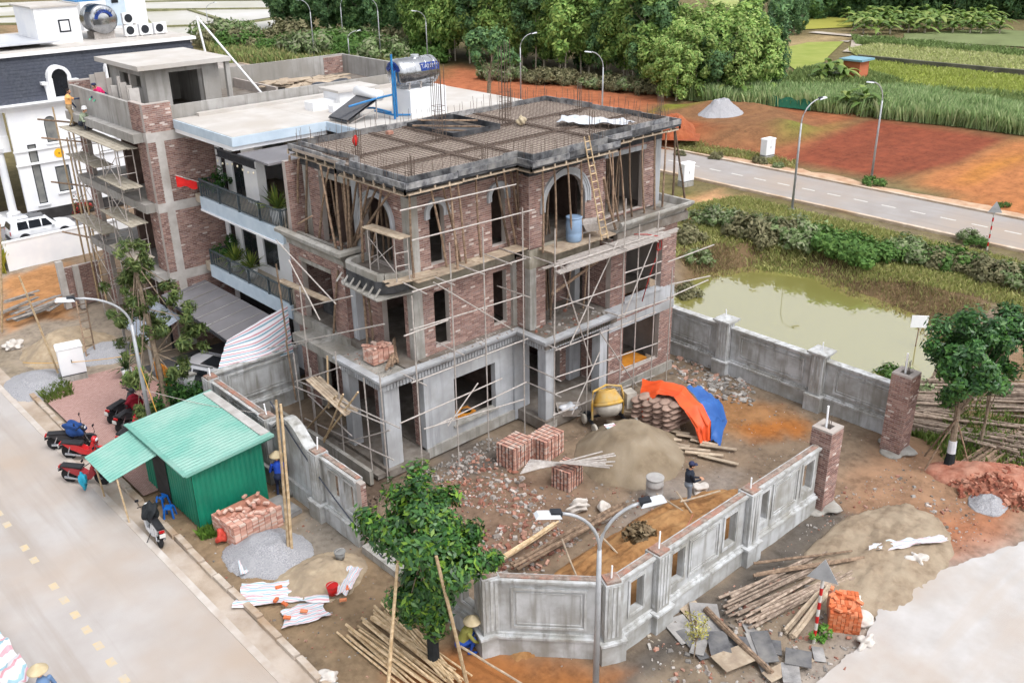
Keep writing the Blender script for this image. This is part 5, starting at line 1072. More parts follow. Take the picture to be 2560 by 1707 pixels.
for (x0, x1, y0, y1, n, z0, z1, where) in ((18.1, 19.4, 28.0, 30., 14, 7.03, 10.2, 'inside the upper side opening'), (18.2, 19., 25.7, 27.2, 7, 7.03, 10.2, 'inside the side arch'), (23.4, 25.3, 24.2, 26., 12, 7.03, 10.2, 'inside the great arch'), (27.3, 29.2, 24.7, 26.2, 11, 7.03, 10.2, 'inside the upper right opening'), (23.5, 26., 24., 25., 9, 3.86, 6.6, 'inside the first floor loggia')):
    for j in range(n):
        x, y = U(x0, x1), U(y0, y1); pole((x, y, z0), (x+U(-.25, .25), y+U(-.2, .2), z1), .042, .035, 'timber_prop', 'prop_wood', 'slender timber prop '+where, 'prop', 'timber props '+where)
for k, (u0, v0, u1, v1) in enumerate(((846, 690, 838, 870), (918, 740, 932, 850), (908, 735, 917, 850))): a, b = onX(u0, v0, 17.2), onX(u1, v1, 17.1); pole((17.1, b.y, 3.88), (17.2, a.y, 6.5), .045, .04, 'timber_prop', 'prop_wood', ORD[k]+' timber prop from the left under the curved balcony', 'prop', 'timber props under the curved balcony')
LD = thing('bamboo_ladder', 'long bamboo ladder leaning on the roof edge beside the great arch', 'ladder', (25.6, 23, 7))
a0, a1 = onY(1505, 590, 22.9), onY(1466, 345, 23.0)
for s in (-.17, .17): MB().cyl((a0.x+s, 22.75, 7.04), (a1.x+s*.7, 23.0, 10.95), .03, .025, 6).build('ladder_rail', 'bamboo', LD)
for k in range(13): t = (k+.6)/13.2; x = a0.x*(1-t)+a1.x*t; w = .17*(1-t)+.12*t; MB().cyl((x-w, 22.75+.25*t, 7.04+3.9*t), (x+w, 22.75+.25*t, 7.04+3.9*t), .02, n=6).build('rung', 'bamboo', LD)
for k, (q, lab) in enumerate((((1380, 735, 1560, 605), 'long dark timber pole leaning across the front of the arch'), ((1510, 445, 1545, 590), 'crossed timber pole leaning against the upper right opening'))):
    a, b = onY(q[0], q[1], 22.6), onY(q[2], q[3], 23.4); pole(a, b, .06, .05, 'timber_pole', 'prop_wood', lab, 'pole', None)
BR = thing('plastic_barrel', 'translucent blue plastic barrel standing in the great arch', 'barrel', (24.3, 23.45, 7.04))
mat('blue_plastic', C(150, 176, 206), C(136, 162, 194), s=3, rough=.4)
p = onY(1437, 590, 23.4)
MB().lathe([(.26, 0), (.29, .04), (.3, .3), (.285, .34), (.3, .38), (.3, .72), (.285, .76), (.29, .9), (.27, .9), (.265, .1), (.02, .08)], (p.x, 23.45, 7.04), 22).build('barrel_shell', 'blue_plastic', BR, smooth=True); MB().lathe([(.29, .88), (.31, .9), (.31, .93), (.26, .93)], (p.x, 23.45, 7.04), 22).build('barrel_rim', 'blue_plastic', BR, smooth=True)
mat('hose_red', C(196, 70, 66), rough=.6)
one('red_hose', MB().tube([(27.2, 22.9, 6.78), (27.5, 22.5, 6.8), (27.75, 22.2, 6.74)]+[(27.85+.14*math.sin(t*.55), 22.16, 6.7-.55*abs(math.sin(t*.27))) for t in range(24)]+[(27.8, 22.2, 6), (27.6, 22.4, 5), (27.5, 22.6, 4)], .022, 5), 'hose_red', 'red hose looped over the tubes above the right window', 'hose', smooth=True)
# scaffold in front of the brick townhouse
BS = thing('bamboo_scaffold', 'steel frame and bamboo scaffold standing before the brick townhouse', 'scaffold', (14.6, 44, 0))
for y in (41.2, 43.0, 44.8, 46.6):
    for x in (14.75, 15.5): MB().cyl((x, y, 0), (x, y, 9.2), .026, n=6).build('standard', 'steel_tube', BS)
    for z in np.arange(.6, 9.2, .75): MB().cyl((14.75, y, z), (15.5, y, z), .02, n=5).build('rung', 'steel_tube', BS)
for z in (1.7, 3.3, 5., 6.7, 8.4):
    for (y0, y1) in ((41.2, 43.), (44.8, 46.6)):
        for s in (0, 1): MB().cyl((14.75, y0, z-.7+s*1.2), (14.75, y1, z+.5-s*1.2), .016, n=5).build('cross_brace', 'steel_tube', BS)
for y, x in ((48.1, 15.4), (48.6, 15.2), (49.8, 15.3), (49.7, 15.8)): MB().cyl((x, y, 0), (x+U(-.1, .1), y, 9.6+U(-1.2, .8)), .05, .04, 6).build('bamboo_post', 'bamboo', BS)
for z in (9.3, 8.4, 6.2, 3.6): MB().cyl((14.6, 50.2, z), (15.7, 47.2, z+U(-.1, .1)), .045, n=6).build('bamboo_rail', 'prop_wood', BS)
mat('bamboo_mat', C(200, 192, 176), C(172, 162, 146), s=4, rough=.9, bump=.5, bs=14)
for wn, z, y0, y1, x0 in (('topmost', 9.2, 40.9, 47.8, 14.85), ('second highest near', 7.6, 40.6, 43.6, 14.7), ('middle near', 6.0, 40.5, 43.8, 14.65), ('lowest near', 4.4, 40.5, 43.6, 14.65), ('lowest far', 4.7, 44.6, 48.6, 14.8), ('second highest far', 7.9, 44.2, 47.8, 14.9)):
    for j in range(4): one('scaffold_plank', MB().beam((x0+j*.22, y0+U(-.1, .1), z), (x0+j*.22, y1+U(-.1, .1), z+.05), .2, .035), 'bamboo_mat', f'{ORD[j]} board from the street on the {wn} walkway of the townhouse scaffold', 'plank', 'walkway boards of the brick townhouse scaffold')
# ================================================================== HEAPS, STACKS AND TOOLS ON THE SITE
mat('sand_mat', C(196, 178, 152), C(172, 152, 126), s=4., rough=.95, bump=.5, bs=22, a2=C(158, 142, 122), s2=1.2)
mat('sand_wet', C(150, 134, 112), C(132, 116, 96), s=4., rough=.95, bump=.5, bs=18, a2=C(164, 150, 130), s2=1.)
mat('sand_low', C(168, 150, 128), C(146, 128, 108), s=4., rough=.95, bump=.8, bs=16, a2=C(182, 166, 144), s2=1.2)
mat('gravel_mat', C(196, 196, 200), C(150, 150, 156), s=26., rough=.95, bump=1., bs=40, a2=C(176, 176, 180), s2=1.5)
mat('orange_soil', C(172, 126, 80), C(140, 98, 60), s=6., detail=12, rough=.95, bump=1., bs=12, a2=C(190, 146, 98), s2=1.2)
mat('rubble_mat', (1, 1, 1), (.7, .68, .66), s=12., rough=.95, attr=True)
mat('ply_dark', C(112, 112, 116), C(84, 84, 88), s=4., rough=.9, a2=C(140, 138, 136), s2=1.3)
mat('stone_slab', C(166, 164, 164), C(134, 132, 132), s=3., rough=.92, bump=.4, bs=16, a2=C(186, 182, 178), s2=1.2, rnd_amt=.2)
def heap(name, m, label, cat, c, rx, ry, h, rz=0., seed=1, rough=.12, sharp=1.2, kind=None, n=60):
    M = Matrix.Rotation(rz, 3, 'Z'); z0 = gz(c[0], c[1])
    def fn(a, b):
        x, y = (a-.5)*2.2, (b-.5)*2.2; r = math.hypot(x, y); k = 1+.35*((fbs(math.cos(math.atan2(y, x))*1.5+seed, math.sin(math.atan2(y, x))*1.5, seed))-.5)
        q = max(0, 1-r/k)
        z = h*min(1, q*1.5)**sharp*(1+rough*2*((fbs(x*3+seed, y*3, seed+2))-.5))+(rough*.6*h*((fbs(x*9, y*9+seed, seed+4))-.5)+.07*min(1, q*4)*(fbs(x*rx*5, y*ry*5+seed, seed+9)-.5) if q > 0 else 0)
        p = M @ Vector((x*rx, y*ry, 0)); return Vector((c[0]+p.x, c[1]+p.y, (z0+z+.012) if q > 0 else z0-.12))
    o = one(name, MB().grid(fn, n, n), m, label, cat, smooth=True)
    if kind: o['kind'] = kind
    return o
heap('sand_heap', 'sand_wet', 'large brown sand heap beside the tarpaulin inside the site', 'sand heap', P(1575, 1130).xy, 2.5, 2.0, 1.0, R(20), 3, .12, 1.0)
heap('soil_bed', 'orange_soil', 'long bank of orange soil inside the front wall', 'soil', (19.1, 15.0), 5.4, 1.75, .8, R(2), 5, .45, .7)
heap('soil_bed', 'orange_soil', 'orange soil filling the corner of the garden walls', 'soil', (15.9, 14.9), 1.9, 1.4, .6, R(-30), 8, .35, .8)
heap('gravel_heap', 'gravel_mat', 'pale grey gravel heap by the brick pile on the street verge', 'gravel heap', P(668, 1378).xy, 1.3, 1.45, .55, 0, 4, .1)
heap('sand_heap', 'sand_mat', 'yellow sand heap on the verge with a red bucket in front', 'sand heap', P(800, 1440).xy, 1.5, 1.25, .42, 0, 6, .3)
heap('sand_heap', 'sand_mat', 'sand heap behind the white electrical cabinet on the street', 'sand heap', P(170, 870).xy, 2.1, 2.0, .9, 0, 7, .2)
heap('sand_heap', 'sand_low', 'wide flattened sand heap outside the front wall', 'sand heap', P(2200, 1385).xy, 3.4, 1.9, .3, R(6), 9, .7, .6)
heap('gravel_heap', 'gravel_mat', 'gravel heap left of the white electrical cabinet', 'gravel heap', P(95, 960).xy, 1.5, 1.8, .4, 0, 10, .2)
heap('gravel_heap', 'gravel_mat', 'gravel heap behind the white electrical cabinet by the palings', 'gravel heap', P(265, 880).xy, 1.6, 1.3, .4, 0, 12, .2)
heap('gravel_heap', 'gravel_mat', 'small gravel heap beside the broken brick bank', 'gravel heap', P(2470, 1255).xy, .7, .6, .3, 0, 13, .2)
heap('rubble_bank', mat('brick_spoil', C(196, 132, 110), C(160, 98, 78), s=5, rough=.95, bump=1., bs=14, a2=C(206, 156, 134), s2=1.3), 'long bank of broken red brick at the right edge', 'brick rubble', P(2510, 1205).xy, 1.2, 2.6, .6, R(25), 15, .35, .8)
heap('gravel_heap', 'gravel_mat', 'grey gravel heap on the red mound beyond the road', 'gravel heap', P(1800, 284, .9).xy, 2.6, 1.9, 1.35, 0, 17, .2)
heap('soil_heap', mat('red_soil', C(166, 88, 54), C(140, 70, 42), s=1.2, rough=.95, bump=.9, bs=4, a2=C(176, 104, 68), s2=.4), 'dark red soil heap on the mound beside the far road', 'soil heap', P(1680, 336, .5).xy, 3.2, 2.2, 1.2, R(35), 23, .4, .9)
heap('soil_heap', mat('brown_soil', C(140, 124, 106), C(112, 98, 84), s=5, rough=.95, bump=.8, bs=12), 'bank of brown soil against the house front by the scaffold', 'soil', (27.4, 22.4), 2.6, .8, .4, 0, 19, .3, .8)
PAL = [C(188, 140, 122), C(176, 122, 104), C(202, 160, 142), C(160, 112, 98), C(196, 188, 182), C(168, 160, 154), C(214, 206, 200)]
def scatter(name, label, cat, px, n, smin, smax, pal, z=0, seed=1, flat=False, hill=0.):
    """many small broken pieces nobody could count"""
    r_ = random.Random(seed); poly = [(p.x, p.y) for p in wpoly(px)] if len(px[0]) == 2 and px[0][0] > 60 else px
    xs_ = [p[0] for p in poly]; ys_ = [p[1] for p in poly]; mb = MB(); k = 0; cx, cy = sum(xs_)/len(xs_), sum(ys_)/len(ys_)
    X = np.array([r_.uniform(min(xs_), max(xs_)) for _ in range(n*4)]); Y = np.array([r_.uniform(min(ys_), max(ys_)) for _ in range(n*4)]); ok = inside(poly, X, Y); D_ = dist(poly, X, Y); GZ_ = gheight(X, Y)
    for x, y, i, d, g0 in zip(X, Y, ok, D_, GZ_):
        if not i or k >= n: continue
        s = smin*(smax/smin)**(r_.random()**2); M = Matrix.Rotation(r_.uniform(0, 6.3), 3, 'Z') @ Matrix.Rotation(r_.uniform(-.5, .5), 3, 'X') @ Matrix.Rotation(r_.uniform(-.4, .4), 3, 'Y')
        c = pal[r_.randrange(len(pal))]; q = r_.uniform(.8, 1.15); mb.obox((x, y, g0+z+s*.2+hill*min(1, d)), s*r_.uniform(.7, 1.6), s*r_.uniform(.5, 1.), s*(.25 if flat else r_.uniform(.3, .8)), M, tuple(v*q for v in c), tp=r_.uniform(.6, .95)); k += 1
    o = one(name, mb, 'rubble_mat', label, cat); o['kind'] = 'stuff'; return o
GREY = [C(172, 168, 164), C(150, 146, 142), C(196, 192, 188), C(134, 126, 118)]
scatter('brick_rubble', 'broken red brick rubble scattered before the house corner', 'rubble', [(1090, 1190), (1180, 1120), (1260, 1150), (1370, 1250), (1330, 1300), (1180, 1260), (1100, 1260)], 520, .05, .2, PAL, seed=2)
scatter('brick_rubble', 'rubble and broken boards behind the sand heap by the back wall', 'rubble', [(1640, 905), (1760, 880), (1890, 960), (1880, 1010), (1800, 1000), (1720, 960)], 330, .08, .3, GREY+[PAL[2]], seed=3, flat=True)
scatter('brick_rubble', 'broken brick rubble inside the garden wall corner', 'rubble', [(1180, 1330), (1330, 1290), (1460, 1340), (1350, 1430), (1220, 1440), (1150, 1380)], 330, .06, .2, PAL, seed=4)
scatter('stone_rubble', 'sharp grey rubble at the foot of the house wall', 'rubble', [(1060, 1170), (1240, 1080), (1260, 1110), (1180, 1150), (1080, 1220)], 260, .04, .14, GREY, seed=5)
scatter('stone_rubble', 'loose litter and stones across the middle of the site', 'rubble', [(1080, 1240), (1480, 1200), (1700, 1260), (1500, 1380), (1150, 1330)], 300, .03, .12, PAL+GREY, seed=6)
scatter('stone_rubble', 'stones and offcuts on the red ground outside the gate', 'rubble', [(1900, 1230), (2250, 1180), (2520, 1330), (2300, 1420), (2000, 1330)], 380, .03, .13, PAL+GREY, seed=7)
scatter('brick_rubble', 'red brick fragments on the long broken brick bank', 'rubble', [(2360, 1190), (2480, 1155), (2600, 1170), (2600, 1290), (2480, 1260), (2380, 1230)], 620, .06, .2, [C(200, 136, 112), C(180, 112, 90), C(210, 156, 134), C(160, 96, 78)], seed=8, hill=.5)
scatter('stone_rubble', 'chunks and offcuts strewn around the plywood sheets', 'rubble', [(1600, 1560), (2000, 1400), (2180, 1560), (2100, 1690), (1650, 1720)], 420, .04, .18, PAL+GREY+[C(206, 196, 180)], seed=9)
scatter('stone_rubble', 'pale concrete chunks on the verge left of the cabinet', 'rubble', [(0, 880), (110, 860), (180, 920), (60, 950), (0, 950)], 150, .1, .4, [C(214, 200, 188), C(196, 184, 174), C(180, 166, 156)], seed=10)
scatter('stone_rubble', 'dark crumbled soil between the street wall and the house', 'rubble', [(13.6, 23.2), (15.3, 23.2), (15.3, 31.2), (13.6, 31.2)], 620, .05, .17, [C(98, 84, 74), C(120, 104, 92), C(84, 74, 68), C(138, 120, 106)], seed=11)
scatter('stone_rubble', 'fine grit and chips spread over the whole site', 'rubble', [(14, 13.6), (31, 13.6), (31, 23), (14, 23)], 1500, .018, .06, PAL+GREY, seed=20)
scatter('stone_rubble', 'fine grit and chips on the ground outside the gate', 'rubble', [(15, 8.6), (34, 8.4), (31, 12.8), (15, 12.4)], 1200, .018, .06, PAL+GREY, seed=21)
scatter('stone_rubble', 'litter and grit along the street verge', 'rubble', [(9.2, 15.5), (12.8, 18), (13, 27), (9.2, 30)], 380, .025, .09, GREY+PAL[:3], seed=12)
scatter('brick_rubble', 'plaster crumbs and brick bits on the porch cornice', 'rubble', [(18.2, 24.15), (22.2, 24.15), (22.2, 24.6), (18.2, 24.6)], 170, .04, .12, [C(212, 206, 202), C(196, 190, 186), C(180, 170, 164)], z=3.94, seed=13)
scatter('brick_rubble', 'crumbs on the porch roof ledge', 'rubble', [(16.3, 24.6), (16.9, 24.6), (16.9, 27), (16.3, 27)], 110, .04, .12, [C(206, 200, 194), C(190, 180, 172), C(188, 150, 134)], z=3.85, seed=14)
scatter('brick_rubble', 'broken bricks on the loggia floor above the portico', 'rubble', [(22.6, 22.9), (25.9, 22.9), (25.9, 24.8), (22.6, 24.8)], 150, .05, .16, PAL+GREY, z=3.9, seed=15)
scatter('brick_rubble', 'broken bricks on the upper side terrace', 'rubble', [(17.4, 28.2), (18.4, 28.2), (18.4, 31), (17.4, 31)], 90, .05, .18, PAL, z=7.1, seed=16)
scatter('red_clods', 'clods on the dark red ploughed plot beyond the road', 'soil clods', [(64.5, 36), (84, 44), (88, 33), (66, 24)], 900, .12, .5, [C(160, 90, 66), C(138, 76, 56), C(184, 112, 84)], seed=17)
scatter('red_clods', 'clods along the edge of the orange plot beyond the road', 'soil clods', [(64.5, 24), (88, 32), (84, 26), (66, 19)], 350, .12, .5, [C(196, 124, 84), C(170, 100, 66)], seed=18)
BMESH = []
for k in range(6):
    mb = MB().obox((0, 0, 0), .205, .098, .058, None, tuple(x*1.25 for x in ([C(206, 164, 148), C(194, 146, 130), C(214, 182, 168), C(184, 136, 122), C(210, 188, 176), C(200, 156, 140)][k])), tp=.985)
    o = mb.build('brick', 'brick', None); BMESH.append(o.data); bpy.data.objects.remove(o)
OMESH = []
for k in range(3):
    o = MB().obox((0, 0, 0), .205, .098, .058, None, (C(226, 128, 84), C(214, 116, 74), C(232, 148, 108))[k], tp=.985).build('brick', 'brick', None); OMESH.append(o.data); bpy.data.objects.remove(o)
def brick_stack(label, c, nx, ny, nz, rz, z=None, hollow=True, loose=0, group=None, straps=False, meshes=None, cat='brick stack', slump=0.):
    meshes = meshes or BMESH; z = gz(*c) if z is None else z; S_ = thing('brick_stack', label, cat, (c[0], c[1], z), rz, group)
    pitch = (.222, .106, .064)
    cnt = 0
    MB().obox((0, 0, nz*pitch[2]/2-.03), nx*pitch[0]-.1, ny*pitch[1]-.08, nz*pitch[2]-.06, None, C(190, 132, 112)).build('stack_core', 'brick', S_, world=False) if hollow else None
    for k in range(nz):
        for i in range(nx):
            for j in range(ny):
                if hollow and not (k == nz-1 or i == 0 or j == 0): continue
                if slump and k > nz*(1-slump*(i+j)/(nx+ny)): continue
                if cnt > 298: continue
                b = bpy.data.objects.new('brick', meshes[rnd.randrange(len(meshes))]); COL.objects.link(b); b.parent = S_; cnt += 1
                b.location = ((i-(nx-1)/2)*pitch[0]+U(-.006, .006), (j-(ny-1)/2)*pitch[1]+U(-.005, .005), .03+k*pitch[2]); b.rotation_euler = (0, 0, U(-.04, .04))
    for q in range(loose):
        b = bpy.data.objects.new('brick', meshes[rnd.randrange(len(meshes))]); COL.objects.link(b); b.parent = S_
        b.location = (U(-.5, .5)*nx*pitch[0]*.95, U(-.5, .5)*ny*pitch[1]*.95, nz*pitch[2]+.03+U(0, .06)); b.rotation_euler = (U(-.2, .2), U(-.2, .2), U(0, 3))
    if straps:
        for t in np.linspace(-.38, .38, 5):
            w = nx*pitch[0]; d = ny*pitch[1]; h = nz*pitch[2]; MB().box(t*w-.012, t*w+.012, -d/2-.012, -d/2-.004, 0, h+.01).build('strap', 'dark_frame', S_, world=False); MB().box(t*w-.012, t*w+.012, -d/2-.012, d/2, h+.006, h+.014).build('strap', 'dark_frame', S_, world=False)
            MB().box(-w/2-.012, -w/2-.004, t*d-.012, t*d+.012, 0, h+.01).build('strap', 'dark_frame', S_, world=False)
    return S_
p = P(1290, 1155); brick_stack('strapped pallet of red bricks beside the house, left one of the pair', (20.15, 22.15), 5, 8, 14, R(8), straps=True)
brick_stack('strapped pallet of red bricks beside the house, right one of the pair', (21.3, 21.75), 5, 8, 14, R(8), straps=True)
brick_stack('single strapped pallet of red bricks below the pale tubes', P(1418, 1205).xy, 4, 7, 12, R(12), straps=True)
brick_stack('big pile of orange red bricks beside the green shed', P(622, 1316).xy, 8, 13, 12, R(4), loose=26, slump=.25, straps=False)
brick_stack('neat stack of pale red bricks on the porch roof', (17.0, 25.75), 4, 6, 8, R(0), z=3.86, loose=14)
brick_stack('bright orange brick stack behind the striped post at lower right', P(2105, 1545).xy, 5, 8, 10, R(35), loose=16, meshes=OMESH, slump=.15)
for k, (u, v) in enumerate(((697, 1468), (780, 1458), (760, 1528), (718, 1544), (712, 1510), (858, 1500), (870, 1470), (690, 1500))):
    b = bpy.data.objects.new('loose_brick', OMESH[k % 3]); COL.objects.link(b); q = P(u, v, .1); b.location = (q.x, q.y, .12); b.rotation_euler = (U(-.1, .1), U(-.1, .1), U(0, 3)); tag(b, 'loose red brick weighing down the striped tarpaulin', 'brick', 'bricks on the striped tarpaulin')
# ---- striped and coloured tarpaulins
def stripes(name, cols, scale, rough=.6, ang=0., base=None):
    m = bpy.data.materials.new(name); MATS[name] = m; m.use_nodes = True; n = m.node_tree.nodes; l = m.node_tree.links
    at = n.new('ShaderNodeAttribute'); at.attribute_name = 'UVMap'
    uv = n.new('ShaderNodeUVMap'); sp = n.new('ShaderNodeSeparateXYZ'); l.new(uv.outputs[0], sp.inputs[0])
    mm = n.new('ShaderNodeMath'); mm.operation = 'MULTIPLY'; mm.inputs[1].default_value = scale; l.new(sp.outputs['Y'], mm.inputs[0]); fr_ = n.new('ShaderNodeMath'); fr_.operation = 'FRACT'; l.new(mm.outputs[0], fr_.inputs[0])
    cr = n.new('ShaderNodeValToRGB'); cr.color_ramp.interpolation = 'CONSTANT'; e = cr.color_ramp.elements
    for i, (p_, c_) in enumerate(cols):
        if i < 2: e[i].position = p_; e[i].color = (*c_, 1)
        else: q = e.new(p_); q.color = (*c_, 1)
    l.new(fr_.outputs[0], cr.inputs[0]); l.new(cr.outputs[0], n['Principled BSDF'].inputs['Base Color']); n['Principled BSDF'].inputs['Roughness'].default_value = rough
    return m
WH, RD, BL = C(222, 220, 226, 1.1), C(190, 134, 144, 1.1), C(122, 160, 176, 1.1)
stripes('striped_tarp', [(0, WH), (.25, RD), (.45, WH), (.62, BL), (.86, WH)], 7)
stripes('pale_stripe', [(0, C(228, 226, 230)), (.25, C(226, 166, 176)), (.42, C(228, 226, 230)), (.65, C(160, 198, 212)), (.85, C(228, 226, 230))], 6)
def sheet(name, fn, nu, nv, m, label, cat, thick=None):
    mb = MB().grid(fn, nu, nv); o = one(name, mb, m, label, cat, smooth=True); uv = o.data.uv_layers.new(name='UVMap'); w = nu+1
    co = np.zeros(len(o.data.loops)*2, np.float32); li = np.zeros(len(o.data.loops), np.int32); o.data.loops.foreach_get('vertex_index', li); co[0::2] = (li % w)/nu; co[1::2] = (li//w)/nv; uv.data.foreach_set('uv', co)
    return o
q00, q10, q11, q01 = onX(742, 742, 15.8), Vector((15.2, 33.6, 2.8)), Vector((14.0, 31.9, 2.2)), onX(752, 900, 16.4)
A, Bq, Cq, Dq = Vector((16.9, 31.6, 4.3)), Vector((15.0, 33.3, 2.85)), Vector((13.9, 32.1, 2.2)), Vector((17.0, 31.8, 2.15))
def ft(a, b):
    p = (A*(1-a)+Bq*a)*(1-b)+(Dq*(1-a)+Cq*a)*b; p = p+Vector((0, -.12, .1))*math.sin(a*9+b*3)*(b)+Vector((-.1, 0, -.28*math.sin(math.pi*a)*math.sin(math.pi*b)))
    return p+Vector((.08, -.08, 0))*((fbs(a*5, b*9, 71))-.5)
sheet('striped_tarpaulin', ft, 40, 30, 'striped_tarp', 'red, white and blue striped tarpaulin hung over the side wall', 'tarpaulin')
def fground(c, sx, sy, rz, seed, amp=.07, z=.03):
    M = Matrix.Rotation(rz, 3, 'Z')
    def f(a, b):
        e = (fbs(a*2+seed, b*2, seed+7))-.5; p = M @ Vector(((a-.5)*sx*(1+.5*e), (b-.5)*sy*(1+.6*e), 0)); x, y = c[0]+p.x, c[1]+p.y
        return Vector((x, y, gz(x, y)+z+amp*(fbs(a*7+seed, b*9, seed))*1.6))
    return f
sheet('tarpaulin', fground(P(715, 1485).xy, 2.6, 1.0, R(-38), 3, .14, .06), 26, 14, 'pale_stripe', 'pale striped tarpaulin spread before the yellow sand heap', 'tarpaulin')
sheet('tarpaulin', fground(P(758, 1532).xy, 1.3, .8, R(-20), 5, .1, .03), 16, 12, 'pale_stripe', 'small end of pale striped tarpaulin folded on the verge', 'tarpaulin')
sheet('tarpaulin', fground(P(868, 1462).xy, 1.3, .5, R(38), 6, .16, .08), 16, 10, 'pale_stripe', 'crumpled striped tarpaulin strip right of the red bucket', 'tarpaulin')
sheet('tarpaulin', fground(P(610, 1390).xy, 1.9, .5, R(72), 8, .1, .06), 18, 8, 'pale_stripe', 'narrow strip of striped tarpaulin along the gravel heap', 'tarpaulin')
sheet('tarpaulin', fground(P(2265, 1375).xy, 2.4, .35, R(-30), 11, .15, .25), 22, 8, 'pale_stripe', 'twisted strip of striped tarpaulin on the outer sand heap', 'tarpaulin')
sheet('tarpaulin', fground((2.75, 24.4), 1.5, 4.6, R(2), 14, .5, .12), 22, 30, 'pale_stripe', 'striped tarpaulin covering a heap at the left street edge', 'tarpaulin')
mat('orange_tarp', C(246, 98, 46), C(226, 82, 38), s=2., rough=.5); mat('blue_tarp', C(60, 112, 186), C(46, 92, 164), s=2., rough=.5)
def strip2(near, far, seed, amp=.16, sag=0.):
    """a cloth spanned between two edges given as points"""
    near = [P(*p) for p in near]; far = [P(*p) for p in far]; n = len(near)-1
    def at(L, t): i = min(int(t*n), n-1); f = t*n-i; f = f*f*(3-2*f); return L[i]*(1-f)+L[i+1]*f
    def f(a, b):
        p = at(near, a)*(1-b)+at(far, a)*b; w = fbs(a*6+seed, b*5, seed)-.5; p = p+Vector((.3*w, .3*w, amp*w*2+sag*math.sin(math.pi*b))); p.z = max(.03, p.z); return p
    return f
ridge = [(1606, 952, 1.2), (1655, 948, 1.4), (1715, 966, 1.4), (1752, 1006, 1.15), (1778, 1056, .7), (1776, 1100, .08)]
sheet('orange_tarpaulin', strip2([(1598, 1000, .95), (1640, 987, 1.36), (1685, 994, 1.36), (1712, 1026, 1.1), (1738, 1070, .5), (1748, 1106, .05)], ridge, 4, .1), 40, 16, 'orange_tarp', 'bright orange tarpaulin thrown over stacked cement bags', 'tarpaulin')
sheet('orange_flap', strip2([(1598, 1000, .95), (1606, 997, 1.05), (1618, 994, 1.15)], [(1606, 1040, .45), (1612, 1036, .5), (1624, 1024, .7)], 6, .1), 10, 12, 'orange_tarp', 'orange tarpaulin flap hanging before the bag stack', 'tarpaulin')
sheet('blue_tarpaulin', strip2([(1716, 966, 1.38), (1752, 1006, 1.14), (1778, 1056, .68), (1776, 1100, .06)], [(1770, 975, 1.2), (1806, 1008, .75), (1818, 1052, .25), (1800, 1110, .03)], 9, .14, .12), 26, 18, 'blue_tarp', 'blue tarpaulin sloping down behind the orange one', 'tarpaulin')
mat('cement_bag', C(176, 150, 136), C(150, 126, 114), s=4, rough=.9, bump=.3, bs=9, rnd_amt=.12)
bagm = MB().blob((0, 0, 0), .36, .24, .085, 3, .1, 2).build('cement_bag', 'cement_bag', None, smooth=True); bagd = bagm.data; bpy.data.objects.remove(bagm)
for lay in range(10):
    for i in range(4):
        for j in range(2):
            b = bpy.data.objects.new('cement_bag', bagd); COL.objects.link(b); b.location = (25.5+j*.6+i*.1+(.2 if lay % 2 else 0)+U(-.05, .05), 20.9-i*.42+U(-.04, .04)-(.12 if lay % 2 else 0), .16+lay*.108); b.rotation_euler = (U(-.08, .08), U(-.08, .08), R(5)+U(-.12, .12)); tag(b, f'cement bag in {("front", "rear")[j]} column {("one", "two", "three", "four")[i]}, {ORD[lay]} layer up, under the orange tarpaulin', 'cement bag', 'cement bags under the tarpaulin')
for k, (u, v) in enumerate(((1615, 1050), (1655, 1040), (1680, 1062))):
    b = bpy.data.objects.new('cement_bag', bagd); COL.objects.link(b); q = P(u, v, .12); b.location = (q.x, q.y, .14); b.rotation_euler = (0, U(-.15, .15), U(0, 3)); tag(b, ('left', 'middle', 'right')[k]+' loose cement bag lying before the tarpaulin', 'cement bag')
mat('white_sack', C(226, 220, 214), C(204, 196, 188), s=5, rough=.8, bump=.3, bs=10)
for k, (u, v, s, lab) in enumerate(((1447, 1262, 1., 'full white sack left of the brick barrow on the site'), (1510, 1262, .9, 'full white sack in the middle of the site near the barrel'), (1510, 1290, .75, 'white sack lying below two others on the site'), (1748, 1218, .8, 'white sack leaning beside the man'), (2212, 1362, .9, 'pale sack on the outer sand heap'), (2290, 1395, 1., 'torn white sack beside the striped strip'), (2130, 1500, .8, 'crumpled white sack on the sand near the orange bricks'), (2160, 1545, .8, 'flat pink edged sack beside the orange bricks'), (2165, 1600, .8, 'dusty white sack below the orange bricks'), (818, 1690, .8, 'torn sack on the verge by the kerb'), (30, 862, 1.1, 'white sack on the sand at the far left'))):
    q = P(u, v, .1); one('sack', MB().blob((q.x, q.y, gz(q.x, q.y)+.16*s), .34*s, .26*s, .2*s, k+30, .35, 3), 'white_sack', lab, 'sack', smooth=True)
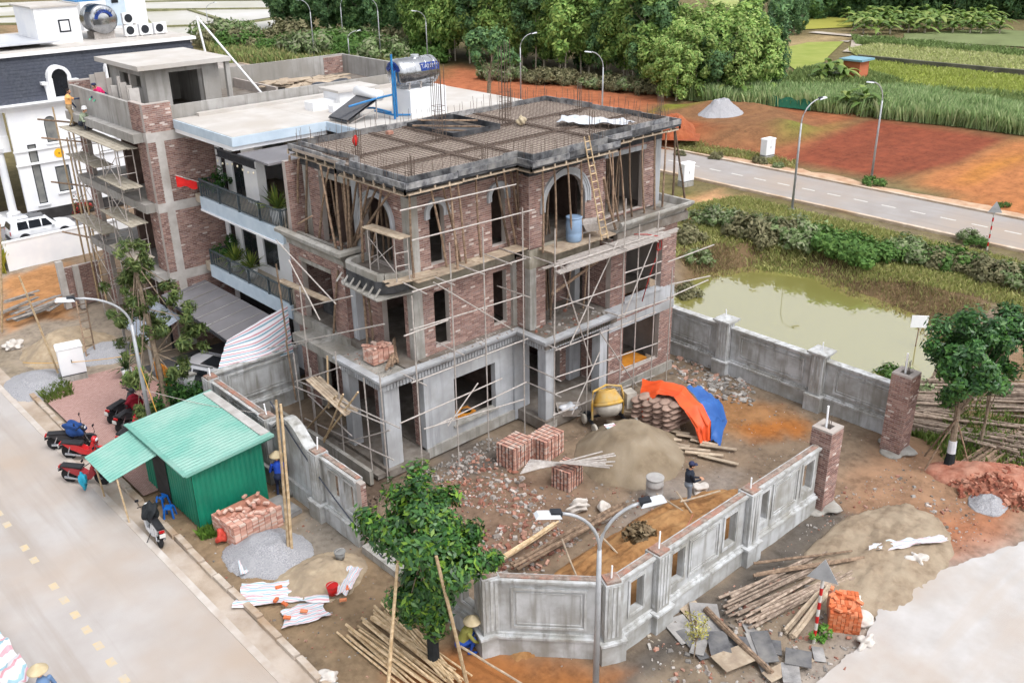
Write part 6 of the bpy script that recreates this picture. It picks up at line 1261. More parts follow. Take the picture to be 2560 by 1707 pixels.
# ---- concrete mixer
MX = thing('concrete_mixer', 'yellow and grey concrete mixer standing before the portico', 'concrete mixer', (24.5, 21.6, 0), R(-20))
mat('mixer_yellow', C(196, 156, 66, K), C(166, 128, 56, K), s=3, rough=.6, a2=C(170, 150, 110, K), s2=2.); mat('mixer_grey', C(176, 170, 160, K), C(150, 144, 136, K), s=3, rough=.8)
Mt = Matrix.Rotation(R(-24), 3, 'X')
MB().lathe([(.02, -.52), (.32, -.5), (.5, -.3), (.55, 0)], (0, 0, .95), 22, Mt).build('drum_bowl', 'mixer_grey', MX, smooth=True, world=False); MB().lathe([(.565, 0), (.56, .12), (.36, .5), (.34, .52), (.32, .5), (.5, .1), (.5, 0)], (0, 0, .95), 22, Mt).build('drum_cone', 'mixer_yellow', MX, smooth=True, world=False)
MB().lathe([(.575, -.06), (.6, -.03), (.6, .03), (.575, .06)], (0, 0, .95), 22, Mt).build('ring_gear', 'mixer_yellow', MX, smooth=True, world=False)
MB().tube([(-.66, 0, .35), (-.68, 0, 1.1), (-.6, .1, 1.5), (0, .2, 1.62), (.6, .1, 1.5), (.68, 0, 1.1), (.66, 0, .35)], .045, 8).build('yoke', 'mixer_yellow', MX, world=False)
MB().obox((.92, 0, .95), .42, .45, .62).build('motor_housing', 'mixer_grey', MX, world=False)
for s in (-1, 1): MB().beam((s*.66, -.5, .2), (s*.66, .5, .2), .08, .08).build('frame', 'dark_frame', MX, world=False); MB().cyl((s*.66, 0, .2), (s*.66, 0, 1.0), .04, n=6).build('frame_post', 'dark_frame', MX, world=False)
MB().beam((-.66, .45, .2), (.66, .45, .2), .07, .07).build('axle', 'dark_frame', MX, world=False)
for x, y in ((-.78, -.45), (.95, -.45), (-.78, .45), (.78, .45)):
    w = MB().lathe([(.1, -.05), (.19, -.05), (.21, 0), (.19, .05), (.1, .05)], (x, y, .2), 16, Matrix.Rotation(R(90), 3, 'Y')).build('wheel', 'mixer_grey', MX, smooth=True, world=False)
# ---- wheelbarrows
def barrow(label, loc, rz, m='steel_tube'):
    wb = thing('wheelbarrow', label, 'wheelbarrow', loc, rz)
    MB().add([(-.3, -.25, .3), (.3, -.25, .3), (.3, .25, .3), (-.3, .25, .3), (-.45, -.35, .62), (.5, -.35, .62), (.5, .35, .62), (-.45, .35, .62)], [(0, 1, 2, 3), (0, 1, 5, 4), (1, 2, 6, 5), (2, 3, 7, 6), (3, 0, 4, 7)]).build('tray', m, wb, world=False)
    for s in (-1, 1): MB().tube([(.75, 0, .2), (.2, s*.2, .28), (-.95, s*.28, .6)], .02, 6).build('handle', 'steel_tube', wb, world=False); MB().cyl((-.3, s*.22, .3), (-.4, s*.24, 0), .018, n=6).build('leg', 'steel_tube', wb, world=False)
    MB().lathe([(.08, -.04), (.18, -.045), (.2, 0), (.18, .045), (.08, .04)], (.75, 0, .2), 16, Matrix.Rotation(R(90), 3, 'X')).build('wheel', 'dark_frame', wb, smooth=True, world=False)
    return wb
q = P(1420, 1050); barrow('wheelbarrow with white plastic in its tray beside the portico column', (q.x, q.y, 0), R(-40)); one('plastic_scrap', MB().blob((q.x, q.y, .6), .3, .2, .1, 44, .5), 'white_sheet', 'white plastic scrap lying in the portico wheelbarrow', 'plastic', smooth=True)
barrow('small wheelbarrow beside the blue barrel under the great arch', (onY(1480, 585, 23.3).x, 23.35, 7.02), R(160))
# ---- pale tubes over the bricks, poles, boards
for k in range(9): 
    a = P(1300+k*3, 1175-k*3, .95); b = P(1520+U(-20, 20), 1122+k*6, 1.0); one('steel_tube', MB().cyl((a.x, a.y, .82+.02*k), (b.x, b.y, .9+.015*k), .03, n=6), 'steel_tube', f'{ORD[k]} pale tube of the bundle lying over the brick pallets', 'tube', 'pale tubes over the brick pallets')
sheet('woven_sheet', lambda a, b: Vector((P(1512, 1118).x+.35*a+.5*b, P(1512, 1118).y+.1-1.0*b-.2*a, max(.05, .95*(1-b*1.15)+.12*((fbs(a*5, b*9, 33))-.5)))), 14, 26, 'pale_stripe', 'striped woven sheet draped over the tube ends', 'sheet')
mat('log_wood', C(186, 168, 152), C(138, 120, 106), s=8., rough=.9, rnd_amt=.3, st=C(112, 96, 84))
def pile(name, label, cat, group, m, px0, px1, n, r0, r1, spread, layers, lenj=.25, seed=3, bend=.05, zb=.06):
    a, b = P(*px0), P(*px1); d = (b-a).normalized(); s = Vector((-d.y, d.x, 0))
    for k in range(n):
        o = s*U(-spread, spread); lay = rnd.randrange(layers); z = zb+lay*r0*1.7; e0, e1 = U(-lenj, lenj)*(b-a).length*.5, U(-lenj, lenj)*(b-a).length*.5; w = s*U(-.35, .35)*spread*.5
        p, q = a+o+d*e0+w, b+o+d*e1-w; p.z = z+U(0, .04)+gz(p.x, p.y); q.z = z+U(0, .08)+gz(q.x, q.y)
        pole(p, q, r0*U(.8, 1.2), r1*U(.8, 1.2), name, m, label, cat, group, bend)
pile('timber_log', 'weathered thin log in the great pole heap beside the pond', 'log', 'logs of the heap by the pond', 'log_wood', (2300, 955), (2600, 1010), 60, .06, .045, 1.5, 4, .3)
pile('timber_log', 'weathered thin log in the great pole heap beside the pond', 'log', 'logs of the heap by the pond', 'log_wood', (2270, 1020), (2560, 1120), 60, .06, .045, 1.3, 4, .3)
pile('timber_log', 'grey log lying crosswise before the great pole heap', 'log', 'logs lying before the heap', 'prop_wood', (2420, 1190), (2580, 1085), 16, .06, .05, .7, 2, .2)
pile('bamboo_pole', 'pale bamboo pole in the fanned pile at the bottom edge', 'bamboo pole', 'bamboo poles at the bottom edge', 'bamboo', (905, 1560), (1120, 1720), 26, .04, .03, .75, 3, .15, bend=.02)
pile('bamboo_pole', 'pale bamboo pole crossing the fanned pile towards the tree', 'bamboo pole', 'bamboo poles crossing the pile', 'bamboo', (965, 1515), (1140, 1710), 9, .04, .03, .3, 3, .1, bend=.02)
pile('bamboo_pole', 'pale bamboo pole inside the garden wall corner', 'bamboo pole', 'bamboo poles inside the garden wall', 'bamboo', (1255, 1425), (1395, 1330), 4, .04, .03, .14, 2, .06, bend=.02, zb=.35)
pile('timber_pole', 'grey timber pole along the edge of the orange soil bed', 'pole', 'timber poles on the soil bed', 'prop_wood', (1290, 1440), (1560, 1290), 5, .05, .04, .2, 2, .08, zb=.4)
pile('timber_pole', 'weathered timber pole in the pile by the striped post', 'pole', 'timber poles by the striped post', 'log_wood', (1850, 1530), (2085, 1420), 30, .042, .03, .75, 3, .25)
pile('timber_batten', 'pale sawn batten in the bundle beside the striped post', 'batten', 'battens beside the striped post', 'plank', (1975, 1590), (2080, 1460), 8, .05, .05, .2, 2, .05, bend=0)
pile('timber_pole', 'long dark pole on the sand outside the front wall', 'pole', 'dark poles on the outer sand', 'prop_wood', (1880, 1440), (2140, 1405), 3, .05, .04, .35, 1, .1, zb=.3)
pile('timber_pole', 'sagging dark pole over the plywood sheets', 'pole', 'poles over the plywood sheets', 'prop_wood', (1760, 1530), (1930, 1690), 2, .06, .05, .1, 1, .05, zb=.2)
for k, (u0, v0, u1, v1) in enumerate(((1405, 1365, 1445, 1450), (1500, 1355, 1565, 1410), (1690, 1245, 1740, 1300), (1700, 1270, 1800, 1230), (1640, 1250, 1730, 1296), (1150, 1600, 1340, 1700))): a, b = P(u0, v0, .5), P(u1, v1, .5); pole((a.x, a.y, .75 if k < 5 else .3), (b.x, b.y, .55 if k < 5 else .1), .035, .03, 'timber_batten', 'plank', ORD[k]+' batten thrown across the orange soil and the wall foot', 'batten', 'battens on the orange soil')
for k, (u, v) in enumerate(sorted([(1745+U(-80, 60), 1600+U(-60, 80)) if k < 7 else (1960+U(-130, 90), 1630+U(-70, 60)) for k in range(16)])):
    q = P(u, v); z = gz(q.x, q.y); M = Matrix.Rotation(U(0, 3), 3, 'Z') @ Matrix.Rotation(U(-.08, .08), 3, 'X')
    one('plywood_sheet', MB().obox((q.x, q.y, z+.05+.02*k % .15), U(.5, 1.7), U(.25, .85), .022, M), ('stone_slab', 'ply_dark', 'plank', 'stone_slab', 'ply_dark')[k % 5], ORD[k]+' grey plywood sheet from the left among the offcuts outside the front wall', 'plywood', 'plywood sheets outside the front wall')
for k in range(9):
    q = P(1640+k*32+U(-10, 10), 1540-k*28+U(-12, 12)); one('stone_slab', MB().obox((q.x, q.y, gz(q.x, q.y)+.05), U(.45, .8), U(.25, .4), .05, Matrix.Rotation(U(-.4, .4), 3, 'Z')), 'stone_slab', ORD[k]+' rough slab from the corner along the foot of the front wall', 'slab', 'slabs along the front wall')
for k in range(16):
    q = P(1550+(k % 8)*35, 1030+(k//8)*30+(k % 8)*13) if k < 16 else None; one('timber_board', MB().obox((q.x, q.y, .05+.015*(k % 3)), U(1.0, 1.5), .16, .03, Matrix.Rotation(R(-62)+U(-.15, .15), 3, 'Z')), 'plank', ORD[k % 8]+(' board from the left in the near row' if k > 7 else ' board from the left in the far row')+' under the cement bags', 'board', 'boards under the cement bags')
for k in range(14):
    q = P(95+U(-60, 60), 780+U(-25, 25)); one('timber_board', MB().obox((q.x, q.y, .1+.05*k), U(1.6, 2.6), .2, .04, Matrix.Rotation(R(20)+U(-.4, .4), 3, 'Z') @ Matrix.Rotation(U(-.06, .06), 3, 'Y')), mat('grey_board', C(172, 166, 160), C(140, 132, 126), s=5, rough=.9, rnd_amt=.2), ORD[k]+' grey board from the bottom of the pile by the orange lot', 'board', 'boards by the orange lot')
for k in range(5): pole((16.6+k*.16, 24.75+.05*k, 3.95+.06*(k % 2)), (17.75+k*.1, 25.9+.12*k, 4.02+.1*(k % 3)), .05, .045, 'timber_pole', 'prop_wood', ORD[k]+' old pole stored on the porch roof by the corner pier', 'pole', 'poles on the porch roof')
# buckets, tub, cabinets, stools
def bucket(label, c, r, h, m, z=None, name='bucket'):
    z = gz(*c) if z is None else z; b = thing(name, label, 'bucket', (c[0], c[1], z)); MB().lathe([(r*.75, 0), (r, h), (r*.93, h), (r*.7, .03), (.01, .03)], (c[0], c[1], z), 18).build('shell', m, b, smooth=True); MB().lathe([(r, h-.02), (r*1.07, h-.01), (r*1.07, h+.01), (r*.95, h+.01)], (c[0], c[1], z), 18).build('rim', m, b, smooth=True); MB().tube([(c[0]+r*math.cos(t), c[1]+.02, z+h+r*.5*math.sin(t)) for t in np.linspace(0, math.pi, 9)], .008, 5).build('bail', 'steel_tube', b); return b
mat('red_plastic', C(214, 40, 40), C(196, 30, 32), s=3, rough=.45); mat('grey_plastic', C(150, 150, 148), C(130, 130, 128), s=3, rough=.7); mat('cyan_plastic', C(66, 160, 196), C(52, 140, 180), s=3, rough=.5); mat('stool_blue', C(30, 112, 206, K), C(24, 96, 186, K), s=3, rough=.45)
bucket('bright red bucket standing on the striped tarpaulin', P(833, 1490).xy, .17, .3, 'red_plastic', .1); bucket('grey bucket on the yellow sand heap', P(853, 1415).xy, .17, .25, 'grey_plastic', .3); bucket('blue bucket standing inside the ground floor window', (20.4, 25.2), .2, .34, 'cyan_plastic', .4); bucket('pale blue bucket beside the crouching woman', P(1183, 1600).xy, .16, .28, 'cyan_plastic'); bucket('grey bucket at the foot of the street wall', P(727, 1232).xy, .16, .28, 'grey_plastic')
tb = thing('drum_barrel', 'open grey metal drum standing near the man', 'drum', (*P(1635, 1248).xy, 0)); c = P(1635, 1248)
MB().lathe([(.29, 0), (.3, .02), (.29, .28), (.305, .3), (.29, .32), (.29, .58), (.305, .6), (.29, .62), (.29, .86), (.27, .86), (.265, .1), (.01, .1)], (c.x, c.y, 0), 24).build('drum_shell', mat('drum_grey', C(168, 166, 164, K), C(146, 142, 140, K), s=3, rough=.7), tb, smooth=True); MB().lathe([(.285, .85), (.31, .86), (.31, .885), (.27, .885)], (c.x, c.y, 0), 24).build('drum_rim', 'drum_grey', tb, smooth=True)
def cabinet(label, c, rz, s=1.):
    e = thing('electrical_cabinet', label, 'cabinet', (c[0], c[1], gz(*c) if c[1] > 9 else 0), rz, 'white electrical cabinets')
    MB().box(-.5*s, .5*s, -.3*s, .3*s, -.1, .35*s).build('plinth', 'concrete', e, world=False); MB().box(-.46*s, .46*s, -.27*s, .27*s, .35*s, .41*s).build('skirt', 'dark_frame', e, world=False); MB().box(-.5*s, .5*s, -.3*s, .3*s, .41*s, 1.62*s).build('casing', 'white_wall', e, world=False)
    MB().add([(-.54*s, -.34*s, 1.62*s), (.54*s, -.34*s, 1.62*s), (.54*s, .34*s, 1.62*s), (-.54*s, .34*s, 1.62*s), (-.5*s, -.3*s, 1.7*s), (.5*s, -.3*s, 1.7*s), (.5*s, .3*s, 1.7*s), (-.5*s, .3*s, 1.7*s)], [(0, 1, 5, 4), (1, 2, 6, 5), (2, 3, 7, 6), (3, 0, 4, 7), (4, 5, 6, 7), (3, 2, 1, 0)]).build('lid', 'white_wall', e, world=False)
    for x in (-.24, .24): MB().box((x-.22)*s, (x+.22)*s, -.312*s, -.301*s, .46*s, 1.56*s).build('door', 'white_wall', e, world=False)
    MB().box(-.03*s, .0, -.33*s, -.312*s, .95*s, 1.1*s).build('handle', 'dark_frame', e, world=False)
cabinet('white electrical cabinet on the near street beside the brick paving', P(188, 945).xy, R(-12)); cabinet('white electrical cabinet on the near side of the far road', P(1714, 462).xy, R(-8)); cabinet('white electrical cabinet beyond the far road before the red plot', P(1917, 397).xy, R(-8))
for k, (u, v) in enumerate(((408, 1258), (425, 1286))):
    q = P(u, v); s_ = thing('plastic_stool', ('upper' if k == 0 else 'lower')+' blue plastic stool beside the green shed', 'stool', (q.x, q.y, gz(q.x, q.y)), R(20+30*k), 'blue stools')
    MB().obox((0, 0, .38), .27, .27, .05, tp=.9).build('seat', 'stool_blue', s_, world=False)
    for x in (-1, 1):
        for y in (-1, 1): MB().beam((x*.12, y*.12, .37), (x*.16, y*.16, 0), .055, .05).build('leg', 'stool_blue', s_, world=False)
one('carrier_bag', MB().blob((*P(555, 1352).xy, .2), .2, .17, .22, 61, .3), mat('bag_red', C(222, 90, 72), C(204, 70, 60), s=4, rough=.5), 'red carrier bag at the foot of the brick pile', 'bag', smooth=True)
one('fallen_sign', MB().obox((*P(840, 1725).xy, .06), .3, .3, .05), 'white_sheet', 'pale scrap by the kerb at the bottom edge', 'scrap')
one('timber_box', MB().box(19.5, 20.7, 24.95, 25.5, .4, .75), mat('orange_wood', C(208, 140, 52, K), C(184, 116, 40, K), s=3, rough=.7), 'orange wooden box inside the ground floor window', 'box')
one('timber_box', MB().box(27.3, 29.3, 23.7, 24.6, .4, .62), 'orange_wood', 'orange timber stack inside the right ground floor window', 'timber')
one('concrete_pad', MB().obox((12.0, 25.3, .02), 1.5, 1.3, .16, Matrix.Rotation(R(4), 3, 'Z')), 'stone_slab', 'pale concrete pad between the brick pile and the street wall', 'slab')
# lamp posts
mat('lamp_grey', C(176, 178, 182, K), C(156, 158, 162, K), s=3, rough=.45, metal=.3); mat('lamp_head', C(226, 230, 236), rough=.3)
def lamp(label, c, arms, h=7.0, out=1.6, z=0):
    L_ = thing('street_lamp', label, 'street lamp', (c[0], c[1], z), 0, 'street lamps')
    MB().box(-.2, .2, -.2, .2, 0, .03).build('base_plate', 'lamp_grey', L_, world=False)
    MB().tube([(0, 0, 0), (0, 0, h*.5), (0, 0, h*.78)], [.085, .07, .055], 10).build('pole', 'lamp_grey', L_, smooth=True, world=False)
    for az in arms:
        d = Vector((math.cos(az), math.sin(az), 0)); pts = [Vector((0, 0, h*.76))]
        for k in range(9): t = k/8; pts.append(Vector((0, 0, h*.78))+d*(out*(1-math.cos(t*R(80))))/(1-math.cos(R(80)))*.85*1.+Vector((0, 0, h*.2*math.sin(t*R(80)))))
        MB().tube(pts, .042, 8).build('arm', 'lamp_grey', L_, smooth=True, world=False)
        e = pts[-1]; M = Matrix.Rotation(az, 3, 'Z') @ Matrix.Rotation(R(-8), 3, 'Y')
        hd = MB().obox(e+d*.3+Vector((0, 0, .02)), .62, .26, .09, M, tp=.8).build('lamp_head', 'lamp_head', L_, world=False); MB().obox(e+d*.12+Vector((0, 0, .03)), .26, .2, .12, M).build('lamp_mount', 'dark_frame', L_, world=False)
    return L_
lamp('twin armed street lamp in front of the chamfered corner wall', (13.75, 12.25), (R(150), R(-32)), 5.9, 1.1)
lamp('street lamp rising behind the green shed with its arm over the street', P(390, 1128).xy, (R(165),), 6.6, 1.9)
for lab, px, h, az in (('street lamp at the near side of the far road', (1980, 523), 7.2, R(-15)), ('street lamp beyond the far road beside the dark red plot', (2178, 448), 7.2, R(170)), ('street lamp behind the roof edge on the red plot side', (1504, 330), 7.2, R(165)), ('street lamp left of the rebar cage above the roof', (1302, 250), 6.8, R(-20)), ('street lamp among the bushes above the steel tank', (1070, 165), 7.0, R(160)), ('tall street lamp at the wood edge left of the tank', (953, 158), 8.5, R(150)), ('low curved street lamp above the grey roof parapet', (875, 160), 4.2, R(-10)), ('street lamp beside the fields above the roof parapet', (787, 150), 8., R(140)), ('slim street lamp before the dark wood', (860, 122), 7.5, R(-10)), ('distant street lamp at the paddies', (525, 95), 5.5, R(-20))):
    q = P(*px); lamp(lab, (q.x, q.y), (az,), h, 1.5)
def signpost(label, c, az, h=2.1, plate=True):
    s_ = thing('marker_post', label, 'sign post', (c[0], c[1], gz(*c)), az)
    n = 9
    for k in range(n): MB().cyl((0, 0, h*k/n), (0, 0, h*(k+1)/n), .045, n=10).build('post_band', 'red_plastic' if k % 2 else 'paint_white', s_, world=False)
    MB().cyl((0, 0, h), (0, 0, h+.5), .04, n=8).build('post_top', 'lamp_grey', s_, world=False)
    M = Matrix.Rotation(R(15), 3, 'Y'); MB().prism([(0, .42), (.4, -.25), (-.4, -.25)], lambda a, b, t: (t, a, h+.3+b), .05, .07).build('sign_plate', 'lamp_grey', s_, world=False)
signpost('red and white striped sign post before the orange brick stack', P(2035, 1600).xy, R(200)); signpost('distant red and white striped sign post beside the far road', P(2468, 622).xy, R(220), 2.2)
NB = thing('notice_board', 'blank white notice board on a stick at the pond edge', 'sign', (*P(2288, 868, -.9).xy, -.9)); q = P(2288, 868, -.9)
MB().cyl((q.x, q.y, -1.2), (q.x+.05, q.y, .2), .03, n=6).build('stick', 'prop_wood', NB); MB().obox((q.x, q.y, .42), .75, .03, .6, Matrix.Rotation(R(-50), 3, 'Z')).build('board', 'white_wall', NB)
# ropes and leaning poles by the street
for k, (a, b, lab) in enumerate((((P(722, 1385)), onY(690, 1000, P(722, 1385).y), 'left of two bamboo poles standing on the gravel heap'), (P(730, 1385), onY(702, 1010, P(730, 1385).y), 'right of two bamboo poles standing on the gravel heap'), (P(1170, 1720), onY(1090, 1390, P(1170, 1720).y), 'bamboo stake leaning against the near round tree'), (P(970, 1720), onY(995, 1390, P(970, 1720).y), 'bamboo stake left of the near round tree'), (P(148, 940), onY(48, 690, 41.), 'bamboo pole leaning beside the white cabinet'), (P(5, 830), onY(0, 560, 46.), 'bamboo pole at the left edge above the sand'))): pole(a, b, .05, .04, 'bamboo_pole', 'bamboo', lab, 'bamboo pole', None, .03)
mat('rope_y', C(226, 176, 84), rough=.7); mat('wire_dark', C(70, 74, 86), rough=.6)
def wire(label, a, b, sag, m, r=.015):
    a, b = Vector(a), Vector(b); one('wire' if m == 'wire_dark' else 'rope', MB().tube([a*(1-t)+b*t-Vector((0, 0, sag*4*t*(1-t))) for t in np.linspace(0, 1, 14)], r, 4), m, label, 'wire' if m == 'wire_dark' else 'rope')
wire('dark cable hanging along the curved street wall', (13.2, 26.8, 3.2), (12.9, 20.2, .5), .35, 'wire_dark', .025)
wire('yellow rope tied from the cabinet to the paling fence', (10.9, 40.1, .9), (13.2, 38.2, 1.2), .05, 'rope_y'); wire('yellow rope running down from the lamp pole', (10.9, 31.9, 3.6), (11., 30.6, .2), -.02, 'rope_y'); wire('white cord from the street lamp to the shed pillar', (10.85, 32, 2.6), (13.2, 27.4, 2.5), .12, 'steel_tube', .012); wire('yellow rope across the sand by the leaning poles', (9.6, 42.5, .5), (11.0, 40.4, .8), .06, 'rope_y'); one('cable', MB().tube([(21.4, 15.1, .6), (20.6, 14.7, .75), (19.6, 14.6, .72), (18.7, 14.2, .75), (18.1, 13.9, .72), (17.6, 13.6, .7)], .014, 4), mat('cable_pink', C(206, 132, 116), rough=.6), 'pink electric cable snaking over the orange soil', 'cable')
# fence of orange palings and planter by the driveway
PF = thing('paling_fence', 'low orange timber fence beside the neighbour driveway', 'fence', (13.5, 36.6, 0))
for k in range(14): part('paling', 'orange_wood', (13.48, 13.52, 35.2+k*.18, 35.33+k*.18, .05, 1.05), parent=PF)
for z in (.3, .85): part('rail', 'orange_wood', (13.52, 13.56, 35.2, 37.7, z, z+.08), parent=PF)
GP = thing('gate_post', 'pair of white gate piers beside the hedge and the silver car', 'gate pier', (13.9, 33.2, 0))
part('pier', 'white_wall', (13.5, 13.9, 34.4, 34.8, 0, 1.3), parent=GP); part('pier', 'white_wall', (13.5, 13.85, 32.5, 32.85, 0, 1.4), parent=GP); part('pier_cap', 'concrete', (13.45, 13.95, 34.35, 34.85, 1.3, 1.38), parent=GP)
LR = thing('tiled_lean_to', 'low grey corrugated roof beside the young street tree', 'lean-to', (14.6, 40, 0)); corr((13.6, 38.6, 1.5), (13.6, 41.6, 1.5), (15.4, 38.6, 2.1), (15.4, 41.6, 2.1), 16, .02).build('roof_sheet', mat('blue_grey_sheet', C(150, 158, 170), C(134, 142, 154), s=2, rough=.6), LR)
for y in (38.7, 41.5): part('post', 'grey_wall', (13.7, 13.8, y-.05, y+.05, 0, 1.5), parent=LR)
L2 = thing('timber_ladder', 'short timber ladder standing by the stub wall', 'ladder', (12.5, 42.6, 0))
for s in (-.2, .2): MB().cyl((12.3+s, 42.0, 0), (12.6+s, 42.8, 2.5), .035, n=6).build('ladder_rail', 'prop_wood', L2)
for k in range(7): t = (k+.5)/7; MB().cyl((12.1+.3*t, 42+.8*t, 2.5*t), (12.5+.3*t, 42+.8*t, 2.5*t), .025, n=6).build('rung', 'prop_wood', L2)
# ================================================================== VEHICLES
mat('tyre', C(44, 44, 48), C(34, 34, 36), s=6, rough=.85); mat('chrome', C(196, 198, 204), rough=.2, metal=.8); mat('black_plastic', C(40, 42, 48), C(30, 30, 34), s=5, rough=.5); mat('seat_black', C(46, 46, 50), rough=.6)
mat('car_white', C(232, 234, 238, 1.1), rough=.25, spec=.6); mat('car_silver', C(196, 196, 200, 1.05), rough=.25, metal=.4, spec=.6); mat('tail_red', C(190, 30, 34), rough=.3); mat('plate_white', C(230, 230, 226), rough=.5)
def car(name, label, loc, rz, paint, sc=1.):
    c = thing(name, label, 'car', loc, rz); c.scale = (sc,)*3
    # stations along x (front at +x): (x, half width, sill z, belt z, roof z, roof half width)
    S = [(-2.12, .72, .42, .86, .92, .6), (-2.05, .84, .3, .98, 1.06, .66), (-1.9, .88, .26, 1.0, 1.42, .62), (-1.6, .9, .25, 1.0, 1.6, .64), (-.9, .91, .25, .99, 1.66, .66), (-.1, .91, .25, .98, 1.64, .66), (.45, .91, .25, .97, 1.5, .63), (.95, .9, .25, .98, 1.05, .74), (1.5, .89, .26, .95, .98, .76), (1.95, .84, .3, .86, .9, .7), (2.12, .7, .4, .72, .76, .58)]
    vs = []
    for x, hw, zs, zb, zr, rw in S:
        for y, z in ((0, zs), (hw*.92, zs), (hw, (zs+zb)/2), (hw*.97, zb), (rw, zr-.03), (rw*.6, zr), (0, zr+.015)): vs.append((x, y, z))
        for y, z in ((rw*.6, zr), (rw, zr-.03), (hw*.97, zb), (hw, (zs+zb)/2), (hw*.92, zs)): vs.append((x, -y, z))
    n = 12; fs = [(i*n+k, i*n+(k+1) % n, (i+1)*n+(k+1) % n, (i+1)*n+k) for i in range(len(S)-1) for k in range(n)]; fs += [tuple(range(n-1, -1, -1)), tuple((len(S)-1)*n+k for k in range(n))]
    b = MB().add(vs, fs).build('body', paint, c, smooth=True, world=False)
    for s in (-1, 1):
        for (x0, x1, a0, a1) in ((-1.62, -.95, 0, 0), (-.9, -.12, 0, 0), (-.06, .62, 0, .34)):
            q = []
            for x, up in ((x0, 0), (x1, 0), (x1-a1, 1), (x0+.05, 1)): q.append((x, s*(.885 if not up else .70), 1.03 if not up else (1.5 if x > .2 else 1.53)))
            MB().add(q+[(p[0], p[1]+s*.012, p[2]) for p in q], [(0, 1, 2, 3), (4, 5, 6, 7), (0, 1, 5, 4), (1, 2, 6, 5), (2, 3, 7, 6), (3, 0, 4, 7)]).build('side_window', 'dark_glass', c, world=False)
        for x in (-.5, .3): MB().obox((x-.25, s*.915, .86), .16, .03, .03).build('door_handle', paint, c, world=False)
        MB().blob((.62, s*1.0, 1.05), .1, .09, .07, 1, 0, 2).build('mirror', paint, c, smooth=True, world=False)
        MB().obox((2.03, s*.58, .74), .1, .3, .12).build('headlight', 'lamp_head', c, world=False); MB().obox((-2.08, s*.66, .82), .08, .2, .26).build('tail_light', 'tail_red', c, world=False); MB().beam((-1.5, s*.6, 1.69), (.1, s*.6, 1.68), .04, .04).build('roof_rail', 'chrome', c, world=False)
        MB().box(-1.5, 1.5, s*.9-.02, s*.9+.03, .24, .36).build('sill_cladding', 'black_plastic', c, world=False)
        for x in (-1.28, 1.3):
            w = MB().lathe([(.2, -.11), (.3, -.12), (.34, -.08), (.34, .08), (.3, .12), (.2, .11)], (x, s*.82, .34), 20, Matrix.Rotation(R(90), 3, 'X')).build('wheel', 'tyre', c, smooth=True, world=False)
            r_ = MB().lathe([(.02, -.02), (.2, -.03), (.21, 0), (.02, .02)], (x, s*.93, .34), 16, Matrix.Rotation(R(90), 3, 'X')); 
            for k in range(5): a = 2*math.pi*k/5; r_.beam((x, s*.955, .34), (x+.2*math.cos(a), s*.95, .34+.2*math.sin(a)), .03, .05)
            rim = r_.build('rim', 'chrome', w, world=False); MB().lathe([(.35, -.06), (.4, -.05), (.4, .05), (.35, .06)], (x, s*.86, .36), 20, Matrix.Rotation(R(90), 3, 'X')).build('wheel_arch', 'black_plastic', c, world=False)
    MB().add([(.5, -.6, 1.5), (.5, .6, 1.5), (.97, .72, 1.08), (.97, -.72, 1.08)], [(0, 1, 2, 3)]).build('windscreen', 'dark_glass', c, world=False).location.z += .02
    MB().add([(-1.93, -.56, 1.46), (-1.93, .56, 1.46), (-2.07, .66, 1.1), (-2.07, -.66, 1.1)], [(0, 1, 2, 3)]).build('rear_window', 'dark_glass', c, world=False).location.x -= .03
    MB().box(-2.15, -2.09, -.26, .26, .6, .74).build('number_plate', 'plate_white', c, world=False); MB().box(-2.18, -2.0, -.78, .78, .3, .5).build('rear_bumper', 'black_plastic', c, world=False); MB().box(-.7, .3, -.42, .42, 1.655, 1.675).build('roof_panel', 'dark_glass', c, world=False)
    return c
car('white_suv', 'white sports utility car parked in the villa courtyard behind the white wall', (16.9, 62.2, .02), R(-3), 'car_white', .9)
car('silver_suv', 'silver sports utility car parked under the carport behind the divider wall', (14.85, 34.1, .014), R(-65), 'car_silver', .97)
